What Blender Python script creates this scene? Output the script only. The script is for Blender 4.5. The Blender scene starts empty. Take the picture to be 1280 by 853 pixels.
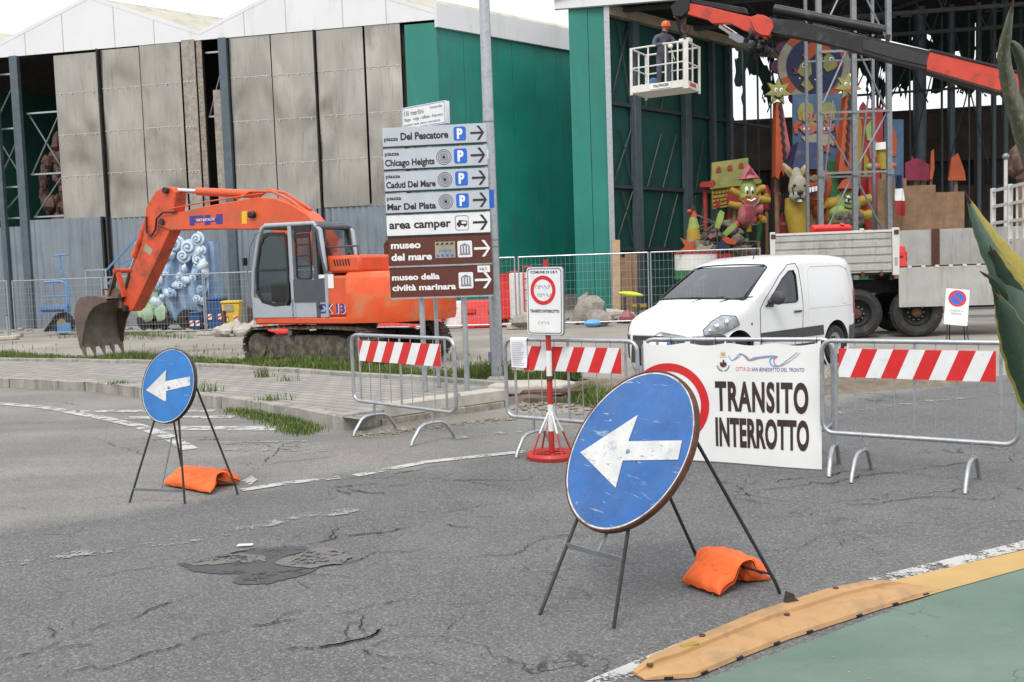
import bpy, bmesh, math, random
import numpy as np
from mathutils import Vector, Matrix, Euler
random.seed(7); rng = np.random.default_rng(7)
S = bpy.context.scene
COL = S.collection
rad = math.radians
# ---------------------------------------------------------------- camera
EYE = 1.72; PITCH = rad(4.0); ROLL = rad(1.95); FPX = 1200.0
_f = Vector((0, math.cos(PITCH), -math.sin(PITCH))); _u = Vector((0, math.sin(PITCH), math.cos(PITCH))); _r = Vector((1, 0, 0))
RT = _r*math.cos(ROLL) - _u*math.sin(ROLL); UP = _u*math.cos(ROLL) + _r*math.sin(ROLL)
cam = bpy.data.cameras.new('camera'); camo = bpy.data.objects.new('camera', cam); COL.objects.link(camo)
cam.sensor_width = 36; cam.lens = FPX/1280*36; cam.clip_end = 3000; cam.clip_start = .05
mw = Matrix((RT, UP, -_f)).transposed().to_4x4(); mw.translation = (0, 0, EYE); camo.matrix_world = mw
S.camera = camo
# ---------------------------------------------------------------- sky, sun, exposure
SUN_EL, SUN_AZ = rad(52), rad(200)
w = bpy.data.worlds.new('World'); S.world = w; w.use_nodes = True
nt = w.node_tree; nt.nodes.clear()
N = nt.nodes.new; L = nt.links.new
out = N('ShaderNodeOutputWorld'); bg = N('ShaderNodeBackground'); sky = N('ShaderNodeTexSky')
sky.sky_type = 'NISHITA'; sky.sun_disc = False; sky.sun_elevation = SUN_EL; sky.sun_rotation = SUN_AZ; sky.dust_density = 3
tc = N('ShaderNodeTexCoord'); cn = N('ShaderNodeTexNoise'); cn.inputs['Scale'].default_value = 2.2; cn.inputs['Detail'].default_value = 5
cr = N('ShaderNodeValToRGB'); cr.color_ramp.elements[0].position = .3; cr.color_ramp.elements[1].position = .7
cr.color_ramp.elements[0].color = (7.6, 7.9, 8.3, 1); cr.color_ramp.elements[1].color = (10.5, 10.5, 10.6, 1)
mx = N('ShaderNodeMix'); mx.data_type = 'RGBA'; mx.inputs['Factor'].default_value = .9
L(tc.outputs['Generated'], cn.inputs['Vector']); L(cn.outputs['Fac'], cr.inputs['Fac'])
sx = N('ShaderNodeSeparateXYZ'); L(tc.outputs['Generated'], sx.inputs[0]); el = N('ShaderNodeMapRange'); el.inputs['To Min'].default_value = .84; el.inputs['To Max'].default_value = 1.5
L(sx.outputs['Z'], el.inputs['Value']); ov = N('ShaderNodeVectorMath'); ov.operation = 'SCALE'; L(cr.outputs['Color'], ov.inputs[0]); L(el.outputs[0], ov.inputs['Scale'])   # overcast: brighter overhead than at the horizon
L(sky.outputs['Color'], mx.inputs['A']); L(ov.outputs[0], mx.inputs['B']); L(mx.outputs['Result'], bg.inputs['Color'])
bg.inputs['Strength'].default_value = .1; L(bg.outputs[0], out.inputs[0])
sl = bpy.data.lights.new('sun', 'SUN'); sl.energy = 1.5; sl.angle = rad(20); sl.color = (1, .97, .92)
so = bpy.data.objects.new('sun', sl); COL.objects.link(so)
sd = Vector((math.sin(SUN_AZ)*math.cos(SUN_EL), math.cos(SUN_AZ)*math.cos(SUN_EL), math.sin(SUN_EL)))
so.rotation_euler = sd.to_track_quat('Z', 'Y').to_euler()
S.view_settings.view_transform = 'Standard'; S.view_settings.look = 'None'; S.view_settings.exposure = .43; S.view_settings.gamma = 1
S.view_settings.use_curve_mapping = False
S.cycles.max_bounces = 6; S.cycles.transparent_max_bounces = 12
# ---------------------------------------------------------------- survey helpers: read a place off the photograph
def ray(x, y): return _f*FPX + RT*(x-640) + UP*(426.5-y)
O3 = Vector((0, 0, EYE))
def g(x, y, z=0.0):
    d = ray(x, y); return O3 + d*((z-EYE)/d.z)
def at(x, y, Y):
    d = ray(x, y); return O3 + d*(Y/d.y)
def vp(x, y, A, B):                     # -> (distance along A->B, height) on the upright plane through A and B
    A = Vector((A[0], A[1], 0)); B = Vector((B[0], B[1], 0)); e = (B-A).normalized(); n = Vector((e.y, -e.x, 0))
    d = ray(x, y); p = O3 + d*(((A-O3).dot(n))/d.dot(n)); return ((p-A).dot(e), p.z)
# ---------------------------------------------------------------- mesh builder
def V(*a): return Vector(a)
def fr(o, x, y):
    x = Vector(x).normalized(); y = Vector(y); z = x.cross(y).normalized(); y = z.cross(x)
    m = Matrix((x, y, z)).transposed().to_4x4(); m.translation = Vector(o); return m
XZ = fr((0,0,0), (1,0,0), (0,0,1))       # drawing plane: x right, y up, normal -Y
class MB:
    def __init__(s): s.v = []; s.f = []; s.m = []; s.k = 0
    def mat(s, k): s.k = k; return s
    def add(s, vs, fs, M=None):
        o = len(s.v)
        s.v += [tuple(M @ Vector(p)) if M else tuple(p) for p in vs]
        for f in fs: s.f.append([i+o for i in f]); s.m.append(s.k)
        return s
    def box(s, c, d, rot=None, M=None):
        x, y, z = d[0]/2, d[1]/2, d[2]/2
        R = Matrix.Translation(Vector(c)) @ (rot.to_4x4() if rot is not None else Matrix.Identity(4))
        if M: R = M @ R
        return s.add([(-x,-y,-z),(x,-y,-z),(x,y,-z),(-x,y,-z),(-x,-y,z),(x,-y,z),(x,y,z),(-x,y,z)],
                     [(3,2,1,0),(4,5,6,7),(0,1,5,4),(1,2,6,5),(2,3,7,6),(3,0,4,7)], R)
    def rbar(s, a, b, wd, ht, up=(0,0,1)):
        a = Vector(a); b = Vector(b); d = (b-a); l = d.length; d.normalize(); up = Vector(up)
        if abs(d.dot(up)) > .98: up = Vector((0,1,0))
        sd_ = d.cross(up).normalized(); u2 = sd_.cross(d)
        R = Matrix((d, sd_, u2)).transposed()
        return s.box((a+b)/2, (l, wd, ht), R)
    def tube(s, pts, r, n=8, closed=False, cap=True):
        P = [Vector(p) for p in pts]; k = len(P); rs = r if isinstance(r, (list, tuple)) else [r]*k
        tang = []
        for i in range(k):
            a = P[i-1] if (i or closed) else P[i]; b = P[(i+1) % k] if (i < k-1 or closed) else P[i]
            tang.append((b-a).normalized())
        u = tang[0].orthogonal().normalized(); vs = []
        for i in range(k):
            t = tang[i]; u = (u - t*u.dot(t)).normalized(); q = t.cross(u)
            sc = 1.0
            if 0 < i < k-1:
                c = (P[i]-P[i-1]).normalized().dot(t); sc = 1/max(c, .6)
            for j in range(n):
                th = 2*math.pi*j/n; vs.append(P[i] + (u*math.cos(th)+q*math.sin(th))*rs[i]*(1+(sc-1)*.5))
        fs = []
        for i in range(k if closed else k-1):
            for j in range(n):
                a = i*n+j; b = i*n+(j+1) % n; i2 = (i+1) % k
                fs.append((a, b, i2*n+(j+1) % n, i2*n+j))
        if cap and not closed: fs += [tuple(range(n))[::-1], tuple((k-1)*n+j for j in range(n))]
        return s.add(vs, fs)
    def bar(s, a, b, r, n=8): return s.tube([a, b], r, n)
    def prism(s, poly, d, M=None, z0=0.0):
        n = len(poly)
        area = sum(poly[i][0]*poly[(i+1)%n][1]-poly[(i+1)%n][0]*poly[i][1] for i in range(n))
        if area < 0: poly = poly[::-1]
        vs = [(p[0],p[1],z0) for p in poly]+[(p[0],p[1],z0+d) for p in poly]
        fs = [tuple(range(n))[::-1], tuple(range(n,2*n))]+[(i,(i+1)%n,(i+1)%n+n,i+n) for i in range(n)]
        return s.add(vs, fs, M)
    def face(s, poly, M=None, z=0.0):
        return s.add([(p[0],p[1],p[2] if len(p) > 2 else z) for p in poly], [tuple(range(len(poly)))], M)
    def lathe(s, prof, M=None, n=24, a0=0, a1=2*math.pi):
        full = abs(a1-a0-2*math.pi) < 1e-6; k = n if full else n+1; vs = []; fs = []
        for (r, z) in prof:
            for j in range(k):
                t = a0+(a1-a0)*j/n; vs.append((r*math.cos(t), r*math.sin(t), z))
        for i in range(len(prof)-1):
            for j in range(n):
                b = (j+1) % k; fs.append((i*k+j, i*k+b, (i+1)*k+b, (i+1)*k+j))
        return s.add(vs, fs, M)
    def ring(s, r0, r1, d, M=None, n=48, z0=0.0): return s.lathe([(r0,z0),(r1,z0),(r1,z0+d),(r0,z0+d),(r0,z0)], M, n)
    def disc(s, r, d, M=None, n=48, z0=0.0): return s.prism([(r*math.cos(2*math.pi*i/n), r*math.sin(2*math.pi*i/n)) for i in range(n)], d, M, z0)
    def ball(s, c, r, n=16, m=10, M=None):
        if not isinstance(r, (tuple, list)): r = (r,r,r)
        T = Matrix.Translation(Vector(c)) @ Matrix.Diagonal((*r,1))
        if M: T = M @ T
        return s.lathe([(math.sin(math.pi*i/m), -math.cos(math.pi*i/m)) for i in range(m+1)], T, n)
    def grid(s, fn, nu, nv, M=None):
        vs = [fn(i/nu, j/nv) for i in range(nu+1) for j in range(nv+1)]
        fs = [(i*(nv+1)+j, (i+1)*(nv+1)+j, (i+1)*(nv+1)+j+1, i*(nv+1)+j+1) for i in range(nu) for j in range(nv)]
        return s.add(vs, fs, M)
    def text(s, body, x, y, h, wd=None, bold=.0, M=None, z=0.0, align='l', ital=0.0, sp=1.0):
        vs, fs = glyphs(body, bold, sp)
        if not vs: return s
        x0 = min(v[0] for v in vs); x1 = max(v[0] for v in vs)
        sy = h/CAP; sx = wd/(x1-x0) if wd else sy; W_ = (x1-x0)*sx
        ox = x - (W_/2 if align == 'c' else W_ if align == 'r' else 0)
        return s.add([((v[0]-x0)*sx+ox+ital*v[1]*sy, v[1]*sy+y, z) for v in vs], fs, M)
    def build(s, name, mats, parent=None, bevel=0, smooth=35, seg=1):
        me = bpy.data.meshes.new(name); me.from_pydata(s.v, [], s.f)
        for m in (mats if isinstance(mats, (list, tuple)) else [mats]): me.materials.append(m)
        me.polygons.foreach_set('material_index', s.m)
        if smooth:
            me.polygons.foreach_set('use_smooth', [True]*len(s.f)); me.set_sharp_from_angle(angle=rad(smooth))
        me.update()
        o = bpy.data.objects.new(name, me); COL.objects.link(o)
        if parent: o.parent = parent
        if bevel:
            b = o.modifiers.new('bevel', 'BEVEL'); b.width = bevel; b.segments = seg; b.limit_method = 'ANGLE'; b.angle_limit = rad(40)
        return o
_gl = {}
def glyphs(body, bold, sp=1.0):
    k = (body, bold, sp)
    if k not in _gl:
        c = bpy.data.curves.new('t', 'FONT'); c.body = body; c.size = 1; c.offset = bold; c.space_character = sp; c.resolution_u = 4
        o = bpy.data.objects.new('t', c); me = bpy.data.meshes.new_from_object(o)
        _gl[k] = ([tuple(v.co) for v in me.vertices], [tuple(p.vertices) for p in me.polygons])
        bpy.data.objects.remove(o); bpy.data.meshes.remove(me); bpy.data.curves.remove(c)
    return _gl[k]
CAP = max(v[1] for v in glyphs('H', 0)[0])
def tag(o, label, cat, group=None, kind=None):
    o['label'] = label; o['category'] = cat
    if group: o['group'] = group
    if kind: o['kind'] = kind
    return o
def thing(name, label, cat, loc=(0,0,0), rz=0, group=None):
    o = bpy.data.objects.new(name, None); COL.objects.link(o); o.empty_display_size = .2
    o.location = loc; o.rotation_euler = (0,0,rz); return tag(o, label, cat, group)
def struct(name, mb, mat_, label=None, **k):
    o = mb.build(name, mat_, **k); o['kind'] = 'structure'
    if label: o['label'] = label
    return o
def stuff(name, mb, mat_, label, cat, **k):
    o = mb.build(name, mat_, **k); return tag(o, label, cat, kind='stuff')
def copy_tree(o, parent=None):
    c = o.copy(); COL.objects.link(c)
    if parent: c.parent = parent
    for ch in list(o.children): copy_tree(ch, c)
    return c
def rrect(w_, h_, r, n=5, cx=0, cy=0):
    p = []
    for (x, y, a) in ((w_/2-r, h_/2-r, 0), (-w_/2+r, h_/2-r, 90), (-w_/2+r, -h_/2+r, 180), (w_/2-r, -h_/2+r, 270)):
        for i in range(n+1):
            t = rad(a+90*i/n); p.append((cx+x+r*math.cos(t), cy+y+r*math.sin(t)))
    return p
def arcpts(cx, cy, r, a0, a1, n): return [(cx+r*math.cos(rad(a0+(a1-a0)*i/n)), cy+r*math.sin(rad(a0+(a1-a0)*i/n))) for i in range(n+1)]
# ---------------------------------------------------------------- materials
class NT:
    def __init__(s, m): s.t = m.node_tree; s.b = s.t.nodes['Principled BSDF']; s.o = s.t.nodes['Material Output']
    def n(s, kind, **k):
        x = s.t.nodes.new('ShaderNode'+kind)
        for a, b in k.items():
            if a.startswith('i_'): x.inputs[a[2:].replace('_', ' ')].default_value = b
            else: setattr(x, a, b)
        return x
    def l(s, a, b): s.t.links.new(a, b)
    def co(s, scale=(1,1,1), rz=0, loc=(0,0,0)):
        if not hasattr(s, 'tc'): s.tc = s.n('TexCoord')
        m = s.n('Mapping'); m.inputs['Scale'].default_value = scale; m.inputs['Rotation'].default_value = (0,0,rz); m.inputs['Location'].default_value = loc
        s.l(s.tc.outputs['Object'], m.inputs['Vector']); return m.outputs[0]
    def noise(s, scale, detail=4, rough=.55, vec=None, dist=0):
        x = s.n('TexNoise'); x.inputs['Scale'].default_value = scale; x.inputs['Detail'].default_value = detail
        x.inputs['Roughness'].default_value = rough; x.inputs['Distortion'].default_value = dist
        s.l(vec or s.co(), x.inputs['Vector']); return x.outputs['Fac']
    def ramp(s, fac, a, b, ca=(0,0,0,1), cb=(1,1,1,1)):
        x = s.n('ValToRGB'); e = x.color_ramp.elements; e[0].position = a; e[1].position = b; e[0].color = ca; e[1].color = cb
        s.l(fac, x.inputs['Fac']); return x.outputs['Color']
    def mix(s, fac, a, b, mode='MIX'):
        x = s.n('Mix', data_type='RGBA', blend_type=mode)
        for sock, v in (('Factor', fac), ('A', a), ('B', b)):
            if isinstance(v, (int, float)): x.inputs[sock].default_value = v
            elif isinstance(v, (tuple, list)): x.inputs[sock].default_value = (*v[:3], 1)
            else: s.l(v, x.inputs[sock])
        return x.outputs['Result']
    def math(s, op, a, b=None):
        x = s.n('Math', operation=op)
        for i, v in enumerate((a, b)):
            if v is None: continue
            if isinstance(v, (int, float)): x.inputs[i].default_value = v
            else: s.l(v, x.inputs[i])
        return x.outputs[0]
    def bump(s, h, dist=.01, st=.5, prev=None):
        x = s.n('Bump'); x.inputs['Strength'].default_value = st; x.inputs['Distance'].default_value = dist
        s.l(h, x.inputs['Height'])
        if prev: s.l(prev, x.inputs['Normal'])
        return x.outputs[0]
    def setb(s, **k):
        for a, v in k.items():
            sock = s.b.inputs[a.replace('_', ' ')]
            if isinstance(v, (int, float)): sock.default_value = v
            elif isinstance(v, (tuple, list)): sock.default_value = (*v[:3], 1)
            else: s.l(v, sock)
def newmat(name):
    m = bpy.data.materials.new(name); m.use_nodes = True; return m, NT(m)
def mat(name, col, rough=.6, metal=0, var=.12, scale=5, bump=.15, bscale=60, dirt=None, dirt_amt=.5, dscale=3, streak=False, spec=.5):
    """plain weathered surface: tone drift, dirt patches, uneven gloss, fine relief"""
    m, t = newmat(name)
    n1 = t.noise(scale, 5); c = t.mix(t.ramp(n1, .3, .7), tuple(x*(1-var) for x in col), tuple(min(1, x*(1+var)) for x in col))
    if dirt:
        v = t.co((1,1,.12) if streak else (1,1,1)); n2 = t.noise(dscale*(3 if streak else 1), 7, .65, v)
        c = t.mix(t.ramp(n2, .72-.4*dirt_amt, .95-.35*dirt_amt), c, dirt)
    rr = t.ramp(t.noise(scale*2.3, 3), .2, .8, (max(rough-.12, .03),)*3+(1,), (min(rough+.12, 1),)*3+(1,))
    t.setb(Base_Color=c, Roughness=rr, Metallic=metal); t.b.inputs['Specular IOR Level'].default_value = spec
    if bump: t.setb(Normal=t.bump(t.noise(bscale, 4), .004, bump))
    return m
def srgb(r, g_, b):
    f = lambda c: ((c/255+.055)/1.055)**2.4 if c > 10 else c/255/12.92
    return (f(r), f(g_), f(b))
def glassmat(name, tint, refl=.05):
    m, t = newmat(name); t.t.nodes.remove(t.b)
    tr = t.n('BsdfTransparent'); tr.inputs[0].default_value = (*tint, 1)
    gl = t.n('BsdfGlossy'); gl.inputs['Roughness'].default_value = .03; gl.inputs[0].default_value = (.9,.95,1,1)
    fz = t.n('LayerWeight'); f2 = t.math('ADD', t.math('MULTIPLY', t.math('POWER', fz.outputs['Facing'], 4), .7), refl); mxs = t.n('MixShader'); t.l(f2, mxs.inputs[0]); t.l(tr.outputs[0], mxs.inputs[1]); t.l(gl.outputs[0], mxs.inputs[2])
    t.l(mxs.outputs[0], t.o.inputs[0]); return m
M = {}
RUST = (.09, .035, .018)
def defm(k, *a, **b): M[k] = mat(k, *a, **b)
defm('galv', (.42,.44,.46), .38, .75, .12, 14, .1, 90, dirt=(.25,.26,.27), dirt_amt=.45, dscale=9)
defm('galv_dark', (.22,.24,.26), .45, .6, .15, 10, .1, 80, dirt=(.13,.12,.11), dirt_amt=.4)
defm('dark_steel', (.035,.035,.038), .5, .4, .2, 18, .15, 90, dirt=RUST, dirt_amt=.35, dscale=14)
defm('rusty', RUST, .85, 0, .4, 20, .4, 70, dirt=(.05,.022,.014), dirt_amt=.6, dscale=12)
defm('white_paint', (.72,.72,.71), .42, 0, .04, 6, .06, 60, dirt=(.5,.49,.46), dirt_amt=.3, dscale=5)
defm('sign_white', (.70,.71,.72), .45, 0, .05, 9, .05, 60, dirt=(.45,.44,.42), dirt_amt=.34, dscale=13)
defm('sign_grey', (.45,.48,.53), .4, 0, .05, 5, .05, 40, dirt=(.38,.40,.43), dirt_amt=.3)
defm('sign_brown', (.095,.024,.013), .45, 0, .1, 6, .05, 50)
defm('sign_back', (.25,.26,.27), .5, .5)
defm('black', (.012,.012,.014), .5, 0, .2, 10, .05)
defm('letter_dark', (.018,.014,.018), .5, 0, .1, 10, 0)
defm('letter_brown', (.035,.018,.018), .55, 0, .2, 30, 0)
defm('letter_white', (.74,.74,.73), .45, 0, .05, 10, 0)
defm('letter_grey', (.2,.2,.24), .6, 0, .1, 10, 0)
defm('p_blue', (.012,.12,.52), .38, 0, .08, 6, .05)
defm('red', (.58,.018,.02), .4, 0, .08, 8, .05, dirt=(.35,.03,.03), dirt_amt=.25, dscale=9)
defm('red_worn', (.42,.02,.016), .5, 0, .15, 12, .15, dirt=(.16,.05,.03), dirt_amt=.5, dscale=16)
defm('orange_bag', (.80,.13,.02), .7, 0, .14, 7, .5, 25, dirt=(.5,.10,.03), dirt_amt=.35, dscale=9)
defm('excavator_orange', (.60,.085,.025), .45, 0, .14, 2.5, .12, 30, dirt=(.30,.11,.06), dirt_amt=.50, dscale=2.8)
defm('stick_orange', (.58,.07,.018), .45, 0, .12, 2.5, .1, 30, dirt=(.10,.04,.025), dirt_amt=.60, dscale=2.6)
defm('counterweight', (.70,.09,.018), .5, 0, .12, 2.5, .12, 30, dirt=(.42,.24,.12), dirt_amt=.5, dscale=2.6)
defm('cab_grey', (.33,.36,.40), .42, 0, .06, 4, .06, 40, dirt=(.22,.22,.21), dirt_amt=.3)
defm('cab_dark', (.06,.07,.08), .5, 0, .1, 5)
defm('track', (.065,.055,.047), .8, .2, .35, 9, .5, 30, dirt=(.22,.175,.135), dirt_amt=.65, dscale=6)
defm('bucket', (.14,.105,.085), .6, .35, .3, 4, .3, 30, dirt=(.15,.065,.04), dirt_amt=.55, dscale=2.6)
defm('bucket_in', (.17,.15,.13), .75, .1, .3, 4, .3, 30, dirt=(.20,.17,.14), dirt_amt=.5, dscale=5)
defm('chrome', (.8,.8,.82), .12, 1, .03, 5, 0)
defm('hose', (.015,.015,.016), .6)
defm('rubber', (.022,.021,.020), .85, 0, .3, 12, .4, 50, dirt=(.075,.06,.05), dirt_amt=.5, dscale=4)
defm('van_white', (.72,.73,.74), .14, 0, .015, 2, 0)
defm('plastic', (.045,.047,.05), .6, 0, .1, 10, .1)
defm('lamp_lens', (.40,.42,.45), .10, .6, .3, 14, .3)
defm('tail_red', (.35,.01,.015), .2)
defm('truck_alu', (.42,.415,.39), .45, .3, .12, 3, .1, 40, dirt=(.26,.23,.19), dirt_amt=.5, dscale=3, streak=True)
defm('truck_white', (.58,.57,.54), .5, 0, .08, 4, .1, dirt=(.30,.22,.15), dirt_amt=.42, dscale=4)
defm('chassis', (.02,.02,.02), .7, .2, .3, 6, .2, dirt=(.07,.055,.045), dirt_amt=.4)
defm('crane_red', (.55,.05,.025), .42, 0, .12, 2, .08, dirt=(.13,.035,.025), dirt_amt=.45, dscale=2.5)
defm('crane_black', (.017,.017,.019), .45, .3, .2, 3, .1, dirt=(.09,.085,.08), dirt_amt=.4)
defm('tent_white', (.66,.67,.68), .6, 0, .04, .5, .05, 8, dirt=(.52,.51,.47), dirt_amt=.4, dscale=.5, streak=True)
defm('tent_roof', (.42,.40,.33), .8, 0, .1, 1, .1, 8, dirt=(.22,.20,.13), dirt_amt=.6, dscale=1.2)
defm('blue_post', (.085,.115,.135), .5, .3, .15, 3, .1, dirt=(.13,.12,.11), dirt_amt=.4)
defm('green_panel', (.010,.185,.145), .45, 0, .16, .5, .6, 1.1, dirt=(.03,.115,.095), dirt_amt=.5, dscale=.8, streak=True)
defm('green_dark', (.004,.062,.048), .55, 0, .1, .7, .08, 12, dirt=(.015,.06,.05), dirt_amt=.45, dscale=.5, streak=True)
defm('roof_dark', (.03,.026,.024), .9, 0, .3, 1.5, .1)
defm('roof_skylight', (.32,.28,.20), .9, 0, .2, 2)
defm('rear_wall', (.055,.042,.033), .9, 0, .25, 1.2, .2, 10, dirt=(.03,.025,.022), dirt_amt=.5, dscale=.8)
defm('steel_dark', (.05,.055,.06), .6, .3, .2, 3)
defm('tarp', (.008,.03,.022), .85, 0, .3, 6, .3, 15)
defm('concrete', (.30,.27,.235), .9, 0, .2, 5, .6, 25, dirt=(.15,.125,.10), dirt_amt=.55, dscale=3.5)
defm('concrete_pale', (.42,.39,.34), .9, 0, .15, 6, .5, 25, dirt=(.25,.21,.17), dirt_amt=.45, dscale=5)
defm('rubble', (.26,.225,.185), .95, 0, .35, 9, .8, 20, dirt=(.12,.09,.065), dirt_amt=.5, dscale=6)
defm('wood', (.22,.13,.075), .8, 0, .25, 3, .3, 30, dirt=(.12,.07,.04), dirt_amt=.5, dscale=2, streak=True)
defm('wood_pale', (.42,.29,.18), .8, 0, .2, 3, .3, 30)
defm('wave_blue', (.27,.39,.56), .6, 0, .2, 3, .5, 12, dirt=(.40,.52,.66), dirt_amt=.5, dscale=3.5, streak=True)
defm('wave_pale', (.52,.62,.70), .6, 0, .15, 4, .4, 14, dirt=(.22,.36,.55), dirt_amt=.45, dscale=4)
defm('wave_green', (.30,.45,.30), .7, 0, .3, 3, .5, 12, dirt=(.50,.38,.22), dirt_amt=.5)
defm('paint_blue', (.10,.22,.42), .5, 0, .15, 6, .1, dirt=RUST, dirt_amt=.3)
defm('bin_blue', (.02,.07,.20), .5); defm('bin_yellow', (.72,.48,.02), .45, dirt=(.5,.33,.05), dirt_amt=.3)
defm('barrier_red', (.62,.022,.018), .45, 0, .1, 3, .08, dirt=(.35,.03,.02), dirt_amt=.35)
defm('barrier_white', (.66,.65,.62), .5, 0, .1, 3, dirt=(.42,.37,.33), dirt_amt=.4)
defm('skin', (.42,.22,.15), .5, 0, .08, 20, .05)
defm('galv_mid', (.24,.255,.27), .45, .6, .12, 10, .1, 80, dirt=(.14,.14,.14), dirt_amt=.45)
defm('seat_grey', (.16,.165,.18), .9)
defm('overall', (.075,.082,.115), .85, 0, .2, 8, .3, 40); defm('jean', (.05,.13,.25), .85)
defm('shoe', (.02,.018,.016), .7); defm('helmet', (.85,.10,.015), .3); defm('glove', (.5,.42,.34), .8)
defm('aerial_white', (.66,.65,.60), .45, 0, .08, 6, .08, dirt=(.40,.34,.25), dirt_amt=.4, dscale=7)
defm('banner', (.74,.74,.73), .55, 0, .03, 3, .08, 14, dirt=(.64,.63,.61), dirt_amt=.35, dscale=2.5)
defm('logo_blue', (.12,.36,.62), .5); defm('logo_red', (.62,.12,.16), .5); defm('logo_green', (.10,.25,.20), .6); defm('logo_gold', (.55,.42,.10), .5)
defm('fh_blue', (.035,.03,.25), .4); defm('label_yellow', (.75,.45,.02), .4)
defm('paper', (.72,.71,.76), .8, 0, .04, 12, .2, 12)
def mk_agave(name, c0, c1, scar, amt):
    m, t = newmat(name); at_ = t.n('Attribute', attribute_name='leaf'); sv = t.n('VectorMath', operation='MULTIPLY'); t.l(at_.outputs['Vector'], sv.inputs[0]); sv.inputs[1].default_value = (9, 1.1, 1)
    c = t.mix(t.ramp(t.noise(2.2, 5, .7, sv.outputs[0]), .32, .68), c0, c1)
    s2 = t.n('VectorMath', operation='MULTIPLY'); t.l(at_.outputs['Vector'], s2.inputs[0]); s2.inputs[1].default_value = (30, 2.5, 1)
    c = t.mix(t.math('MULTIPLY', t.ramp(t.noise(3, 4, .7, s2.outputs[0]), .55, .75), .45), c, tuple(x*.45 for x in c0))
    c = t.mix(t.ramp(t.noise(26, 6, .7), .76-amt*.3, .80-amt*.3), c, scar); c = t.mix(t.math('MULTIPLY', t.ramp(t.noise(70, 3), .62, .68), amt), c, tuple(min(1, x*1.8) for x in scar))
    t.setb(Base_Color=c, Roughness=t.ramp(t.noise(18, 4), .3, .7, (.38,)*3+(1,), (.62,)*3+(1,)), Normal=t.bump(t.noise(3, 3, .6, s2.outputs[0]), .004, .5)); return m
M['agave_green'] = mk_agave('agave_green', (.022,.052,.032), (.05,.09,.055), (.10,.075,.04), .35); M['agave_pale'] = mk_agave('agave_pale', (.10,.165,.135), (.17,.235,.19), (.10,.08,.05), .40)
M['agave_yellow'] = mk_agave('agave_yellow', (.36,.28,.045), (.50,.41,.085), (.14,.08,.03), .35); M['agave_old'] = mk_agave('agave_old', (.035,.05,.026), (.085,.095,.05), (.17,.11,.06), .75)
defm('f_orange', (0.375,0.0677,0.0181), .55, 0, .12, 3, dirt=(.4,.1,.04), dirt_amt=.3); defm('f_pink', (0.36,0.102,0.112), .6, 0, .22, 2.5, .35, 14, dirt=(.12,.10,.08), dirt_amt=.32, dscale=2.2); defm('f_magenta', (0.251,0.023,0.0627), .6, 0, .22, 2.5, .35, 14, dirt=(.12,.10,.08), dirt_amt=.32, dscale=2.2)
defm('f_yellow', (0.31,0.211,0.0181), .6, 0, .15, 3, dirt=(.4,.28,.05), dirt_amt=.3); defm('f_lime', (0.226,0.301,0.0726), .6, 0, .22, 2.5, .35, 14, dirt=(.12,.10,.08), dirt_amt=.32, dscale=2.2); defm('f_green', (0.0181,0.127,0.0379), .6, 0, .22, 2.5, .35, 14, dirt=(.12,.10,.08), dirt_amt=.32, dscale=2.2)
defm('f_navy', (0.00912,0.0181,0.0677), .6, 0, .22, 2.5, .35, 14, dirt=(.12,.10,.08), dirt_amt=.32, dscale=2.2); defm('f_sky', (0.0528,0.112,0.192), .6, 0, .22, 2.5, .35, 14, dirt=(.12,.10,.08), dirt_amt=.32, dscale=2.2); defm('f_red', (0.276,0.0156,0.0131), .55, 0, .22, 2.5, .35, 14, dirt=(.12,.10,.08), dirt_amt=.32, dscale=2.2); defm('f_cream', (0.291,0.276,0.202), .7, 0, .22, 2.5, .35, 14, dirt=(.12,.10,.08), dirt_amt=.32, dscale=2.2); defm('f_purple', (0.102,0.033,0.0824), .6, 0, .22, 2.5, .35, 14, dirt=(.12,.10,.08), dirt_amt=.32, dscale=2.2)
defm('f_flesh', (0.375,0.192,0.0528), .6, 0, .22, 2.5, .35, 14, dirt=(.12,.10,.08), dirt_amt=.32, dscale=2.2); defm('f_hair', (0.226,0.226,0.0627), .6, 0, .22, 2.5, .35, 14, dirt=(.12,.10,.08), dirt_amt=.32, dscale=2.2); defm('f_lime_bright', (.62,.85,.03), .5, 0, .22, 2.5, .35, 14, dirt=(.12,.10,.08), dirt_amt=.32, dscale=2.2)
defm('junk', (.10,.085,.07), .9, 0, .5, 5, .6, 14, dirt=(.22,.20,.17), dirt_amt=.5, dscale=4)
defm('bronze', (.11,.06,.045), .7, 0, .4, 3, .5, 12, dirt=(.28,.13,.10), dirt_amt=.45, dscale=2)
defm('rubber_yellow', (.41,.235,.10), .7, 0, .12, 6, .25, 60, dirt=(.20,.14,.085), dirt_amt=.6, dscale=5)
M['glass_dark'] = mat('glass_dark', (.012,.014,.017), .06, 0, .3, 2, 0)
M['glass_van'] = glassmat('glass_van', (.62,.68,.70), .09)
M['glass_cab'] = glassmat('glass_cab', (.42,.48,.48), .06)
M['glass_side'] = mat('glass_side', (.10,.125,.115), .08, 0, .3, 3, 0)
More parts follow.
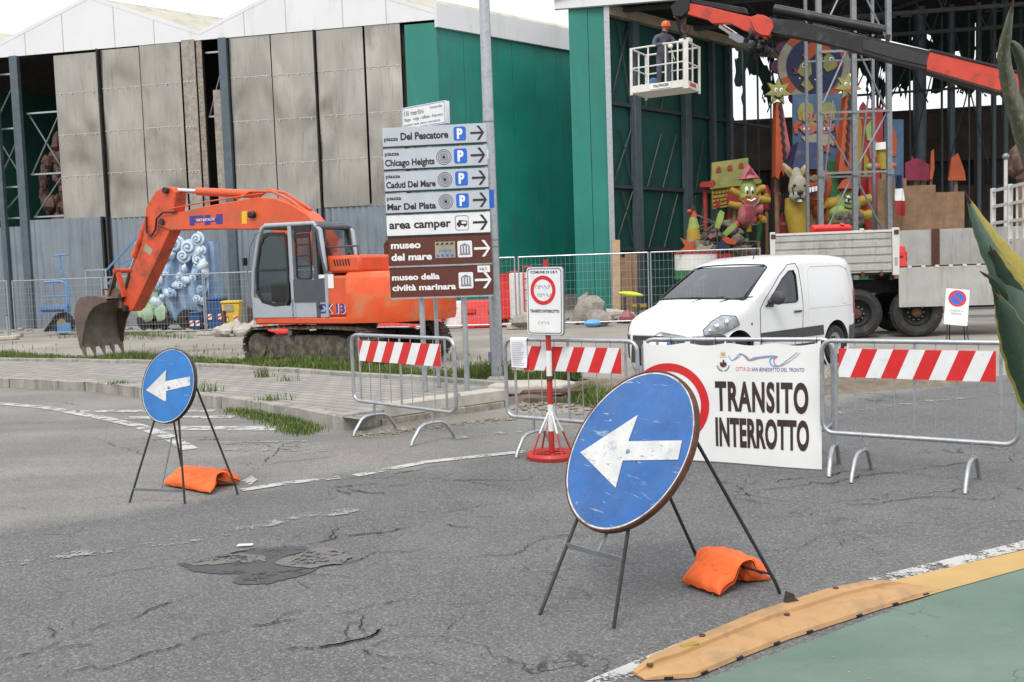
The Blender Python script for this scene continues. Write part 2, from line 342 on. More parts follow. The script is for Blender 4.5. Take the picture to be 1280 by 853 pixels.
def mk_alu():
    m, t = newmat('aluminium_sheet')
    v = t.co((1,1,.5)); big = t.noise(.50, 1, .4, v, .4)
    c = t.mix(t.ramp(t.noise(1.4, 6, .6, t.co((1,1,.2))), .3, .75), (.42,.395,.35), (.31,.292,.26))
    c = t.mix(t.ramp(t.noise(9, 6, .7, t.co((1,1,.08))), .55, .85), c, (.17,.145,.11))
    c = t.mix(t.math('MULTIPLY', t.ramp(t.noise(.5, 4, .6, t.co((1,1,.7),0,(3,1,2))), .55, .72), .55), c, (.16,.14,.11))
    t.setb(Base_Color=c, Metallic=.9, Roughness=t.ramp(t.noise(.8, 3), .3, .7, (.22,)*3+(1,), (.35,)*3+(1,)))
    t.setb(Normal=t.bump(big, .55, .9, t.bump(t.noise(30, 3), .003, .2))); return m
M['alu'] = mk_alu()
M['corrugated'] = mat('corrugated', (.225,.262,.295), .48, .45, .12, .8, .1, 30, dirt=(.13,.13,.13), dirt_amt=.55, dscale=.9, streak=True)
def mk_sign_blue(name, col, wear):
    m, t = newmat(name)
    c = t.mix(t.ramp(t.noise(5, 5), .3, .7), tuple(x*.85 for x in col), tuple(x*1.2 for x in col))
    c = t.mix(t.ramp(t.noise(3.2, 8, .7, t.co((1,1.6,1), .6)), .60, .78), c, (.045,.13,.32))
    sc = t.math('MULTIPLY', t.ramp(t.noise(40, 3, .6, t.co((.12,1,1), .9), 1), .63, .67), t.ramp(t.noise(4, 3), .44, .58))
    sc2 = t.math('MULTIPLY', t.ramp(t.noise(34, 3, .6, t.co((1,.1,1), .5), 1), .63, .67), t.ramp(t.noise(5, 3, .5, t.co((1,1,1), 0, (4,2,1))), .45, .58))
    sp = t.ramp(t.noise(34, 2), .69, .72)
    c = t.mix(t.math('MULTIPLY', t.ramp(t.noise(2.6, 6, .65, t.co((1,1,1), 0, (7,3,2))), .45, .75), .35*wear), c, (.10,.19,.36))
    c = t.mix(t.math('MULTIPLY', sc, wear), c, (.34,.40,.48)); c = t.mix(t.math('MULTIPLY', sc2, wear), c, (.03,.05,.12)); c = t.mix(t.math('MULTIPLY', sp, wear), c, (.10,.06,.045))
    t.setb(Base_Color=c, Roughness=t.ramp(t.noise(9, 4), .3, .7, (.33,)*3+(1,), (.55,)*3+(1,)), Normal=t.bump(t.noise(6, 2), .02, .25)); return m
M['sign_blue'] = mk_sign_blue('sign_blue', (.012,.092,.30), 1.0); M['sign_blue2'] = mk_sign_blue('sign_blue2', (.010,.135,.40), .35)
def mk_worn_white():
    m, t = newmat('worn_white')
    c = t.mix(t.ramp(t.noise(7, 5), .35, .7), (.46,.47,.46), (.62,.62,.61))
    c = t.mix(t.math('MULTIPLY', t.ramp(t.noise(60, 2), .66, .70), t.ramp(t.noise(6, 3), .45, .6)), c, (.07,.075,.09))
    c = t.mix(t.ramp(t.noise(12, 6, .7, t.co((1,.25,1), .4)), .56, .72), c, (.33,.34,.35))
    c = t.mix(t.ramp(t.noise(46, 4, .6, t.co((.15,1,1), .8), 1), .64, .67), c, (.16,.17,.20))
    t.setb(Base_Color=c, Roughness=.5); return m
M['worn_white'] = mk_worn_white(); M['worn_edge'] = mat('worn_edge', (.55,.55,.53), .6, 0, .12, 20, .3, 80, dirt=(.10,.05,.03), dirt_amt=.62, dscale=9)
# ================================================================ ground, road, pavement
def mk_asphalt():
    m, t = newmat('asphalt'); P = t.co()
    p1 = g(0, 668); p2 = g(440, 600); e = (p2-p1).normalized(); nrm = V(-e.y, e.x, 0)
    sp = t.n('VectorMath', operation='DOT_PRODUCT'); t.l(P, sp.inputs[0]); sp.inputs[1].default_value = nrm
    dd = t.math('ADD', sp.outputs['Value'], -p1.dot(nrm)); dd = t.math('ADD', dd, t.math('MULTIPLY', t.math('SUBTRACT', t.noise(.8, 4), .5), 1.1))
    far = t.ramp(dd, -.05, .35)
    near = t.mix(t.ramp(t.noise(1.1, 6, .6), .3, .72), (.090,.090,.092), (.132,.132,.132))
    old = t.mix(t.ramp(t.noise(.9, 6, .6), .3, .72), (.172,.163,.147), (.235,.222,.200))
    c = t.mix(far, near, old)
    st = t.noise(.5, 5, .6, t.co((.22,1.6,1), rad(38)))           # wheel tracks and drag marks along the road
    c = t.mix(t.math('MULTIPLY', t.ramp(st, .47, .75), .72), c, (.09,.09,.092))
    c = t.mix(t.math('MULTIPLY', t.ramp(t.noise(.45, 5, .6, t.co((.25,1.3,1), rad(38), (3,5,0))), .58, .82), .5), c, (.28,.27,.25))
    vo = t.n('TexVoronoi'); vo.inputs['Scale'].default_value = 98; t.l(P, vo.inputs['Vector'])
    agg = t.n('SeparateColor'); t.l(vo.outputs['Color'], agg.inputs[0])
    c = t.mix(t.math('MULTIPLY', t.ramp(agg.outputs[0], .58, 1), .42), c, (.33,.325,.315))
    c = t.mix(t.math('MULTIPLY', t.ramp(agg.outputs[1], .62, 1), .6), c, (.042,.042,.043))
    c = t.mix(t.math('MULTIPLY', t.ramp(t.noise(160, 2), .52, .75), .3), c, (.24,.24,.23))
    wv = t.n('VectorMath', operation='ADD'); nz = t.n('TexNoise'); nz.inputs['Scale'].default_value = 2.2; nz.inputs['Detail'].default_value = 6
    t.l(P, nz.inputs['Vector']); sc = t.n('VectorMath', operation='SCALE'); t.l(nz.outputs['Color'], sc.inputs[0]); sc.inputs['Scale'].default_value = .7
    t.l(t.co((.55,1.0,1), rad(38)), wv.inputs[0]); t.l(sc.outputs[0], wv.inputs[1])
    cr_ = None
    for s_, wd, lo in ((.9, .010, .52), (2.3, .016, .60)):
        v = t.n('TexVoronoi', feature='DISTANCE_TO_EDGE'); v.inputs['Scale'].default_value = s_; t.l(wv.outputs[0], v.inputs['Vector'])
        k = t.math('MULTIPLY', t.ramp(v.outputs['Distance'], wd*.3, wd, (1,1,1,1), (0,0,0,1)), t.ramp(t.noise(.55, 4, .6, t.co((1,1,1), 0, (s_*3, 1.7, 0))), lo, lo+.12))
        cr_ = k if cr_ is None else t.math('MAXIMUM', cr_, k)
    c = t.mix(t.math('MULTIPLY', cr_, .85), c, (.022,.021,.021))
    h = t.math('SUBTRACT', t.math('MULTIPLY', agg.outputs[0], .4), cr_)
    t.setb(Base_Color=c, Roughness=.88, Normal=t.bump(h, .006, .55, t.bump(t.noise(1.5, 3), .05, .25)))
    t.b.inputs['Specular IOR Level'].default_value = .3; return m
M['asphalt'] = mk_asphalt()
def mk_yard():
    m, t = newmat('yard_surface')
    c = t.mix(t.ramp(t.noise(.35, 7, .62), .3, .7), (.21,.19,.165), (.33,.305,.27))
    c = t.mix(t.math('MULTIPLY', t.ramp(t.noise(.5, 7, .7, t.co((.25,1,1), rad(12))), .55, .72), .7), c, (.13,.11,.09))
    c = t.mix(t.math('MULTIPLY', t.ramp(t.noise(45, 3), .5, .75), .35), c, (.42,.40,.37))
    c = t.mix(t.math('MULTIPLY', t.ramp(t.noise(6, 7, .7), .58, .7), .4), c, (.10,.085,.07))
    t.setb(Base_Color=c, Roughness=.95, Normal=t.bump(t.noise(18, 6, .65), .03, .5)); t.b.inputs['Specular IOR Level'].default_value = .25; return m
M['yard'] = mk_yard()
def mk_pavers():
    m, t = newmat('pavers'); b = t.n('TexBrick'); b.inputs['Scale'].default_value = 1; b.inputs['Brick Width'].default_value = .42; b.inputs['Row Height'].default_value = .2
    b.inputs['Mortar Size'].default_value = .011; b.inputs['Color1'].default_value = (.30,.285,.265,1); b.inputs['Color2'].default_value = (.235,.225,.21,1); b.inputs['Mortar'].default_value = (.085,.075,.06,1)
    t.l(t.co((1,1,1), rad(40)), b.inputs['Vector'])
    c = t.mix(t.math('MULTIPLY', t.ramp(t.noise(1.6, 6, .65), .45, .75), .55), b.outputs['Color'], (.17,.155,.13))
    t.setb(Base_Color=c, Roughness=.9, Normal=t.bump(b.outputs['Fac'], -.01, .7, t.bump(t.noise(40, 4), .005, .3))); return m
M['pavers'] = mk_pavers()
def mk_kerb():
    m, t = newmat('kerb_stone')
    c = t.mix(t.ramp(t.noise(3, 6), .3, .7), (.24,.225,.20), (.36,.345,.315))
    c = t.mix(t.ramp(t.noise(3.5, 7, .7, t.co((1,1,.10))), .50, .70), c, (.11,.098,.082))
    c = t.mix(t.math('MULTIPLY', t.ramp(t.noise(22, 3), .62, .7), .6), c, (.45,.43,.40))
    t.setb(Base_Color=c, Roughness=.95, Normal=t.bump(t.noise(26, 6, .7), .015, .7)); return m
M['kerb'] = mk_kerb()
def mk_marking(name, col, lo):
    m, t = newmat(name)
    c = t.mix(t.ramp(t.noise(4, 5), .3, .7), tuple(x*.82 for x in col), col)
    wear = t.ramp(t.math('ADD', t.math('MULTIPLY', t.noise(5, 8, .75), .75), t.math('MULTIPLY', t.noise(55, 3), .25)), lo, lo+.05)
    t.setb(Base_Color=c, Roughness=.8, Alpha=t.math('SUBTRACT', 1, wear)); return m
M['mark_white'] = mk_marking('mark_white', (.47,.46,.435), .50); M['mark_faint'] = mk_marking('mark_faint', (.30,.29,.27), .435)
M['mark_yellow'] = mk_marking('mark_yellow', (.46,.30,.11), .66)
def mk_green():
    m, t = newmat('cycle_green')
    c = t.mix(t.ramp(t.noise(1.2, 6, .6), .3, .7), (.085,.140,.105), (.13,.19,.15))
    c = t.mix(t.math('MULTIPLY', t.ramp(t.noise(1.0, 7, .7, t.co((.4,1,1), rad(35))), .53, .75), .55), c, (.20,.23,.20))
    c = t.mix(t.math('MULTIPLY', t.ramp(t.noise(130, 2), .55, .75), .35), c, (.055,.095,.075))
    v = t.n('TexVoronoi', feature='DISTANCE_TO_EDGE'); v.inputs['Scale'].default_value = .8
    wv = t.n('VectorMath', operation='ADD'); nz = t.n('TexNoise'); nz.inputs['Scale'].default_value = 2; nz.inputs['Detail'].default_value = 5; t.l(t.co(), nz.inputs['Vector'])
    t.l(t.co(), wv.inputs[0]); t.l(nz.outputs['Color'], wv.inputs[1]); t.l(wv.outputs[0], v.inputs['Vector'])
    k = t.math('MULTIPLY', t.ramp(v.outputs['Distance'], .002, .008, (1,1,1,1), (0,0,0,1)), t.ramp(t.noise(.8, 3), .5, .6))
    c = t.mix(t.math('MULTIPLY', k, .7), c, (.05,.08,.065))
    t.setb(Base_Color=c, Roughness=.85, Normal=t.bump(t.noise(60, 4), .006, .4)); return m
M['cycle_green'] = mk_green()
M['soil'] = mat('soil', (.15,.12,.085), .95, 0, .35, 4, .8, 20, dirt=(.09,.07,.045), dirt_amt=.5)
M['patch_dark'] = mk_marking('patch_dark', (.066,.066,.068), .545); M['patch_pale'] = mk_marking('patch_pale', (.150,.140,.132), .515)
M['crack'] = mat('crack', (.035,.033,.031), .95, 0, .3, 9, .5)
def mk_grass():
    m, t = newmat('grass_blades'); ge = t.n('NewGeometry'); r = ge.outputs['Random Per Island']
    c = t.mix(r, (.045,.095,.018), (.12,.175,.04)); c = t.mix(t.ramp(t.math('FRACT', t.math('MULTIPLY', r, 7.3)), .80, .92), c, (.26,.22,.09))
    t.setb(Base_Color=c, Roughness=.7); t.b.inputs['Specular IOR Level'].default_value = .2
    return m
M['grass'] = mk_grass()

struct('ground', MB().face([(-500,-300,-.012),(500,-300,-.012),(500,900,-.012),(-500,900,-.012)]), M['yard'], smooth=0)
ra = g(1030, 493); rb = g(1280, 466); rd = (rb-ra).normalized(); rc = rb + rd*60
road = [(-80,-20),(80,-20),(rc.x,rc.y),(rb.x,rb.y),(ra.x,ra.y),g(830,505)[:2],g(700,516)[:2],(-1,12.2),(-4,14.2),(-9.5,17.6),(-80,26)]
struct('road', MB().face([(p[0],p[1],-.004) for p in road]), M['asphalt'], smooth=0)
# --- green cycle path and its edges
k1 = g(1182, 738); k0 = g(860, 858); kd = (k0-k1).normalized(); kn = k0 + kd*8; k2 = g(1300, 690); kf = k2 + (k2-k1).normalized()*30
struct('cycle_path', MB().face([(p[0],p[1],.001) for p in (kn,k0,k1,k2,kf,V(40,-8,0))]), M['cycle_green'], smooth=0)
def decal(name, pxs, m, z):
    return struct(name, MB().face([(*g(x, y)[:2], z) for x, y in pxs]), m, smooth=0)
decal('yellow_edge_band', [(1040,744),(1115,727),(1300,684),(1300,706),(1186,738),(1120,757)], M['mark_yellow'], .005)
def band(name, pxs, wd, m, z=.003):
    P = [g(x, y) for x, y in pxs]; mb = MB(); Q = []
    for i in range(len(P)-1):
        n = max(2, int((P[i+1]-P[i]).length/.15))
        Q += [P[i].lerp(P[i+1], j/n) for j in range(n)]
    Q.append(P[-1]); vs = []
    for i, p in enumerate(Q):
        d = (Q[min(i+1, len(Q)-1)]-Q[max(i-1, 0)]).normalized(); nn = V(-d.y, d.x, 0)
        k = wd if not callable(wd) else wd(i/(len(Q)-1))
        vs += [(p.x-nn.x*k/2, p.y-nn.y*k/2, z), (p.x+nn.x*k/2, p.y+nn.y*k/2, z)]
    mb.add(vs, [(2*i, 2*i+2, 2*i+3, 2*i+1) for i in range(len(Q)-1)]); return struct(name, mb, m, smooth=0)
band('edge_line', [(690,885),(752,853),(850,812),(935,778),(1000,754),(1090,730)], .10, M['mark_white'])
band('edge_line', [(1095,727),(1180,706),(1268,685),(1330,669)], .11, M['mark_white'], .0035)
band('curved_line', [(-60,501),(0,504.5),(59,510),(125,522),(171,532),(210,546),(238,562)], .17, M['mark_white'])
for a, b, wd in (((52,513),(262,512),.12),((98,514.5),(269,513.5),.22),((157,522.5),(292,521.5),.22),((210,535.5),(351,536),.30),((262,553.5),(394,553),.2),((280,562),(410,563),.16)):
    band('hatch_stripe', [a, b], wd, M['mark_white'] if wd > .2 else M['mark_faint'])
band('lane_line', [(302,613),(360,604),(424,597)], .12, M['mark_white']); band('lane_line', [(444,595),(531,578),(662,564),(700,560)], .12, M['mark_white'])
decal('paint_dash', [(302,602),(314,595),(322,600),(312,608)], M['mark_white'], .0032)
band('worn_line', [(-20,709),(120,690),(245,674),(350,652),(470,634)], .16, M['mark_faint']); band('worn_line', [(560,548),(700,534),(760,529)], .25, M['mark_faint'])
band('lane_line', [(1035,518),(1150,503),(1290,488)], .16, M['mark_faint'])
def ragged(P, k, it=4):                 # fractal wobble of a polyline
    for j in range(it):
        Q = []
        for i in range(len(P)-1):
            d = P[i+1]-P[i]; Q += [P[i], (P[i]+P[i+1])/2 + V(-d.y, d.x, 0)*random.gauss(0, k)]
        P = Q+[P[-1]]
    return P
def crack(pxs, w0, depth=0, P=None):
    P = ragged([g(x, y) for x, y in pxs] if P is None else P, .11, 5 if depth == 0 else 3); w0 *= .62; n = len(P); wdt = w0; mb = MB(); run = 0
    for i in range(n-1):
        wdt = max(0, min(w0*1.8, wdt + random.gauss(0, w0*.3))); run -= 1
        if run <= 0 and random.random() < .035: run = -random.randint(2, 6)
        if -7 < run < -1 and random.random() < .8: continue
        k = wdt*min(1, 5*(i+1)/n, 5*(1-i/n)); d = (P[i+1]-P[i]).normalized(); nn = V(-d.y, d.x, 0)*k/2; e = d*.004
        mb.add([(*(P[i]-e-nn)[:2], .0045), (*(P[i+1]+e-nn)[:2], .0045), (*(P[i+1]+e+nn)[:2], .0045), (*(P[i]-e+nn)[:2], .0045)], [(0,1,2,3)])
    struct('road_crack', mb, M['crack'], smooth=0)
    if depth == 0:
        for _ in range(3):
            i = random.randrange(4, n-5); d = (P[min(i+4,n-1)]-P[i-4]).normalized(); t_ = random.choice((-1,1))*random.uniform(.5,1.2); d2 = V(d.x*math.cos(t_)-d.y*math.sin(t_), d.x*math.sin(t_)+d.y*math.cos(t_), 0); l = random.uniform(.15,.5)
            crack(None, w0*.9, 1, [P[i], P[i]+d2*l*.5, P[i]+d2*l+d*.1*l])
def rpatch(pxs, m, z):
    P = [g(x, y) for x, y in pxs]; P = ragged(P+[P[0]], .10, 4)[:-1]; struct('road_patch', MB().face([(p.x, p.y, z) for p in P]), m, smooth=0)
rpatch([(222,704),(300,690),(380,682),(392,688),(352,697),(365,705),(400,708),(370,722),(320,731),(290,727),(300,718),(245,715)], M['patch_dark'], .001)
rpatch([(235,703),(270,696),(300,693),(325,695),(333,703),(300,704),(270,707)], M['patch_pale'], .005)
rpatch([(355,698),(380,691),(405,685),(430,688),(441,697),(430,705),(410,707),(390,711),(345,706)], M['patch_pale'], .0055)
for pxs, w0 in (([(-10,829),(60,810),(175,770),(255,742)], .010), ([(40,850),(130,838),(235,803),(330,782),(470,757),(560,740)], .009), ([(330,820),(410,808),(440,802),(480,786),(548,770)], .014),
    ([(222,704),(300,690),(372,682),(420,670),(540,655),(640,650)], .016), ([(245,714),(330,718),(390,711),(470,690),(640,668)], .008), ([(-5,735),(110,722),(220,706)], .006),
    ([(860,596),(930,606),(1010,598),(1100,585)], .016), ([(880,622),(960,612),(1040,604),(1130,590),(1290,560)], .012), ([(940,650),(1030,640),(1120,626),(1290,610)], .010), ([(900,640),(925,610),(935,592)], .008), ([(1020,650),(1045,672),(1050,690)], .007),
    ([(440,652),(560,640),(660,628)], .006), ([(560,700),(680,672),(720,668)], .008), ([(640,762),(560,790),(450,815)], .006), ([(370,632),(450,614),(520,604),(600,600),(690,592)], .010), ([(410,610),(440,608),(478,604)], .022), ([(300,596),(350,578),(420,570),(480,566)], .008),
    ([(330,585),(345,568),(352,554)], .012), ([(120,545),(140,556),(185,570),(260,590)], .008), ([(900,705),(1000,684),(1160,672),(1290,668)], .007)): crack(pxs, w0)
# --- raised pavement with its kerbs
Z = .16
front = [g(x, y, Z) for x, y in ((-320,462),(-120,467),(0,473),(90,476.5),(131,479),(177,485),(225,490),(269,495),(340,505),(400,515),(428,521))]
inner = [g(x, y, Z) for x, y in ((-320,444),(-120,448),(0,451),(100,452.5),(184,454.5),(249,458.5),(330,463),(420,469.5),(500,474),(580,479.5),(628,482.5))]
end = [g(x, y, Z) for x, y in ((450,524),(480,514),(560,503),(632,493))]
struct('pavement', MB().face([(p.x, p.y, Z-.006) for p in front+end+inner[::-1]]), M['pavers'], smooth=0)
def kerb(name, P, wd, z0, z1, inward, m, seg=1.0, gap=.008):
    mb = MB(); L_ = [0]
    for i in range(len(P)-1): L_.append(L_[-1]+(P[i+1]-P[i]).length)
    def pos(s):
        for i in range(len(P)-1):
            if s <= L_[i+1] or i == len(P)-2: return P[i].lerp(P[i+1], (s-L_[i])/(L_[i+1]-L_[i]))
    k = max(1, int(L_[-1]/seg))
    for i in range(k):
        a = pos(L_[-1]*i/k+gap); b = pos(L_[-1]*(i+1)/k-gap); d = (b-a).normalized(); nn = V(-d.y, d.x, 0)*inward
        jz = random.uniform(-.006, .006); jo = nn*random.uniform(-.01, .01)
        a = a+jo; b = b+jo; q = [(a.x,a.y),(b.x,b.y),(b.x+nn.x*wd,b.y+nn.y*wd),(a.x+nn.x*wd,a.y+nn.y*wd)]
        mb.prism(q, z1-z0+jz, None, z0)
    return struct(name, mb, m, bevel=.012, seg=2)
kerb('kerb', front, .17, -.1, Z, 1, M['kerb'])
kerb('kerb', inner, .14, 0, Z+.06, 1, M['kerb'], 1.0)
kerb('kerb', [front[-1], end[0], end[1]], .17, -.1, Z+.02, 1, M['kerb'], .5, .003); kerb('kerb', end[1:], .30, .075, Z+.06, 1, M['concrete_pale'], 1.2, .004); kerb('kerb', [p-V(.02,.05,0) for p in end[1:]], .34, -.1, .075, 1, M['rubble'], .55, .0)
vb = [p + V(1.5, 1.85, 0) for p in inner]
struct('verge', MB().face([(p.x, p.y, Z-.02) for p in inner] + [(p.x, p.y, .02) for p in vb[::-1]]), M['soil'], smooth=0)
def rock(mb, c, r, seed):
    R = random.Random(seed); ph = [R.uniform(0, 6.28) for _ in range(6)]
    n, m_ = 9, 6; vs = []
    for i in range(m_+1):
        for j in range(n):
            t = math.pi*i/m_; p = 2*math.pi*j/n; k = 1+.22*math.sin(2*p+ph[0]+t)+.15*math.sin(3*t+ph[1])*math.cos(p+ph[2])+R.uniform(-.12,.12)*(0 < i < m_)
            vs.append((c[0]+r[0]*k*math.sin(t)*math.cos(p), c[1]+r[1]*k*math.sin(t)*math.sin(p), c[2]+r[2]*k*math.cos(t)))
    fs = [(i*n+j, i*n+(j+1)%n, (i+1)*n+(j+1)%n, (i+1)*n+j) for i in range(m_) for j in range(n)]
    mb.add(vs, [f[::-1] for f in fs])
rb_ = MB()
for i in range(520):
    s = random.random()**1.1; a = g(446+s*200, 543-s*22+abs(random.gauss(0, 2.5))); k = random.uniform(.004, .013)*(1 if random.random() < .93 else 2.4)
    rock(rb_, (a.x, a.y+.03, k*.3), (k*random.uniform(.8,1.6), k*random.uniform(.8,1.6), k*.7), i)
for i in range(170):
    s = random.random(); a = g(640+s*190, 506-s*3+random.gauss(0, 6)); k = random.uniform(.008, .035)
    rock(rb_, (a.x, a.y, k*.2), (k*1.3, k, k*.6), 900+i)
stuff('rubble', rb_, M['rubble'], 'loose crumbled stone rubble along the broken pavement end', 'rubble', smooth=30)
mo = MB()
def mound(u, v):
    a = g(632, 505).lerp(g(840, 497), u); b = g(640, 480).lerp(g(850, 484), u); p = a.lerp(b, v)
    h = .16*math.sin(math.pi*min(1, v*1.0))*min(1, 4*u+.4, 3*(1-u))*(1+.3*math.sin(9*u+4*v)); return (p.x, p.y, h-.012)
mo.grid(mound, 26, 8); struct('dirt_mound', mo, M['soil'])
mo = MB()
def mound2(u, v):
    a = g(1000, 497).lerp(g(1216, 480), u); b = g(1010, 474).lerp(g(1216, 466), u); p = a.lerp(b, v)
    return (p.x, p.y, .13*math.sin(math.pi*v)*min(1, 5*u, 5*(1-u))*(1+.3*math.sin(11*u))-.012)
mo.grid(mound2, 26, 8); struct('dirt_mound', mo, M['soil'])
sl_ = MB(); c0 = g(664, 487, .1); sl_.prism([(-.55,-.3),(.5,-.36),(.62,.1),(.3,.36),(-.5,.3)], .14, fr((c0.x,c0.y,.06), (1,-.25,0), (.25,1,0)))
tag(sl_.build('concrete_slab', M['concrete_pale'], bevel=.03, seg=2), 'broken pale concrete slab lying by the lamp post foot', 'slab')
pl = MB(); c0 = g(690, 494, .1); pl.prism([(-.42,-.06),(.4,-.1),(.46,.1),(-.4,.12)], .02, fr((c0.x,c0.y,.14), (1,-.1,.02), (0,1,.08)))
tag(pl.build('metal_plate', M['rusty']), 'rusty flat metal plate resting on soil behind the paper notice barrier', 'metal plate')
# --- grass
def blades(pts, hs, m=None):
    n = len(pts); pts = np.asarray(pts); hs = np.asarray(hs); a = rng.uniform(0, 2*np.pi, n); wd = rng.uniform(.0028, .0075, n)*(hs/.15)**.3*1.2
    ln = rng.uniform(0, .75, n)*hs; la = rng.uniform(0, 2*np.pi, n)
    dx, dy = np.cos(a)*wd, np.sin(a)*wd; tx, ty = np.cos(la)*ln, np.sin(la)*ln
    v = np.empty((n, 5, 3))
    v[:,0] = pts - np.stack([dx, dy, 0*dx], 1); v[:,1] = pts + np.stack([dx, dy, 0*dx], 1)
    v[:,2] = pts + np.stack([tx*.35+dx*.8, ty*.35+dy*.8, hs*.6], 1); v[:,3] = pts + np.stack([tx*.35-dx*.8, ty*.35-dy*.8, hs*.6], 1)
    v[:,4] = pts + np.stack([tx, ty, hs], 1)
    mb = MB(); mb.v = v.reshape(-1, 3).tolist(); b = np.arange(n)*5
    mb.f = [[i, i+1, i+2, i+3] for i in b.tolist()] + [[i+3, i+2, i+4] for i in b.tolist()]; mb.m = [0]*len(mb.f); return mb
def strip_pts(n, A, B, clump):
    P = []; H_ = []; k = len(A)-1
    sd_ = [rng.uniform(0, 6.28, 2) for _ in range(3)]
    while len(P) < n:
        s = rng.uniform(0, k); i = int(s); f = s-i; v = rng.uniform(0, 1)**.8
        p = A[i].lerp(A[i+1], f).lerp(B[i].lerp(B[i+1], f), v)
        q = .5+.25*math.sin(p.x*2.1+sd_[0][0]+p.y)+.25*math.sin(p.y*3.3-p.x*1.3+sd_[1][0])
        if rng.uniform() < clump + (1-clump)*q: P.append((p.x, p.y, p.z)); H_.append((.025+.135*q**1.5)*rng.uniform(.35, 1.5))
    return P, H_
A_ = [p + V(.06,.1,-.02) for p in inner[1:]]; B_ = [p + V(1.25,1.5,-.1) for p in inner[1:]]
P, Hh = strip_pts(34000, A_, B_, .12); wb = MB()
for _ in range(260):
    i = random.randrange(len(A_)-1); p = A_[i].lerp(A_[i+1], random.random()).lerp(B_[i].lerp(B_[i+1], random.random()), random.random()); n_l = random.randint(4, 8); a0 = random.uniform(0,6.28)
    for k in range(n_l):
        a = a0+6.28*k/n_l; l = random.uniform(.04,.11); u = V(math.cos(a), math.sin(a), 0); s = V(-u.y, u.x, 0); z = random.uniform(.02,.09)
        wb.add([p, p+u*l*.5+s*l*.22+V(0,0,z), p+u*l+V(0,0,z*.7), p+u*l*.5-s*l*.22+V(0,0,z)], [(0,1,2,3)])
for _ in range(230):
    i = random.randrange(len(A_)-1); p = A_[i].lerp(A_[i+1], random.random()).lerp(B_[i].lerp(B_[i+1], random.random()), random.random()); hh = random.uniform(.15,.42); q_ = p+V(random.gauss(0,.06),random.gauss(0,.06),hh); s = V(.0025,0,0)
    wb.add([p-s, p+s, q_+s, q_-s], [(0,1,2,3)]); wb.add([q_+V(-.008,0,-.05), q_+V(.008,0,-.05), q_+V(0,0,.03)], [(0,1,2)])
stuff('weeds', wb, M['grass'], 'broad leaved weeds and thin dry stems among the grass strip', 'weeds', smooth=0)
stuff('grass', blades(P, Hh), M['grass'], 'strip of green grass behind the inner kerb below the excavator', 'grass', smooth=0)
def patch(pxs, n, h, z=0):
    tri = [g(x, y, z) for x, y in pxs]; P = []; H_ = []
    for _ in range(n):
        i = random.randrange(len(tri)-2); a, b = sorted((random.random(), random.random())); p = tri[0]*a + tri[i+1]*(b-a) + tri[i+2]*(1-b)
        p = p + V(random.gauss(0,.08), random.gauss(0,.08), 0); P.append((p.x, p.y, z)); H_.append(h*random.uniform(.4, 1.5))
    return P, H_
stuff('grass', blades(*patch([(335,528),(280,514),(318,513),(372,527),(397,540),(372,544)], 3200, .055)), M['grass'], 'low grass tuft growing from the gutter against the kerb', 'grass', smooth=0)
for pxs, n, h, z, lb in (([(715,503),(725,490),(770,487),(835,495),(830,508),(760,508)], 2600, .13, .02, 'wispy green weeds on the dirt behind the red striped board'),
        ([(1080,471),(1050,465),(1130,463),(1215,463),(1180,468),(1140,472),(1040,476)], 2400, .10, .02, 'short grass along the dirt strip behind the right barrier'), ([(590,478),(575,470),(630,464),(638,474)], 900, .2, .1, 'grass around the lamp post foot'),
        ([(150,418),(60,424),(175,419),(250,424),(120,427)], 900, .16, 0, 'sparse grass under the left mesh fence')):
    stuff('grass', blades(*patch(pxs, n, h, z)), M['grass'], lb, 'grass', smooth=0)
P = []; Hh = []
for (x, y, n, h) in ((262,489,50,.14),(345,500,40,.10),(332,501,50,.06),(143,480,60,.05),(150,479,60,.05),(490,470,40,.2),(232,463,90,.14),(330,471,90,.13),(360,476,30,.10)):
    p = g(x, y, Z)
    for _ in range(n): P.append((p.x+random.gauss(0,.09), p.y+random.gauss(0,.05), Z-.01)); Hh.append(h*random.uniform(.4,1.5))
stuff('weeds', blades(P, Hh), M['grass'], 'scattered weeds in the joints of the pavement', 'weeds', smooth=0)
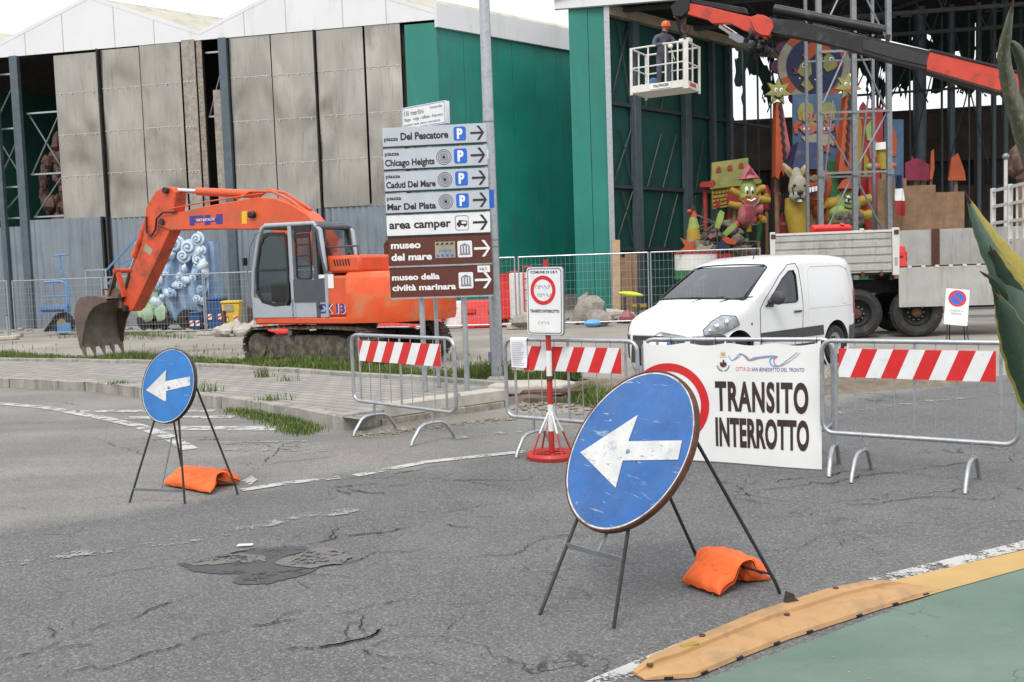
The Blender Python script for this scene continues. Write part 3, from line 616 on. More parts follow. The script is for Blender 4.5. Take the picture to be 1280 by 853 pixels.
# --- rubber lane separators
lp = [(789,842),(835,820),(900,792),(948,772),(1030,745),(1110,730)]; rp = [(806,851),(868,848),(930,822),(986,800),(1090,766),(1179,738)]
LP = [g(*p) for p in lp]; RP = [g(*p) for p in rp]
def sep(i0, i1, label, t0, t1):
    A = LP[i0:i1+1]; B = RP[i0:i1+1]; prof = [(0,0),(.03,.03),(.1,.048),(.36,.055),(.4,.05),(.42,.034),(.58,.030),(.6,.036),(.93,.022),(.97,.018),(1,0)]
    def ln(P_, u):
        s = u*(len(P_)-1); i = min(int(s), len(P_)-2); return P_[i].lerp(P_[i+1], s-i)
    o = ln(A, .5).lerp(ln(B, .5), .5); mb = MB(); nu = 26; vs = []
    for a in range(nu+1):
        u = a/nu; e = min(1, (u/.22 if t0 else 1), ((1-u)/.22 if t1 else 1)); e = .25+.75*math.sin(e*math.pi/2) if (t0 or t1) else 1
        for (t_, h) in prof:
            p = ln(A, u).lerp(ln(B, u), t_); vs.append((p.x-o.x, p.y-o.y, .002+h*(e if h > .01 else 1)))
    k = len(prof); mb.add(vs, [(i*k+j, i*k+j+1, (i+1)*k+j+1, (i+1)*k+j) for i in range(nu) for j in range(k-1)])
    mb.add([vs[j] for j in range(k)], [tuple(range(k))]); mb.add([vs[nu*k+j] for j in range(k)], [tuple(range(k))[::-1]])
    t = thing('lane_separator', label, 'separator', o, 0, 'rubber lane separators on the cycle path edge'); mb.build('body', M['rubber_yellow'], t, smooth=30)
    for q in range(4):
        u = .14+.76*q/3+random.uniform(-.03,.03); p = ln(B, u)-o; d = (ln(B, min(1,u+.02))-ln(B, u-.02)).normalized(); MB().box((p.x, p.y, .006), (.038,.010,.011), Matrix.Rotation(math.atan2(d.y, d.x), 3, 'Z')).build('drain_notch', M['black'], t)
    nb = MB()
    for u, v in ((.1,.45),(.52,.2)):
        p = ln(A, u).lerp(ln(B, u), v)-o; MB().disc(.015, .003, Matrix.Translation((p.x,p.y,.056 if u > .3 else .038)), 14).build('bolt_hole', M['rusty'], t)
    return t, o, ln, A, B
t, o, ln, A, B = sep(0, 3, 'worn yellow rubber lane separator, the nearer one with the rounded tapered end', True, False)
p = ln(A, .42).lerp(ln(B, .42), .32)-o; q = MB().box((p.x, p.y, .055), (.085,.03,.006), Matrix.Rotation(.5, 3, 'Z')); q.build('reflector', M['f_yellow'], t)
sep(3, 5, 'worn yellow rubber lane separator, the farther one holding the broken black stub', False, True)
p = g(985, 764); q = MB(); q.prism([(-.03,0),(.03,0),(.02,.05),(-.015,.065)], .025, fr((p.x,p.y,.04), (1,.4,0), (0,0,1))); q.box((p.x+.04,p.y,.05), (.06,.03,.02), Matrix.Rotation(.6,3,'Y'))
tag(q.build('rubber_stub', M['rubber']), 'broken black rubber stub sticking up from the yellow separator', 'stub')
q = MB(); p = g(306, 683); q.prism([(-.05,-.012),(.05,-.018),(.055,.012),(-.04,.02)], .006, fr((p.x,p.y,.006),(1,.1,0),(0,1,0)))
tag(q.build('litter_scrap', M['paper']), 'scrap of white paper lying on the asphalt by the patched pothole', 'litter')

q = MB(); R_ = random.Random(9)
for i in range(420):
    p = g(R_.uniform(-40,1290), R_.uniform(560,850)); k = R_.uniform(.0018,.0055)
    if p.y > 3: q.ball((p.x,p.y,k*.5), (k*R_.uniform(.8,1.6),k,k*.7), 5, 4)
stuff('grit', q, M['rubble'], 'fine grit and pebbles scattered over the asphalt', 'grit')
# ================================================================ round arrow signs on A-frames
def arrow_sign(label, c, th, ph, R_, feetF, feetR, arrow, mblue, mrim, leg_r, bar_z, big):
    base = V(c[0]+.25*math.sin(th), c[1]+.25*math.cos(th), 0)
    t = thing('arrow_sign', label, 'road sign', base, -th)
    inv = (Matrix.Translation(base) @ Matrix.Rotation(-th, 4, 'Z')).inverted()
    lc = inv @ Vector(c); F = fr(lc, (1,0,0), (0, math.sin(ph), math.cos(ph)))
    d = MB(); d.lathe([(0,0),(R_*.5,.001),(R_*.97,.0)], F, 72); disc = d.build('sign_disc', mblue, t)
    rm = MB(); rm.lathe([(R_*.965,.0015),(R_*.985,.002),(R_*.99,.0)], F, 72); rm.build('white_edge', M['worn_edge'] if big else M['worn_white'], disc)
    rm = MB(); rm.lathe([(R_*.985,.003),(R_*1.0,.006),(R_*1.012,.0),(R_*1.012,-.028),(R_*.97,-.028),(R_*.965,-.004)], F, 72); rm.build('rim', mrim, disc)
    rm = MB(); rm.disc(R_*.96, .002, F, 64, -.012); rm.build('back_plate', M['sign_back'], disc)
    a = MB(); a.prism(arrow, .0015, F, .0025); a.build('arrow', M['worn_white'], disc)
    b = MB(); b.lathe([(.012,.003),(.012,.009),(.006,.012),(0,.012)], F @ Matrix.Translation((.02,-.015,0)), 12); b.build('bolt', M['galv_dark'], disc)
    fF = [inv @ Vector(p) for p in feetF]; fR = [inv @ Vector(p) for p in feetR]
    tops = []
    for i, p in enumerate(fF):
        sx = -1 if i == 0 else 1
        top = F @ Vector((sx*R_*.44, -R_*.80, -.035)); tops.append(top)
        m = MB(); m.tube([(p.x,p.y,0), top, F @ Vector((sx*R_*.40, R_*.5, -.035))], leg_r, 8) ; m.build('leg', M['dark_steel'], t)
    for i, p in enumerate(fR):
        sx = -1 if i == 0 else 1
        top = F @ Vector((sx*R_*.46, R_*.58, -.05)); k = .06/top.z
        m = MB(); m.tube([(p.x,p.y,0), V(p.x,p.y,0).lerp(top, k)+V(0,.01,0), top], leg_r, 8); m.build('leg', M['dark_steel'], t)
    def on(f, tp, z): return V(f.x,f.y,0).lerp(tp, z/tp.z)
    ca, cb = on(fF[0], tops[0], bar_z), on(fF[1], tops[1], bar_z)
    m = MB(); m.rbar(ca, cb, .012, leg_r*2.6); m.build('crossbar', M['galv_dark'], t)
    m = MB(); m.rbar(ca.lerp(cb,.55), ca.lerp(cb,.55)+(F.to_3x3() @ Vector((0,1,-.08)))*.42, leg_r*1.8, .008); m.build('strut', M['galv_dark'], t)
    ra_, rb_2 = [on(fR[i], F @ Vector(((-1 if i == 0 else 1)*R_*.46, R_*.58, -.05)), .11 if big else .09) for i in (0,1)]
    m = MB(); m.tube([ra_, rb_2], leg_r*.8, 8); m.build('crossbar', M['dark_steel'], t)
    Mw = Matrix.Translation(base) @ Matrix.Rotation(-th, 4, 'Z'); return Mw @ ra_, Mw @ rb_2
def sandbag(label, ca, cb, f0, f1, reach, zb, seed, skew=0, turn=0.0):
    """limp two-lobed bag saddled over the bar ca-cb: a pinched, wrinkled pillow bent over it and slumped on the road"""
    R = random.Random(seed); A = V(*ca); B = V(*cb); e = (B-A); e.z = 0; e.normalize(); n = V(e.y, -e.x, 0); o = A.lerp(B, (f0+f1)/2); o.z = 0; lw = (B-A).length*(f1-f0)/2
    ph = [R.uniform(0, 6.28) for _ in range(12)]; path = []                      # (y, z) across the bar, by arc length
    for i in range(41):
        s = -1+2*i/40; a = abs(s); sg = 1 if s > 0 else -1
        if a < .16: y, z = sg*reach*.22*math.sin(a/.16*math.pi/2), zb*(1-.10*(a/.16)**2)
        elif a < .52: f = (a-.16)/.36; y, z = sg*reach*(.22+.26*f), zb*.90+(.062-zb*.90)*(f*f*(3-2*f))
        else: f = (a-.52)/.48; y, z = sg*reach*(.48+.52*f), .062-.052*f**1.6
        path.append((y, z))
    def surf(side):
        def f(a, b):
            u = 2*a-1; v = 2*b-1; k = a*40; i = min(int(k), 39); fr_ = k-i; y = path[i][0]+(path[i+1][0]-path[i][0])*fr_; z = path[i][1]+(path[i+1][1]-path[i][1])*fr_
            j0, j1 = max(i-2,0), min(i+3,40); ty, tz = path[j1][0]-path[j0][0], path[j1][1]-path[j0][1]; l = math.hypot(ty, tz); ny, nz = -tz/l, ty/l
            fill = max(0, (1-abs(u)**5)*(1-abs(v)**5)); lobe = .30+.70*min(1, abs(u)/.5)**1.5*(1 if abs(u) < .7 else 1)
            th_ = .003+.064*fill**.55*lobe*(1+.25*math.sin(3.1*v+ph[0]+2*u))
            cr = abs(math.sin(5.5*u+2.6*v+ph[1]+1.3*math.sin(3*v+ph[2])))**.6*.012+abs(math.sin(9*v+3.5*u+ph[3]+1.5*math.sin(4*u+ph[4])))**.7*.008+.004*math.sin(26*u+17*v+ph[5])
            edge = max(abs(u), abs(v)); pl = .005*math.sin(11*v+ph[6])*abs(u)**6+.005*math.sin(9*u+ph[7])*abs(v)**6        # puckered seams
            w_ = 1-.16*(1-abs(u))**.8*abs(v)**2+.06*abs(u)**3*math.sin(ph[8]+3*(u > 0))
            off = side*(th_-cr*fill*.9)+pl; yy = y+ny*off; zz = z+nz*off
            xx = v*lw*w_+skew*u+.02*math.sin(4*u+ph[9])*v; yy += .03*v*math.sin(ph[10])*abs(u)
            p = o+e*xx+n*(yy); return (p.x-o.x, p.y-o.y, max(.003+.004*(side > 0)+.0008*(1-edge), zz+.004))
        return f
    mb = MB(); mb.grid(surf(1), 72, 48); k = len(mb.f); mb.grid(surf(-1), 72, 48)
    for i in range(k, len(mb.f)): mb.f[i] = mb.f[i][::-1]
    r = mb.build('sandbag', M['orange_bag'], smooth=80); r.location = o; r.rotation_euler = (0,0,turn); return tag(r, label, 'sandbag')
uv = lambda L_: [L_[i] for i in (0,2,3,4,5,6,1)]
ra_, rb2 = arrow_sign('large scuffed blue round sign with white left arrow on dark A-frame legs', (.58,4.937,.794), 1.008, .555, .45,
    [g(675,768), g(767,785)], [g(878,716), g(975,742)], uv([(-.354,-.077),(-.025,.191),(.041,-.215),(.008,-.068),(.391,-.002),(.365,.097),(-.012,.039)]), M['sign_blue'], M['rusty'], .0095, .30, True)
sandbag('orange sandbag draped over the rear bar of the large round sign', ra_, rb2, .10, .76, .21, .155, 3, .02, -.1)
sa_, sb2 = arrow_sign('small clean blue round sign with white left arrow by the pavement kerb', (-2.765,7.645,.921), .524, .244, .30,
    [g(162,628), g(231,630)], [g(228,597), g(297,618)], uv([(-.243,-.044),(-.041,.125),(.011,-.132),(-.007,-.043),(.258,.01),(.244,.08),(-.032,.034)]), M['sign_blue2'], M['dark_steel'], .0085, .10, False)
sandbag('orange sandbag slumped over the rear bar of the small round sign', sa_, sb2, .04, .74, .20, .125, 14, .07, .2)
# ================================================================ crowd barriers
def make_barrier(L_, label, group, ends=False):
    t = thing('crowd_barrier', label, 'barrier', (0,0,0), 0, group)
    h0, h1, r, cr = .335, 1.09, .019, .09
    loop = []
    for (cx, cz, a) in ((L_/2-cr, h1-cr, 0), (-L_/2+cr, h1-cr, 90), (-L_/2+cr, h0+cr, 180), (L_/2-cr, h0+cr, 270)):
        for i in range(7): q = rad(a+15*i); loop.append((cx+cr*math.cos(q), 0, cz+cr*math.sin(q)))
    MB().tube(loop, r, 10, closed=True).build('frame', M['galv'], t, smooth=60)
    for i in range(9):
        x = -L_/2*.84 + L_*.84*i/8; thick = i in (0, 4, 8)
        mb = MB(); (mb.rbar((x,0,h0+r*.5),(x,0,h1-r*.5), .024, .008) if thick else mb.tube([(x,0,h0+r*.5),(x,0,h1-r*.5)], .0045, 6)); mb.build('upright_bar', M['galv'], t)
    for s in (-1, 1):
        x = s*(L_/2 if ends else L_*.285)
        f = MB().tube([(x,-.29,.0),(x,-.27,.05),(x,-.18,.165),(x,-.12,.195),(x,0,.205),(x,.12,.195),(x,.18,.165),(x,.27,.05),(x,.29,.0)], .0175, 8).build('foot', M['galv'], t, smooth=60)
        MB().tube([(x,0,.20),(x,0,h0+(.09 if ends else -.01))], .017 if ends else .015, 8).build('stem', M['galv'], f)
    MB().box((L_/2+.025,0,.52), (.05,.012,.035)).build('hook', M['galv'], t); MB().box((L_/2+.025,0,.86), (.05,.012,.035)).build('hook', M['galv'], t)
    return t
def add_board(t, L_, off=0.0):
    W_ = L_*.80; z0, z1 = .80, 1.03; b = MB().box((0,-.026,(z0+z1)/2), (W_,.003,z1-z0)).build('striped_board', M['sign_white'], t)
    per = W_/4.85; lean = .10; x = -W_/2 - per*.62 + off; n = 0
    while x < W_/2:
        # a stripe leaning right, clipped to the board
        pl_ = [(x,z0),(x+per*.5,z0),(x+per*.5+lean,z1),(x+lean,z1)]
        for lim, sgn in ((-W_/2, 1), (W_/2, -1)):
            q = []
            for i in range(len(pl_)):
                a, c = pl_[i], pl_[(i+1) % len(pl_)]; ia = (a[0]-lim)*sgn >= 0; ic = (c[0]-lim)*sgn >= 0
                if ia: q.append(a)
                if ia != ic: k = (lim-a[0])/(c[0]-a[0]); q.append((lim, a[1]+(c[1]-a[1])*k))
            pl_ = q
            if not pl_: break
        if len(pl_) > 2: MB().face(pl_, fr((0,-.0285,0),(1,0,0),(0,0,1))).build('red_stripe', M['red'], b, smooth=0)
        x += per; n += 1
BG = 'steel crowd barriers closing the road'
b0 = make_barrier(1.5, '', BG); add_board(b0, 1.5)
def place(t, a, b, label):
    A = g(*a, 1.09) if len(a) == 2 else V(*a); B = g(*b, 1.09); d = B-A; c = (A+B)/2
    t.location = (c.x, c.y, 0); t.rotation_euler = (0,0,math.atan2(d.y, d.x)); t.scale = (d.length/1.5, 1, 1); t['label'] = label
    return A, B
b1 = copy_tree(b0); b2 = copy_tree(b0)
place(b0, (439,418.5), (567,423.5), 'steel crowd barrier with striped board standing against the pavement corner by the excavator')
B2A, B2B = place(b1, (631,424), (796,427), 'steel crowd barrier with striped board and white paper notice hung at its left end')
B4A, B4B = place(b2, (1027,426), (1273,429), 'steel crowd barrier with striped board beside the agave, right of the white banner')
b3 = make_barrier(1.5, '', BG, True)
B3A, B3B = place(b3, (804,424.5), (1041,424.5), 'steel crowd barrier behind the white TRANSITO INTERROTTO banner, without striped board')
B3f = fr((B3A.x, B3A.y, 0), (B3B.x-B3A.x, B3B.y-B3A.y, 0), (0,0,1))
# paper notice, hung over the top rail of the second barrier
nf = fr((B2A.x, B2A.y, 0), (B2B.x-B2A.x, B2B.y-B2A.y, 0), (0,0,1))
s0, z1 = vp(641,424,B2A,B2B); s1, _ = vp(661,424,B2A,B2B); _, z0 = vp(651,459,B2A,B2B)
nb = MB().grid(lambda u, v: (s0+(s1-s0)*u+.006*math.sin(3*v), z1+.02-(z1+.02-z0)*v, .046+.010*math.sin(5*v+u*2)*v-.03*(v < .06)), 6, 14, nf)
pn = tag(nb.build('paper_notice', M['paper']), 'white printed paper notice hung on the barrier behind the red and white post', 'notice')
lt = MB()
for i in range(13):
    wl = (s1-s0)*(.55+.25*random.random()); zz = z1-.03-i*.018; v = (z1+.02-zz)/(z1+.02-z0); lt.add([(s0+.02,zz,.0485+.010*math.sin(5*v+.3)*v),(s0+.02+wl,zz,.0485+.010*math.sin(5*v+1.5)*v),(s0+.02+wl,zz-.004,.0485+.010*math.sin(5*v+1.5)*v),(s0+.02,zz-.004,.0485+.010*math.sin(5*v+.3)*v)], [(3,2,1,0)], nf)
lt.build('print', M['letter_grey'], pn)
MB().box((s0+(s1-s0)*.5, z0-.012, .022), (s1-s0+.01,.035,.006), M=nf).build('backing_board', M['wood_pale'], pn)
# ================================================================ banner
Ls = (B3B-B3A).length; bx0 = vp(806,430,B3A,B3B)[0]; bx1 = vp(1027,430,B3A,B3B)[0]; bz0 = vp(930,578,B3A,B3B)[1]; bz1 = 1.062
def bw(x, z):
    u = (x-bx0)/(bx1-bx0); v = (bz1-z)/(bz1-bz0)
    return .040 + .012*math.sin(2.2*u*3.1+v*2)*v + .006*math.sin(19*u+v*2.2)*(1-v)**2 + .010*math.sin(6*u-v*4)*v*v + .004*math.sin(11*(u+v))*(1-abs(2*v-1))
def btop(u): return bz1 - .022*abs(math.sin(u*math.pi*4))**1.5 + (.02 if u > .985 or u < .015 else 0)
def bpt(u, v):
    x = bx0+(bx1-bx0)*u; zt = btop(u); z = zt+(bz0-.012*u-zt)*v; return (x, z, bw(x, z))
ban = MB().grid(bpt, 90, 50, B3f).build('banner', M['banner'], smooth=80)
tag(ban, 'white vinyl road closure banner reading TRANSITO INTERROTTO tied to a barrier', 'banner')
def drape(mb):                            # lay flat artwork (s, z) onto the vinyl, cut fine so that it follows the folds
    me = bpy.data.meshes.new('x'); me.from_pydata(mb.v, [], mb.f); bm = bmesh.new(); bm.from_mesh(me)
    bmesh.ops.triangulate(bm, faces=bm.faces[:])
    for _ in range(4):
        es = [e for e in bm.edges if e.calc_length() > .035]
        if not es: break
        bmesh.ops.subdivide_edges(bm, edges=es, cuts=1)
        bmesh.ops.triangulate(bm, faces=bm.faces[:])
    o = MB(); o.v = [tuple(B3f @ Vector((v.co.x, v.co.y, bw(v.co.x, v.co.y)+.004))) for v in bm.verts]; bm.verts.index_update()
    o.f = [[v.index for v in f.verts] for f in bm.faces]; o.m = [0]*len(o.f); bm.free(); bpy.data.meshes.remove(me); return o
def P3(x, y): return vp(x, y, B3A, B3B)
def btext(body, x0, x1, yt, yb, m, name='lettering', bold=.03, ital=0):
    a = P3(x0, yb); b = P3(x1, yb); c = P3((x0+x1)/2, yt); d = P3((x0+x1)/2, yb)
    drape(MB().text(body, a[0], d[1], c[1]-d[1], b[0]-a[0], bold, ital=ital, sp=1.12 if body.startswith('TR') else 1.04)).build(name, m, ban, smooth=0)
btext('TRANSITO', 896, 1012, 479, 513, M['letter_brown'], bold=.038); btext('INTERROTTO', 896, 1013, 525, 558, M['letter_brown'], bold=.04)
btext('CITTÀ DI', 921, 939, 458.6, 463.2, M['logo_red'], bold=.005); btext('SAN BENEDETTO DEL TRONTO', 940.5, 1006, 459.4, 464, M['fh_blue'], bold=.0, ital=.15)
rc_, ro = P3(838, 504), 0; re_ = P3(888, 504); ro = re_[0]-rc_[0]
rg = MB()
for i in range(64):
    a, b = 2*math.pi*i/64, 2*math.pi*(i+1)/64
    rg.add([(rc_[0]+r_*math.cos(q), rc_[1]+r_*math.sin(q), 0) for r_, q in ((ro*.80,a),(ro,a),(ro,b),(ro*.80,b))], [(0,1,2,3)])
drape(rg).build('red_ring', M['red'], ban, smooth=0)
def ribbon(pxs, w_, m, name):
    P = [V(*P3(*p), 0) for p in pxs]; C_ = []
    for i in range(len(P)-1):
        p0, p1, p2, p3 = P[max(i-1,0)], P[i], P[i+1], P[min(i+2, len(P)-1)]
        for k in range(8):
            t_ = k/8; C_.append(.5*((2*p1)+(p2-p0)*t_+(2*p0-5*p1+4*p2-p3)*t_*t_+(3*p1-p0-3*p2+p3)*t_**3))
    C_.append(P[-1]); mb = MB(); vs = []
    for i, p in enumerate(C_):
        d = (C_[min(i+1,len(C_)-1)]-C_[max(i-1,0)]).normalized(); n = V(-d.y, d.x, 0); k = w_*(.45+.55*math.sin(math.pi*i/(len(C_)-1)))
        vs += [p-n*k/2, p+n*k/2]
    mb.add(vs, [(2*i,2*i+2,2*i+3,2*i+1) for i in range(len(C_)-1)]); drape(mb).build(name, m, ban, smooth=0)
ribbon([(912,444),(916,450),(921,447),(926,442),(931,444),(937,450),(944,447),(960,445),(970,445),(964,449),(966,456),(975,457),(985,450),(998,440)], .012, M['logo_blue'], 'wave_logo')
ribbon([(919,450),(925,446),(929,442.5),(934,445),(940,450),(950,447.5),(972,445),(969,449),(970,455),(977,457),(987,452),(1001,441)], .008, M['logo_red'], 'wave_logo')
cz = P3(905.5, 452); k = (P3(915,452)[0]-cz[0])/9.5
def crest(pts, m, name): drape(MB().face([(cz[0]+x*k, cz[1]+y*k, 0) for x, y in pts])).build(name, m, ban, smooth=0)
crest([(-2.6,8),(2.6,8),(3,12.5),(1.2,11.2),(0,12.8),(-1.2,11.2),(-3,12.5)], M['logo_gold'], 'crest')
crest([(-4,-4),(-2,-6.5),(2,-6.5),(4,-4),(4,0),(2,-1),(1,3),(-.2,3),(-1,-1),(-4,0)], M['rusty'], 'crest'); crest([(2.2,-5),(4.2,-5),(4.4,-2),(2.6,-1.4)], M['logo_blue'], 'crest')
for s in (-1, 1):
    for i in range(6):
        a = rad(20+i*24); cx, cy = s*7.2*math.cos(rad(-10-i*13)), -4+7.2*math.sin(rad(-10-i*13)); crest([(cx-1.1,cy-.5),(cx+.2,cy-1.0),(cx+1.2,cy+.8),(cx-.3,cy+.9)], M['logo_green'], 'crest')
crest([(-4.3,6.3),(4.3,6.3),(4.3,5.9),(-4.3,5.9)], M['letter_grey'], 'crest')
for u in (.16, .42, .68, .975):
    x = bx0+(bx1-bx0)*u; pts = [(x+.004*math.cos(q), 1.075+.032*math.sin(q), .02+.026*math.cos(q)) for q in [2*math.pi*i/10 for i in range(10)]]
    MB().tube([B3f @ Vector((p[0], p[1], p[2]-.02)) for p in pts], .0035, 5, closed=True).build('tie', M['black'], ban)
# ================================================================ portable no-entry post
pb = g(690, 572); A = V(pb.x-.5, pb.y+.0+.2, 0); yaw = rad(-34)
t = thing('road_closed_post', 'white prohibition plate on a red and white striped post with round base', 'road sign', pb, 0)
tilt = .02
for i, (z0, z1, m) in enumerate(((.05,.25,'red_worn'),(.25,.50,'sign_white'),(.50,.74,'red_worn'),(.74,1.0,'sign_white'),(1.0,1.84,'red_worn'))):
    MB().tube([(0,0,z0),(0,0,z1)], .027 if i < 4 else .025, 14).build('post', M[m], t)
MB().tube([(0,0,.715),(0,0,.765)], .0285, 14).build('rust_band', M['rusty'], t)
MB().lathe([(.17,0),(.235,0),(.24,.03),(.225,.055),(.19,.055),(.17,.03),(.17,0)], None, 40).build('base_ring', M['red_worn'], t)
for i in range(4):
    a = rad(25+90*i); MB().tube([(.205*math.cos(a),.205*math.sin(a),.04),(.12*math.cos(a),.12*math.sin(a),.24)], .009, 6).build('brace', M['red_worn'], t); MB().tube([(.12*math.cos(a),.12*math.sin(a),.24),(.02*math.cos(a),.02*math.sin(a),.43)], .009, 6).build('brace', M['sign_white'], t)
MB().box((0,0,.035), (.40,.035,.02)).build('base_bar', M['red_worn'], t); MB().box((0,0,.035), (.035,.40,.02)).build('base_bar', M['red_worn'], t)
pf = Matrix.Rotation(yaw, 4, 'Z') @ fr((.0,-.032,1.46), (1,0,-.02), (.02,0,1)); W_, H_ = .385, .62
pan = MB().prism(rrect(W_, H_, .035), .012, pf).build('sign_plate', M['sign_white'], t)
def outline(mb, pts_o, pts_i, z):
    n = len(pts_o); mb.add([(p[0],p[1],z) for p in pts_o+pts_i], [(i,(i+1)%n,(i+1)%n+n,i+n) for i in range(n)], pf); return mb
outline(MB(), rrect(W_-.02,H_-.02,.03), rrect(W_-.034,H_-.034,.025), .0135).build('border_line', M['black'], pan, smooth=0)
MB().prism(rrect(W_+.012,H_+.012,.038), .012, pf, -.013).build('edge_frame', M['galv_dark'], pan)
MB().ring(.100,.135,.002,pf @ Matrix.Translation((-.015,.10,.0125)),48).build('red_ring', M['red'], pan)
MB().text('COMUNE DI S.B.T.', 0, H_/2-.055, .022, .30, .03, pf, .0138, 'c').build('lettering', M['letter_dark'], pan, smooth=0)
MB().text('TRANSITO INTERROTTO', 0, -.105, .026, .315, .035, pf, .0138, 'c').build('lettering', M['letter_dark'], pan, smooth=0)
sq = MB()
def scr(pts): sq.tube([pf @ Vector((x, y, .0142)) for x, y in pts], .0016, 4)
random.seed(5)
for (ox, oy, n, sc_) in ((-.085,.13,5,.028),(-.065,.055,5,.026),(-.06,-.20,4,.022)):
    for i in range(n):
        x = ox+i*.032; scr([(x+sc_*.5*math.cos(a+i)+random.uniform(-.004,.004), oy+sc_*.6*math.sin(a*(1+.5*(i%2)))) for a in [j*.8 for j in range(7)]])
sq.build('scribble', M['letter_grey'], pan)
MB().prism([(-W_/2+.025,-.28),(W_/2-.03,-.28),(W_/2-.03,-.16),(W_/2-.06,-.135),(-W_/2+.025,-.135)], .001, pf, .0125).build('taped_cover', M['letter_white'], pan)
# ================================================================ direction sign stack
Az = g(527, 489, Z); Bz = g(580, 488, Z)
cL = g(531, 489, Z); D0 = 12.95
A = at(483, 260, D0+.06); B = at(612, 260, D0-.10); A.z = B.z = 0
t = thing('direction_sign', 'tall stack of seven direction panels on two grey posts beside the lamp post', 'direction sign', (0,0,0))
n_ = V(B.y-A.y, -(B.x-A.x), 0).normalized()
Df = fr((A.x, A.y, 0), (B.x-A.x, B.y-A.y, 0), (0,0,1)); PL = (B-A).length
def PD(x, y): return vp(x, y, A, B)
rows = [(547, 160.5,184.5,'g'),(547,188.5,212,'g'),(547,216,238.5,'g'),(547,242.5,266,'g'),(547,270,293.5,'w'),(549,297,331.5,'b'),(549,335.5,371,'b')]
# photograph rows at the stack's mid-line
ztab = []
for i, (x, yt, yb, k) in enumerate([(548,157.5,181,'g'),(548,184.5,209.5,'g'),(548,213,237,'g'),(548,240.5,264.5,'g'),(548,267.5,293,'w'),(549,294.5,331,'b'),(549,333,370.5,'b')]):
    ztab.append((PD(x, yt)[1], PD(x, yb)[1], k))
for s in (.30, .715):
    q = Df @ Vector((PL*s, 0, -.05)); MB().tube([(q.x, q.y, Z-.05), (q.x, q.y, ztab[0][0]-.02)], .038, 14).build('post', M['galv'], t)
xo = [0,.0,.002,.004,.006,.012,.018]
def arrow_r(m, pan_, x, zc, h):
    a = MB(); w_ = h*.98; th_ = h*.145
    a.prism([(x-w_/2,zc-th_/2),(x+w_/2-th_*1.2,zc-th_/2),(x+w_/2-h*.50-th_*.1,zc-h/2),(x+w_/2-h*.5+th_*1.25,zc-h/2),(x+w_/2+.004,zc),(x+w_/2-h*.5+th_*1.25,zc+h/2),(x+w_/2-h*.50-th_*.1,zc+h/2),(x+w_/2-th_*1.2,zc+th_/2),(x-w_/2,zc+th_/2)], .001, Df, .052)
    a.build('arrow', m, pan_, smooth=0)
def panel(i, kind):
    z1, z0, _ = ztab[i]; x0 = xo[i]; p = MB().prism(rrect(PL, z1-z0, .012, 3, x0+PL/2, (z0+z1)/2), .008, Df, .04).build('sign_panel', M[{'g':'sign_grey','w':'sign_white','b':'sign_brown'}[kind]], t)
    if kind == 'b': p['label'] = 'brown museum panel'
    fr_ = MB(); fr_.box((x0+PL/2, z0-.012, .044), (PL,.020,.03), M=Df); fr_.build('channel_edge', M['black'] if kind != 'b' else M['galv'], p)
    return p, x0, z0, z1
def pt(p, s, x, z, h, wd, m, bold=.025): MB().text(s, x, z, h, wd, bold, Df, .0505).build('lettering', m, p, smooth=0)
def park(p, x, zc, h):
    f = MB().prism(rrect(h*.90, h, .03, 4, x, zc), .002, Df, .049).build('parking_symbol', M['p_blue'], p); MB().text('P', x, zc-h*.33, h*.66, h*.42, .05, Df, .0525, 'c').build('lettering', M['letter_white'], f, smooth=0)
def target(p, x, zc, r):
    a = MB()
    for q in (.36,.54,.76,.97): a.ring(r*q-.0032, r*q+.0032, .001, Df @ Matrix.Translation((x, zc, .050)), 36)
    a.disc(r*.22, .001, Df @ Matrix.Translation((x, zc, .050)), 20); a.build('target_symbol', M['letter_dark'], p, smooth=0)
W = PL
for i, (s1, s2) in enumerate((('piazza','Del Pescatore'),('piazza','Chicago Heights'),('piazza','Caduti Del Mare'),('piazza','Mar Del Plata'))):
    p, x0, z0, z1 = panel(i, 'g'); h = z1-z0
    if i == 0: pt(p, s1, x0+.02, z0+h*.30, h*.20, W*.135, M['letter_dark']); pt(p, s2, x0+W*.175, z0+h*.32, h*.36, W*.46, M['letter_dark'], .035)
    else: pt(p, s1, x0+.02, z0+h*.68, h*.18, W*.14, M['letter_dark']); pt(p, s2, x0+.02, z0+h*.16, h*.31, W*(.48 if i < 3 else .475), M['letter_dark'], .035); target(p, x0+W*.585, z0+h*.48, h*.385)
    park(p, x0+W*.745, z0+h*.5, h*.74); arrow_r(M['letter_dark'], p, x0+W*.91, z0+h*.5, h*.74)
p, x0, z0, z1 = panel(4, 'w'); h = z1-z0
pt(p, 'area camper', x0+.035, z0+h*.34, h*.38, W*.60, M['letter_dark'], .03); arrow_r(M['letter_dark'], p, x0+W*.905, z0+h*.5, h*.74)
def frame_box(p, x, zc, h, m):
    a = MB(); o_ = rrect(h*.92, h, .03, 4, x, zc); n_i = rrect(h*.92-.012, h-.012, .026, 4, x, zc); n = len(o_)
    a.add([(q[0],q[1],.0505) for q in o_+n_i], [(j,(j+1)%n,(j+1)%n+n,j+n) for j in range(n)], Df); return a
a = frame_box(p, x0+W*.73, z0+h*.5, h*.72, 0); cx, cz_ = x0+W*.73, z0+h*.5; u = h*.72
a.face([(cx-u*.36,cz_-u*.16),(cx+u*.36,cz_-u*.16),(cx+u*.36,cz_+u*.14),(cx-u*.22,cz_+u*.20),(cx-u*.25,cz_+u*.06),(cx-u*.36,cz_-u*.02)], Df, .0505)
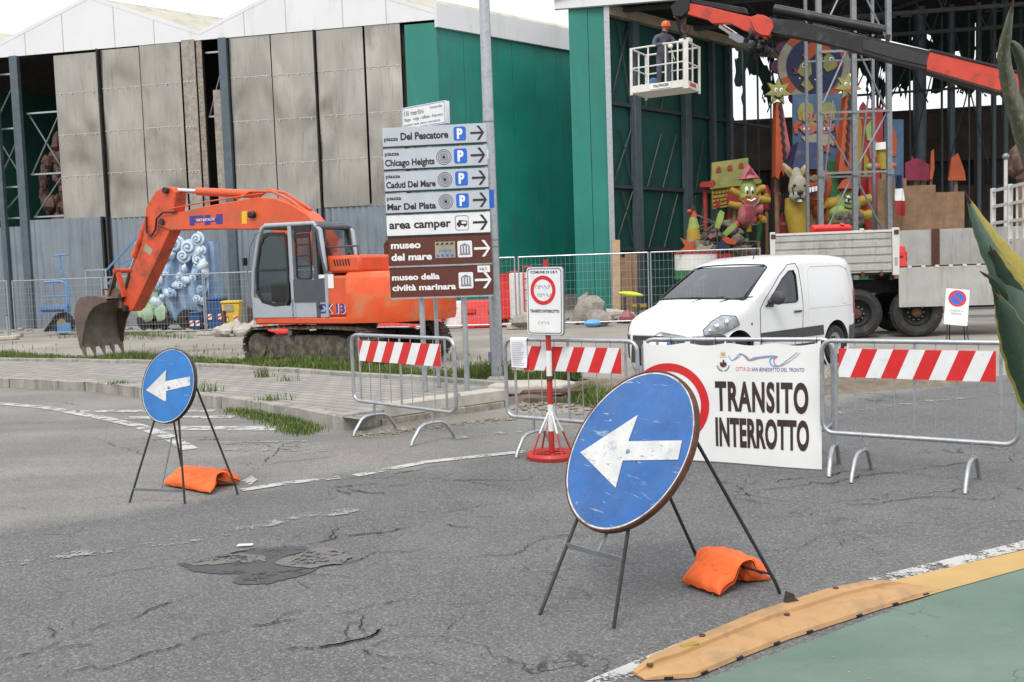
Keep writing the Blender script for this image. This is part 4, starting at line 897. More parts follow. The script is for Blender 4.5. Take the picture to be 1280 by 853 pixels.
for s in (-.2,.2): a.disc(u*.085, .001, Df @ Matrix.Translation((cx+u*s, cz_-u*.18, .0506)), 14)
cs = a.build('camper_symbol', M['letter_dark'], p, smooth=0)
MB().face([(cx-u*.02,cz_-u*.06),(cx+u*.30,cz_-u*.06),(cx+u*.30,cz_+u*.09),(cx-u*.02,cz_+u*.10)], Df, .0525).build('camper_window', M['sign_white'], cs, smooth=0)
def museum(p, x, zc, h):
    a = MB().prism(rrect(h*.9, h, .02, 4, x, zc), .002, Df, .049).build('museum_symbol', M['sign_white'], p); b = MB()
    b.face([(x-h*.34,zc+h*.20),(x+h*.34,zc+h*.20),(x,zc+h*.36)], Df, .053); b.face([(x-h*.36,zc-h*.36),(x+h*.36,zc-h*.36),(x+h*.30,zc-h*.25),(x-h*.30,zc-h*.25)], Df, .053)
    for q in (-.26,-.09,.09,.26): b.face([(x+h*(q-.05),zc-h*.24),(x+h*(q+.05),zc-h*.24),(x+h*(q+.05),zc+h*.18),(x+h*(q-.05),zc+h*.18)], Df, .053)
    b.build('temple_icon', M['letter_grey'], a, smooth=0)
p, x0, z0, z1 = panel(5, 'b'); h = z1-z0
pt(p, 'museo', x0+.04, z0+h*.60, h*.22, W*.29, M['letter_white'], .035); pt(p, 'del mare', x0+.04, z0+h*.19, h*.22, W*.395, M['letter_white'], .035)
museum(p, x0+W*.745, z0+h*.5, h*.56); arrow_r(M['letter_white'], p, x0+W*.91, z0+h*.5, h*.56)
lg = MB().box((x0+W*.555, z0+h*.5, .050), (W*.195,h*.55,.002), M=Df).build('wave_emblem', M['f_cream'], p)
def curls(y, sgn, m):
    a = MB()
    for i in range(4):
        cx = x0+W*(.485+.046*i); a.prism([(cx-.027,y),(cx-.015,y+sgn*.028),(cx+.006,y+sgn*.034),(cx+.02,y+sgn*.022),(cx+.012,y+sgn*.010),(cx+.004,y+sgn*.017),(cx+.0,y+sgn*.006),(cx+.02,y)], .001, Df, .0515)
    a.build('wave_curl', m, lg, smooth=0)
curls(z0+h*.66, 1, M['letter_dark']); curls(z0+h*.34, -1, M['p_blue']); MB().text('mare', x0+W*.555, z0+h*.42, h*.13, W*.12, .0, Df, .0518, 'c').build('lettering', M['p_blue'], lg, smooth=0)
p, x0, z0, z1 = panel(6, 'b'); h = z1-z0
pt(p, 'museo della', x0+.03, z0+h*.58, h*.185, W*.465, M['letter_white'], .035); pt(p, 'civiltà marinara', x0+.03, z0+h*.23, h*.185, W*.62, M['letter_white'], .035)
museum(p, x0+W*.74, z0+h*.5, h*.54); arrow_r(M['letter_white'], p, x0+W*.905, z0+h*.5, h*.56)
st = MB().box((x0+W*.915, z0+h*.86, .052), (W*.12,h*.22,.002), M=Df).build('sticker', M['letter_white'], p); MB().text('S.B.T.', x0+W*.915, z0+h*.82, h*.08, W*.08, .02, Df, .0545, 'c').build('lettering', M['letter_dark'], st, smooth=0)
# street name plate behind the stack
D1 = 13.45
A = at(505, 146, D1+.25); B = at(559, 142, D1-.25); z1 = at(532, 131, D1).z; z0 = at(532, 159, D1).z; Lw = (V(B.x,B.y,0)-V(A.x,A.y,0)).length
Nf = fr((A.x, A.y, 0), (B.x-A.x, B.y-A.y, 0), (0,0,1))
t = thing('street_name_sign', 'white street name plate with blue border above the direction panels', 'street sign', (0,0,0))
pq = MB().prism(rrect(Lw, z1-z0, .01, 3, Lw/2, (z0+z1)/2), .09, Nf, -.05).build('name_plate', M['sign_white'], t)
a = MB(); o_ = rrect(Lw-.02, z1-z0-.02, .01, 2, Lw/2, (z0+z1)/2); i_ = rrect(Lw-.034, z1-z0-.034, .01, 2, Lw/2, (z0+z1)/2); n = len(o_)
a.add([(q[0],q[1],.0415) for q in o_+i_], [(j,(j+1)%n,(j+1)%n+n,j+n) for j in range(n)], Nf); a.build('border_line', M['p_blue'], pq, smooth=0)
h = z1-z0
for s, x, z, hh, wd in (('f.lli merlini', .05, .60, .22, .46), ('rotonda', .66, .74, .13, .27), ('filippo - volga - raffaele - francesco', .05, .36, .14, .90), ('pionieri della pesca meccanica', .05, .14, .10, .83)):
    MB().text(s, Lw*x, z0+h*z, h*hh, Lw*wd, .005, Nf, .0415).build('lettering', M['letter_dark'], pq, smooth=0)
q = Nf @ Vector((Lw*.5, 0, -.06)); MB().tube([(q.x, q.y, Z-.05),(q.x, q.y, z1-.03)], .03, 12).build('post', M['galv'], t)
# lamp post
lp0 = g(622, 476, Z); t = thing('lamp_post', 'tall grey galvanised lamp post beside the direction panels', 'lamp post', lp0)
MB().tube([(0,0,-.1),(0,0,1.2),(0,0,5),(0,0,9.5),(.05,-.3,10.2),(.2,-1.3,10.5)], [.094,.092,.078,.055,.05,.04], 20).build('pole', M['galv'], t, smooth=60)
MB().lathe([(.094,0),(.16,0),(.16,.03),(.12,.06),(.096,.07)], None, 24).build('base_collar', M['concrete_pale'], t)
MB().box((.24,-1.6,10.5), (.28,.6,.12)).build('lantern', M['galv_dark'], t, bevel=.03)
a = MB(); a.lathe([(.0885,2.52),(.0875,2.78)], None, 10, rad(225), rad(300)); a.build('sticker', M['p_blue'], t); a = MB(); a.lathe([(.0875,3.22),(.0865,3.36)], None, 8, rad(210), rad(260)); a.build('sticker', M['letter_white'], t)
for z in (1.95, 2.05, 3.75): MB().lathe([(.0905,z),(.0925,z+.01),(.0905,z+.02)], None, 20).build('wire_tie', M['galv_dark'], t)
MB().box((-.1,-.03,.35), (.05,.04,.16)).build('hatch', M['galv_dark'], t)
# ================================================================ hangars
FA = V(-21.2, 43.4, 0); FB = V(-4.13, 40.03, 0); FE = (FB-FA).normalized(); FD = V(.755,.656,0)   # front direction, depth direction
FF = fr(FA, FE, (0,0,1))
def F2(x, y): return vp(x, y, FA, FB)
def skew(mb, poly, d0, d1):              # front outline (s, z) pushed back along the depth direction
    a = [FA+FE*s+FD*d0+V(0,0,z) for s, z in poly]; b = [FA+FE*s+FD*d1+V(0,0,z) for s, z in poly]; n = len(poly)
    return mb.add(a+b, [(i,(i+1)%n,(i+1)%n+n,i+n) for i in range(n-1)])
ZE = F2(250, 51)[1]; S0 = F2(-18, 66)[0]; S1 = F2(250, 44)[0]; S2 = F2(545, 12)[0]
ap1 = F2(113, -3); zv = F2(250, 42)[1]; ap2 = ((S1+S2)/2, ap1[1]); Sm = S0-(S1-S0); ap0 = ((Sm+S0)/2, ap1[1])
h1 = thing('hangar', 'white gabled hangar at far left with open bay and dull metal cladding', 'hangar', FA)
h2 = thing('hangar', 'white gabled hangar behind the excavator with green side wall', 'hangar', FB)
h0 = thing('hangar', 'grey tent roofed hangar glimpsed at the left edge of the row', 'hangar', FA-FE*12)
def Pt(root):                            # parts are drawn in world space, then hung on their hangar
    iv = Matrix.Translation(root.location).inverted()
    def f(mb, name, m, **k): mb.v = [tuple(iv @ Vector(p)) for p in mb.v]; return mb.build(name, m, root, **k)
    return f
H1, H2, H0 = Pt(h1), Pt(h2), Pt(h0)
def gable(HP, sl, ap, sr, m='tent_white'):
    q = MB(); zb = ZE; q.prism([(sl,zb),(sr,zb),(sr,zv),(ap[0],ap[1]),(sl,zv)], .06, FF, .03); g_ = HP(q, 'gable', M[m])
    for k in (.2,.38,.62,.8):
        s = sl+(sr-sl)*k; zt = zv+(ap[1]-zv)*(1-abs(2*k-1)); q = MB(); q.box((s, (zb+zt)/2, .094), (.03, zt-zb, .004), M=FF); HP(q, 'seam', M['tent_roof'])
    q = MB(); q.rbar(FF @ Vector((sl,zv,.0)), FF @ Vector((ap[0],ap[1],0)), .2, .16); q.rbar(FF @ Vector((ap[0],ap[1],0)), FF @ Vector((sr,zv,0)), .2, .16); HP(q, 'verge_trim', M[m])
    q = MB(); skew(q, [(sl,zv),(ap[0],ap[1]),(sr,zv)], 0, 18); HP(q, 'roof', M['tent_roof'], smooth=0)
    q = MB(); skew(q, [(sl,zv-.12),(ap[0],ap[1]-.12),(sr,zv-.12)], .3, 18); HP(q, 'roof_shade_sheet', M['roof_dark'], smooth=0)  # added dark sheet, stops the pale roof underside from brightening the interior
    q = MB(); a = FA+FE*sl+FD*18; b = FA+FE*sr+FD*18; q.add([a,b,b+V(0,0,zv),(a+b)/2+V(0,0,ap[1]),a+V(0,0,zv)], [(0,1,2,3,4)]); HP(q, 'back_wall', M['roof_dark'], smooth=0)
gable(H1, S0, ap1, S1); gable(H2, S1, ap2, S2); gable(H0, Sm, ap0, S0)
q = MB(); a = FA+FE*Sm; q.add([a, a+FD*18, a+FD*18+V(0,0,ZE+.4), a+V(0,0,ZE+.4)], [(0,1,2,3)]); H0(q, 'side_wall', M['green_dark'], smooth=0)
def panel_(HP, xl, xr, ym, z0, z1, m='alu', dz=.06, rows=3, name='cladding_panel', yaw=0.0):
    a = F2(xl, ym)[0]; b = F2(xr, ym)[0]
    q = MB(); q.box(((a+b)/2, (z0+z1)/2, -.05+dz), (b-a-.03, z1-z0, .05), Matrix.Rotation(yaw, 3, 'Y'), FF); p = HP(q, name, M[m], bevel=.008)
    for i in range(rows):
        z = z0+(z1-z0)*(i+1)/(rows+1)+.15; q = MB(); q.box(((a+b)/2, z, -.02+dz), (b-a-.06, .035, .03), Matrix.Rotation(yaw, 3, 'Y'), FF)
        for k in range(4): q.box((a+(b-a)*(k+.5)/4, z-.05, -.018+dz), (.05,.09,.035), None, FF)
        o = HP(q, 'seam_strip', M['truck_alu']); o.parent = p; o.matrix_parent_inverse = Matrix.Identity(4)
    return p
ZC = 4.85
for HP, xa, xb in ((H1,74,257),(H2,284,509)):
    a = F2(xa,170)[0]; b = F2(xb,170)[0]; q = MB(); q.box(((a+b)/2, ZE/2+.1, -.22), (b-a, ZE-.1, .04), None, FF); HP(q, 'gap_shade_sheet', M['roof_dark'])  # added dark sheet, stands in for the shade seen through panel gaps
for i, (HP, a, b, z1) in enumerate(((H1,73,128,ZE-.1),(H1,132,181,ZE-.05),(H1,181.5,232,ZE-.02),(H2,292,344,ZE),(H2,344.5,398,ZE-.02),(H2,401,460,ZE-.03),(H2,461,506,ZE+.02))):
    panel_(HP, a, b, 170, ZC-.12+.03*(i%2), z1, dz=.05+.03*(i%3), yaw=random.uniform(-.008,.008))
panel_(H1, 233, 250, 150, ZC-.3, ZE+.05, 'concrete', .16, 3, 'weathered_column')
panel_(H1, 250.5, 258, 150, ZC-.3, ZE+.1, 'rubble', .10, 0, 'weathered_column')
panel_(H2, 270, 280, 200, ZC-.3, F2(275,112)[1], 'concrete', .0, 0, 'weathered_column')
def corr(HP, xl, xr, z1, dz):
    a = F2(xl, 340)[0]; b = F2(xr, 340)[0]; n = int((b-a)/.045); q = MB(); vs = []
    for i in range(n+1):
        s = a+(b-a)*i/n; w_ = .03*math.sin(2*math.pi*s/.27); vs += [FF @ Vector((s, 0, dz+w_)), FF @ Vector((s, z1, dz+w_))]
    q.add(vs, [(2*i,2*i+2,2*i+3,2*i+1) for i in range(n)]); HP(q, 'corrugated_wall', M['corrugated'])
corr(H1, -30, 33, 4.6, .02); corr(H1, 37, 131, ZC, .06); corr(H1, 136, 258, ZC, .02); corr(H2, 258, 400, ZC, .05); corr(H2, 401, 508, ZC, .02)
for HP, x, y, w_, zt, m in ((H1,26,170,.38,ZE,'blue_post'),(H2,286,170,.36,ZE,'blue_post'),(H1,2,200,.25,ZE,'blue_post'),(H2,399.6,170,.05,ZE,'chassis'),(H1,129.8,165,.07,ZE,'chassis'),(H1,133.5,330,.10,ZC,'chassis')):  # the thin dark strips are no posts: painted shade of the panel gaps
    s = F2(x, y)[0]; q = MB(); q.box((s, zt/2, .10), (w_, zt, .22), None, FF); HP(q, 'post', M[m], bevel=.01)
def lattice(HP, x0, x1, y, zs):
    a = F2(x0, y)[0]; b = F2(x1, y)[0]
    for i, z in enumerate(zs):
        q = MB(); q.rbar(FF @ Vector((a,z,-.2)), FF @ Vector((b,z,-.2)), .07, .07); HP(q, 'girt', M['galv'])
        if i+1 < len(zs):
            q = MB(); q.bar(FF @ Vector((a,z,-.25)), FF @ Vector((b,zs[i+1],-.25)), .035, 6); HP(q, 'brace', M['galv_dark'])
            if i % 2: q = MB(); q.bar(FF @ Vector((b,z,-.3)), FF @ Vector((a,zs[i+1],-.3)), .035, 6); HP(q, 'brace', M['galv_dark'])
lattice(H1, -14, 24, 170, [5.0, 6.4, 9.0, 11.4]); lattice(H1, 32, 73, 170, [5.0, 6.9, 9.6]); lattice(H2, 257, 282, 120, [8.9, 11.6])
q = MB(); q.rbar(FF @ Vector((F2(32,170)[0],5,-4)), FF @ Vector((F2(73,170)[0]+3,9,-4)), .12,.12); H1(q, 'brace', M['steel_dark'])
# shape standing in the open bay
t = thing('carnival_sculpture', 'brown weathered carnival sculpture inside the open bay of the left hangar', 'sculpture', FF @ Vector((F2(52,200)[0], 0, -1.6)))
q = MB()
for i in range(46):
    z = 4.2+4.4*random.random(); wd = .85*(1-.55*max(0, (z-6.6)/2.2)); rock(q, (random.gauss(0,.36)*wd, random.gauss(0,.25), z), (random.uniform(.15,.42),)*3, i)
for i in range(12):
    u = i/11; rock(q, (-.7-.25*math.sin(u*3), -.2, 7.6-2.2*u), (.2,.2,.28), 70+i); rock(q, (.6+.5*u, -.3, 7.9-2.4*u), (.24,.22,.3), 90+i)
q.tube([(0,0,0),(0,0,6.5)], .35, 10); q.build('figure', M['bronze'], t)
q = MB().tube([(.3,.2,8.0),(.75,.2,8.3),(1.0,.1,9.2),(.95,.1,10.2),(.7,.1,10.6)], [.12,.16,.17,.15,.06], 10); q.build('horn', M['f_yellow'], t)
# green side wall of the second hangar
q = MB(); q.box(((F2(508,90)[0]+S2)/2, (ZE-.1)/2, .0), (S2-F2(508,90)[0], ZE-.1, .08), None, FF); H2(q, 'green_front_panel', M['green_panel'])
sw0 = FF @ Vector((S2, 0, .04)); sw1 = sw0+FD*12; SWF = fr(sw0, FD, (0,0,1))
q = MB(); n = 9
for i in range(n): q.box((12*(i+.5)/n, (ZE-.3)/2, 0), (12/n-.012, ZE-.3, .06+.014*(i%2)), None, SWF)
H2(q, 'green_side_wall', M['green_panel'])
q = MB(); q.box((6, ZE+.15, .10), (12.2, .95, .16), None, SWF); H2(q, 'eave_fascia', M['tent_white'])
q = MB(); q.box((6, .35, .06), (12, .7, .05), None, SWF); H2(q, 'plinth', M['concrete'])
# ---------------------------------------------------------------- open hangar at right
A3 = V(4.26, 39.78, 0); P0 = V(2.71, 39.94, 0); D3 = V(.717,.697,0); E3 = V(.985,-.17,0).normalized(); Z3 = 12.38
h3 = thing('hangar', 'open fronted hangar with green inner wall, torn tarpaulins and dark roof', 'hangar', P0); H3 = Pt(h3)
PF = fr(P0, A3-P0, (0,0,1)); pw = (A3-P0).length
for i in range(2):
    q = MB(); q.box((pw*(.27+.5*i), Z3/2, 0), (pw*.5-.02, Z3, .12-.02*i), None, PF); H3(q, 'green_front_panel', M['green_panel'])
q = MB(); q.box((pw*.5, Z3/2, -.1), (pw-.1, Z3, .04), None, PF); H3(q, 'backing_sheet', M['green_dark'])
q = MB(); q.box((pw+.02, Z3/2, .02), (.22, Z3+.3, .25), None, PF); H3(q, 'front_post', M['galv'])
q = MB(); q.box((16, Z3+.75, .1), (33, 1.5, .2), None, fr(P0, E3, (0,0,1))); H3(q, 'front_fascia', M['tent_white'])
W3 = fr(A3, D3, (0,0,1)); WL = 9.4
def W2(x, y): return vp(x, y, A3, A3+D3)
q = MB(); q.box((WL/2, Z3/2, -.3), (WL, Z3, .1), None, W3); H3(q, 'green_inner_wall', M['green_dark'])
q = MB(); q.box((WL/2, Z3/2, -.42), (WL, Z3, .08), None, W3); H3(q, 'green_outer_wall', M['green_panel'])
for x, y, w_ in ((797,200,.42),(860,190,.42),(892,150,.2),(913,150,.22)):
    s = W2(x, y)[0]; q = MB(); q.box((s, Z3/2, -.05), (w_, Z3, .3), None, W3); H3(q, 'wall_column', M['blue_post'], bevel=.01)
for z in (2.6, 5.2, 8.6): q = MB(); q.rbar(W3 @ Vector((0,z,-.15)), W3 @ Vector((WL+(5 if z > 8 else 0),z,-.15)), .12, .14); H3(q, 'girt', M['steel_dark'])
for i, (a, b) in enumerate(((.3,1.6),(1.6,.9),(2.6,3.7),(3.7,4.8),(5.2,6.2),(6.2,6.9))):
    for z in (2.6, 5.2, 8.6): q = MB(); q.bar(W3 @ Vector((a,z,-.12)), W3 @ Vector((b,z+(2.4 if z < 8 else 3.3),-.12)), .035, 6); H3(q, 'brace', M['steel_dark'])
q = MB(); q.rbar(W3 @ Vector((0,Z3-.1,0)), W3 @ Vector((17,Z3-.1,0)), .3, .4); H3(q, 'eave_beam', M['roof_skylight'])
# roof on trusses
RW, RD, RH = 34.0, 17.5, 4.6
def rp(u, d, z): return P0+E3*u+D3*d+V(0,0,z)
q = MB(); q.add([rp(-.4,-.5,Z3+.4), rp(RW/2,-.5,Z3+.4+RH), rp(RW+.4,-.5,Z3+.4), rp(-.4,RD,Z3+.4), rp(RW/2,RD,Z3+.4+RH), rp(RW+.4,RD,Z3+.4)], [(0,1,4,3),(1,2,5,4)]); H3(q, 'roof', M['roof_dark'], smooth=0)
q = MB(); zf = lambda u: Z3+.34+RH*(1-abs(u-RW/2)/(RW/2)); zg = Z3+1.1
q.add([rp(4.2,RD-1.9,zg), rp(RW-4,RD-1.9,zg), rp(RW-4,RD-1.9,zf(RW-4)), rp(RW/2,RD-1.9,zf(RW/2)), rp(4.2,RD-1.9,zf(4.2))], [(0,1,2,3,4)]); H3(q, 'rear_gable', M['roof_dark'], smooth=0)
GF = fr(rp(0,RD-1.95,0), E3, (0,0,1))
for x0, x1, y0, y1 in ((985,1022,12,42),(1030,1072,8,40),(1078,1120,10,42),(1126,1160,16,42),(1168,1190,20,40),(1228,1262,12,30)):
    a = vp(x0, y1, rp(0,RD-1.95,0), rp(5,RD-1.95,0)); b = vp(x1, y0, rp(0,RD-1.95,0), rp(5,RD-1.95,0)); q = MB(); q.box(((a[0]+b[0])/2, (a[1]+b[1])/2, .02), (b[0]-a[0], b[1]-a[1], .03), None, GF); H3(q, 'skylight', M['roof_skylight'])
for d in (1.0, 6.0, 11.0, 16.5):
    tr = MB(); tr.rbar(rp(0,d,Z3), rp(RW,d,Z3), .14, .16); o = H3(tr, 'roof_truss', M['steel_dark'])
    tr = MB(); k = 14
    for i in range(k):
        u = RW*i/k; u2 = RW*(i+.5)/k; u3 = RW*(i+1)/k; zf = lambda v: Z3+.25+RH*(1-abs(v-RW/2)/(RW/2))
        tr.bar(rp(u,d,Z3), rp(u2,d,zf(u2)), .035, 5); tr.bar(rp(u2,d,zf(u2)), rp(u3,d,Z3), .035, 5)
    tr.rbar(rp(0,d,Z3+.2), rp(RW/2,d,Z3+.2+RH), .1,.12); tr.rbar(rp(RW,d,Z3+.2), rp(RW/2,d,Z3+.2+RH), .1,.12)
    w_ = tr; iv = Matrix.Translation(h3.location).inverted(); w_.v = [tuple(iv @ Vector(p)) for p in w_.v]; w_.build('truss_web', M['steel_dark'], o)
q = MB()
for u in range(1, 16):
    zf = Z3+.2+RH*(1-abs(u*RW/16-RW/2)/(RW/2)); q.rbar(rp(u*RW/16,0,zf), rp(u*RW/16,RD,zf), .08,.14)
H3(q, 'purlins', M['steel_dark'])
# rear wall under the roof edge, with window band
B0 = rp(5.5, 15.2, 0); RF = fr(B0, E3, (0,0,1)); ZB = 9.15
def R2(x, y): return vp(x, y, B0, B0+E3)
q = MB(); q.box((10, 7.9, 0), (40, 2.5, .3), None, RF); q.box((10, 2.7, 0), (40, 5.4, .3), None, RF); H3(q, 'rear_wall', M['rear_wall'])
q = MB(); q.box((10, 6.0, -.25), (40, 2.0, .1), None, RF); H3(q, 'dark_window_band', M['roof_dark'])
for i in range(12): q = MB(); q.box((-8.4+3.3*i, 6.0, 0), (.5, 1.3, .3), None, RF); H3(q, 'wall_pier', M['rear_wall'])
q = MB(); q.box((10, ZB+.05, .05), (40.2, .14, .5), None, RF); H3(q, 'coping', M['rear_wall'])
for x, y, w_ in ((1140,200,.62),(1178,200,.36),(1211,180,.26),(1229,180,.26),(1243,180,.3),(928,150,.16),(1000,180,.2)):
    s = R2(x, y)[0]; q = MB(); a = RF @ Vector((s, 0, 1.6)); q.tube([a, a+V(0,0,Z3+1.6)], w_/2, 12); H3(q, 'rear_column', M['blue_post'])
for s0, s1 in ((8,13),(13,18),(18,24)): q = MB(); q.bar(RF @ Vector((s0,9.3,1.2)), RF @ Vector((s1,11.9,1.2)), .05, 6); H3(q, 'brace', M['steel_dark'])
for x, y, w_ in ((943,200,.10),(958,180,.08),(1084,180,.12),(1100,190,.10),(1122,160,.10),(1160,200,.12),(1192,200,.10),(1202,190,.08),(1220,200,.10),(1252,200,.14)):
    s = R2(x, y)[0]; q = MB(); a = RF @ Vector((s, 0, 2.6)); q.tube([a, a+V(0,0,Z3+.9)], w_/2, 8); H3(q, 'thin_column', M['steel_dark'])
for i in range(14):
    s = R2(930+24*i, 150)[0]; q = MB(); a = RF @ Vector((s, 9.3 if i % 2 else 6.2, 2.2)); b = RF @ Vector((s+(1.6 if i % 3 else -1.5), 12.6, 2.2)); q.bar(a, b, .035, 5); H3(q, 'brace', M['steel_dark'])
q = MB(); q.bar(RF @ Vector((-2,9.9,1.9)), RF @ Vector((22,10.1,1.9)), .06, 6); H3(q, 'girt', M['steel_dark'])
# torn tarpaulins along the back edge
def tarp(xl, xr, yt, ytyp, rag, label, seed, off=.6, hole=.1):
    R = random.Random(seed); a = R2(xl, 100)[0]; b = R2(xr, 100)[0]; zt = Z3+1.4; zb = R2((xl+xr)/2, ytyp)[1]
    q = MB(); du = .085; n = max(4, int((b-a)/du)); ph = [R.uniform(0, 6.28) for _ in range(6)]
    def low(s): return zb + rag*(.55*math.sin(s*1.9+ph[0])+.35*math.sin(s*4.3+ph[1])+.25*math.sin(s*9.7+ph[2]))
    rag_ = [low(a+du*i)+R.gauss(0, rag*.10)-(R.random() < .10)*R.uniform(.2, 1.3)*rag for i in range(n+1)]
    m_ = 26; vs = []; fs = []
    def P_(i, k):
        s = a+du*i; z = zt+(rag_[min(i,n)]-zt)*k/m_; return RF @ Vector((s+.06*math.sin(k*.5+i*.7+ph[3])*(k/m_)**2, z, off+.13*math.sin(s*3.1+k*.12+ph[4])+.05*math.sin(s*11+k*.3)))
    for i in range(n+1):
        for k in range(m_+1): vs.append(P_(i, k))
    for i in range(n):
        for k in range(m_):
            s = a+du*i; z = zt+(rag_[i]-zt)*k/m_
            h = math.sin(s*2.7+z*1.6+ph[5])*math.sin(s*1.1-z*2.9+ph[2])*math.sin(z*4.1+s*5.3)
            if k > m_*.3 and h > 1-hole*4.2: continue
            fs.append((i*(m_+1)+k, (i+1)*(m_+1)+k, (i+1)*(m_+1)+k+1, i*(m_+1)+k+1))
    q.add(vs, fs)
    for _ in range(int((b-a)*2.0)):                       # hanging shreds with knots
        i = R.randrange(n); p = Vector(P_(i, m_)); l = R.uniform(.3, 1.1)*rag*1.5; pts = [p+V(.05*math.sin(j*1.7+i), .05*math.cos(j*1.3), .15-(l+.15)*j/7) for j in range(8)]
        q.tube(pts, [R.uniform(.015,.07) for _ in range(7)]+[.01], 5)
    o = q.build('torn_tarpaulin', M['tarp'], smooth=60); return tag(o, label, 'tarpaulin', 'torn tarpaulins hanging from the open hangar roof')
tarp(918, 968, 30, 108, .9, 'torn dark green tarpaulin left of the painted fish ring', 3)
tarp(1056, 1164, 40, 108, .9, 'torn dark tarpaulin fringed over the sky above the scaffold tower', 5)
tarp(1162, 1214, 40, 116, .3, 'dark tarpaulin hanging behind the red crane section, left of its slit', 8)
tarp(1222, 1330, 40, 108, .25, 'dark tarpaulin hanging behind the agave tip, right of the bright slit', 9)
# ================================================================ crawler excavator
ex = thing('excavator', 'orange crawler excavator with grey cab parked on the yard behind the grass', 'excavator', (-3.46,20.1,0), math.pi-rad(30))
XW = Matrix.Translation((-3.46,20.1,0)) @ Matrix.Rotation(math.pi-rad(30), 4, 'Z')
# undercarriage (turned a little against the house)
ua = rad(30)-rad(36); UR = Matrix.Rotation(ua, 4, 'Z')
def U(mb): mb.v = [tuple(UR @ Vector(p)) for p in mb.v]; return mb
for sy in (-1, 1):
    yc = sy*1.0; hw = .27; ra, L_ = .36, 1.42
    prof = [(L_*math.cos(0)+ra*math.cos(rad(a)), .40+ra*math.sin(rad(a))) for a in range(-90, 91, 15)] + [(.6,.79),(0,.77),(-.6,.79)] + [(-L_+ra*math.cos(rad(a)), .40+ra*math.sin(rad(a))) for a in range(90, 271, 15)]
    q = MB(); n = len(prof); c0 = [(p[0], yc-hw*.8, p[1]) for p in prof]; c1 = [(p[0], yc+hw*.8, p[1]) for p in prof]
    q.add(c0+c1, [(i,(i+1)%n,(i+1)%n+n,i+n) for i in range(n)])
    tk = U(q).build('track', M['track'], ex)
    per = [0]
    for i in range(n): a, b = prof[i], prof[(i+1)%n]; per.append(per[-1]+math.hypot(b[0]-a[0], b[1]-a[1]))
    q = MB(); k = 46
    for j in range(k):
        s = per[-1]*j/k; i = max(m_ for m_ in range(n) if per[m_] <= s+1e-9); a, b = prof[i], prof[(i+1)%n]; f = (s-per[i])/(per[i+1]-per[i]); th = math.atan2(b[1]-a[1], b[0]-a[0])
        q.box((a[0]+(b[0]-a[0])*f, yc, a[1]+(b[1]-a[1])*f), (.150, hw*2, .028), Matrix.Rotation(-th, 3, 'Y')); cx, cz = a[0]+(b[0]-a[0])*f, a[1]+(b[1]-a[1])*f
        q.box((cx+.025*math.sin(th), yc, cz-.025*math.cos(th)), (.02, hw*2, .035), Matrix.Rotation(-th, 3, 'Y'))
    U(q).build('track_shoes', M['track'], tk)
    q = MB(); q.prism([(-1.25,.16),(1.25,.16),(1.3,.5),(.9,.64),(-.9,.64),(-1.3,.5)], .30, fr((0, yc+.15 if sy > 0 else yc+.15, 0), (1,0,0), (0,0,1))); U(q).build('track_frame', M['track'], tk, bevel=.02)
    for sx in (-1, 1):
        q = MB(); q.lathe([(0,-.2),(.27,-.2),(.30,-.1),(.30,.1),(.27,.2),(.16,.22),(0,.22)], fr((sx*L_, yc, .40), (1,0,0), (0,0,1)), 20); U(q).build('idler', M['track'], tk)
    for i in range(5): q = MB(); q.lathe([(0,-.2),(.10,-.2),(.10,.2),(0,.2)], fr((-1.0+.5*i, yc, .14), (1,0,0), (0,0,1)), 12); U(q).build('roller', M['track'], tk)
    q = MB(); q.lathe([(0,-.24),(.07,-.24),(.07,.24),(0,.24)], fr((.35, yc, .70), (1,0,0), (0,0,1)), 12); U(q).build('roller', M['track'], tk)
q = MB(); q.box((0,0,.5), (1.5,1.5,.34)); U(q).build('lower_frame', M['track'], ex, bevel=.05)
MB().lathe([(.62,.6),(.62,.86),(0,.86)], None, 28).build('slew_ring', M['chassis'], ex)
# house: deck, engine bay, counterweight
q = MB(); q.prism([(1.4,-1.2),(1.42,1.18),(1.3,1.22),(-1.2,1.22),(-1.2,-1.22),(1.3,-1.22)], .14, None, .86); q.build('deck', M['excavator_orange'], ex, bevel=.03, seg=2)
q = MB(); q.box((-.80,.92,1.40), (1.02,.56,.80)); q.box((-.75,-.25,1.42), (1.15,1.76,.86)); bay = q.build('engine_bay', M['excavator_orange'], ex, bevel=.05, seg=2)
q = MB(); q.box((-.85,.15,2.02), (.95,1.9,.34)); hd = q.build('engine_hood', M['excavator_orange'], ex, bevel=.06, seg=2)
for i in range(6): MB().box((-.70-.07*i, 1.102, 2.05), (.03,.01,.13), Matrix.Rotation(.25,3,'Y')).build('vent_slot', M['black'], hd)
MB().tube([(-.9,-.3,2.05),(-.9,-.3,2.42),(-1.0,-.3,2.5)], .05, 10).build('exhaust', M['rusty'], hd)
cwp = [(-1.05,1.24),(-1.55,1.22)] + [(2.46*math.cos(rad(a))+.02, 2.12*math.sin(rad(a))*.95) for a in range(149, 212, 7)] + [(-1.55,-1.22),(-1.05,-1.24)]
q = MB(); rings = [(.90,.90),(.88,.985),(.98,1.0),(1.35,1.005),(1.72,.995),(1.83,.96),(1.86,.90)]; n = len(cwp); vs = []
for z, k in rings: vs += [(-1.05+(p[0]+1.05)*k, p[1]*k, z) for p in cwp]
q.add(vs, [(r*n+i, r*n+(i+1)%n, (r+1)*n+(i+1)%n, (r+1)*n+i) for r in range(len(rings)-1) for i in range(n)] + [tuple(range(n))[::-1], tuple(range((len(rings)-1)*n, len(rings)*n))])
q.build('counterweight', M['counterweight'], ex, smooth=50)
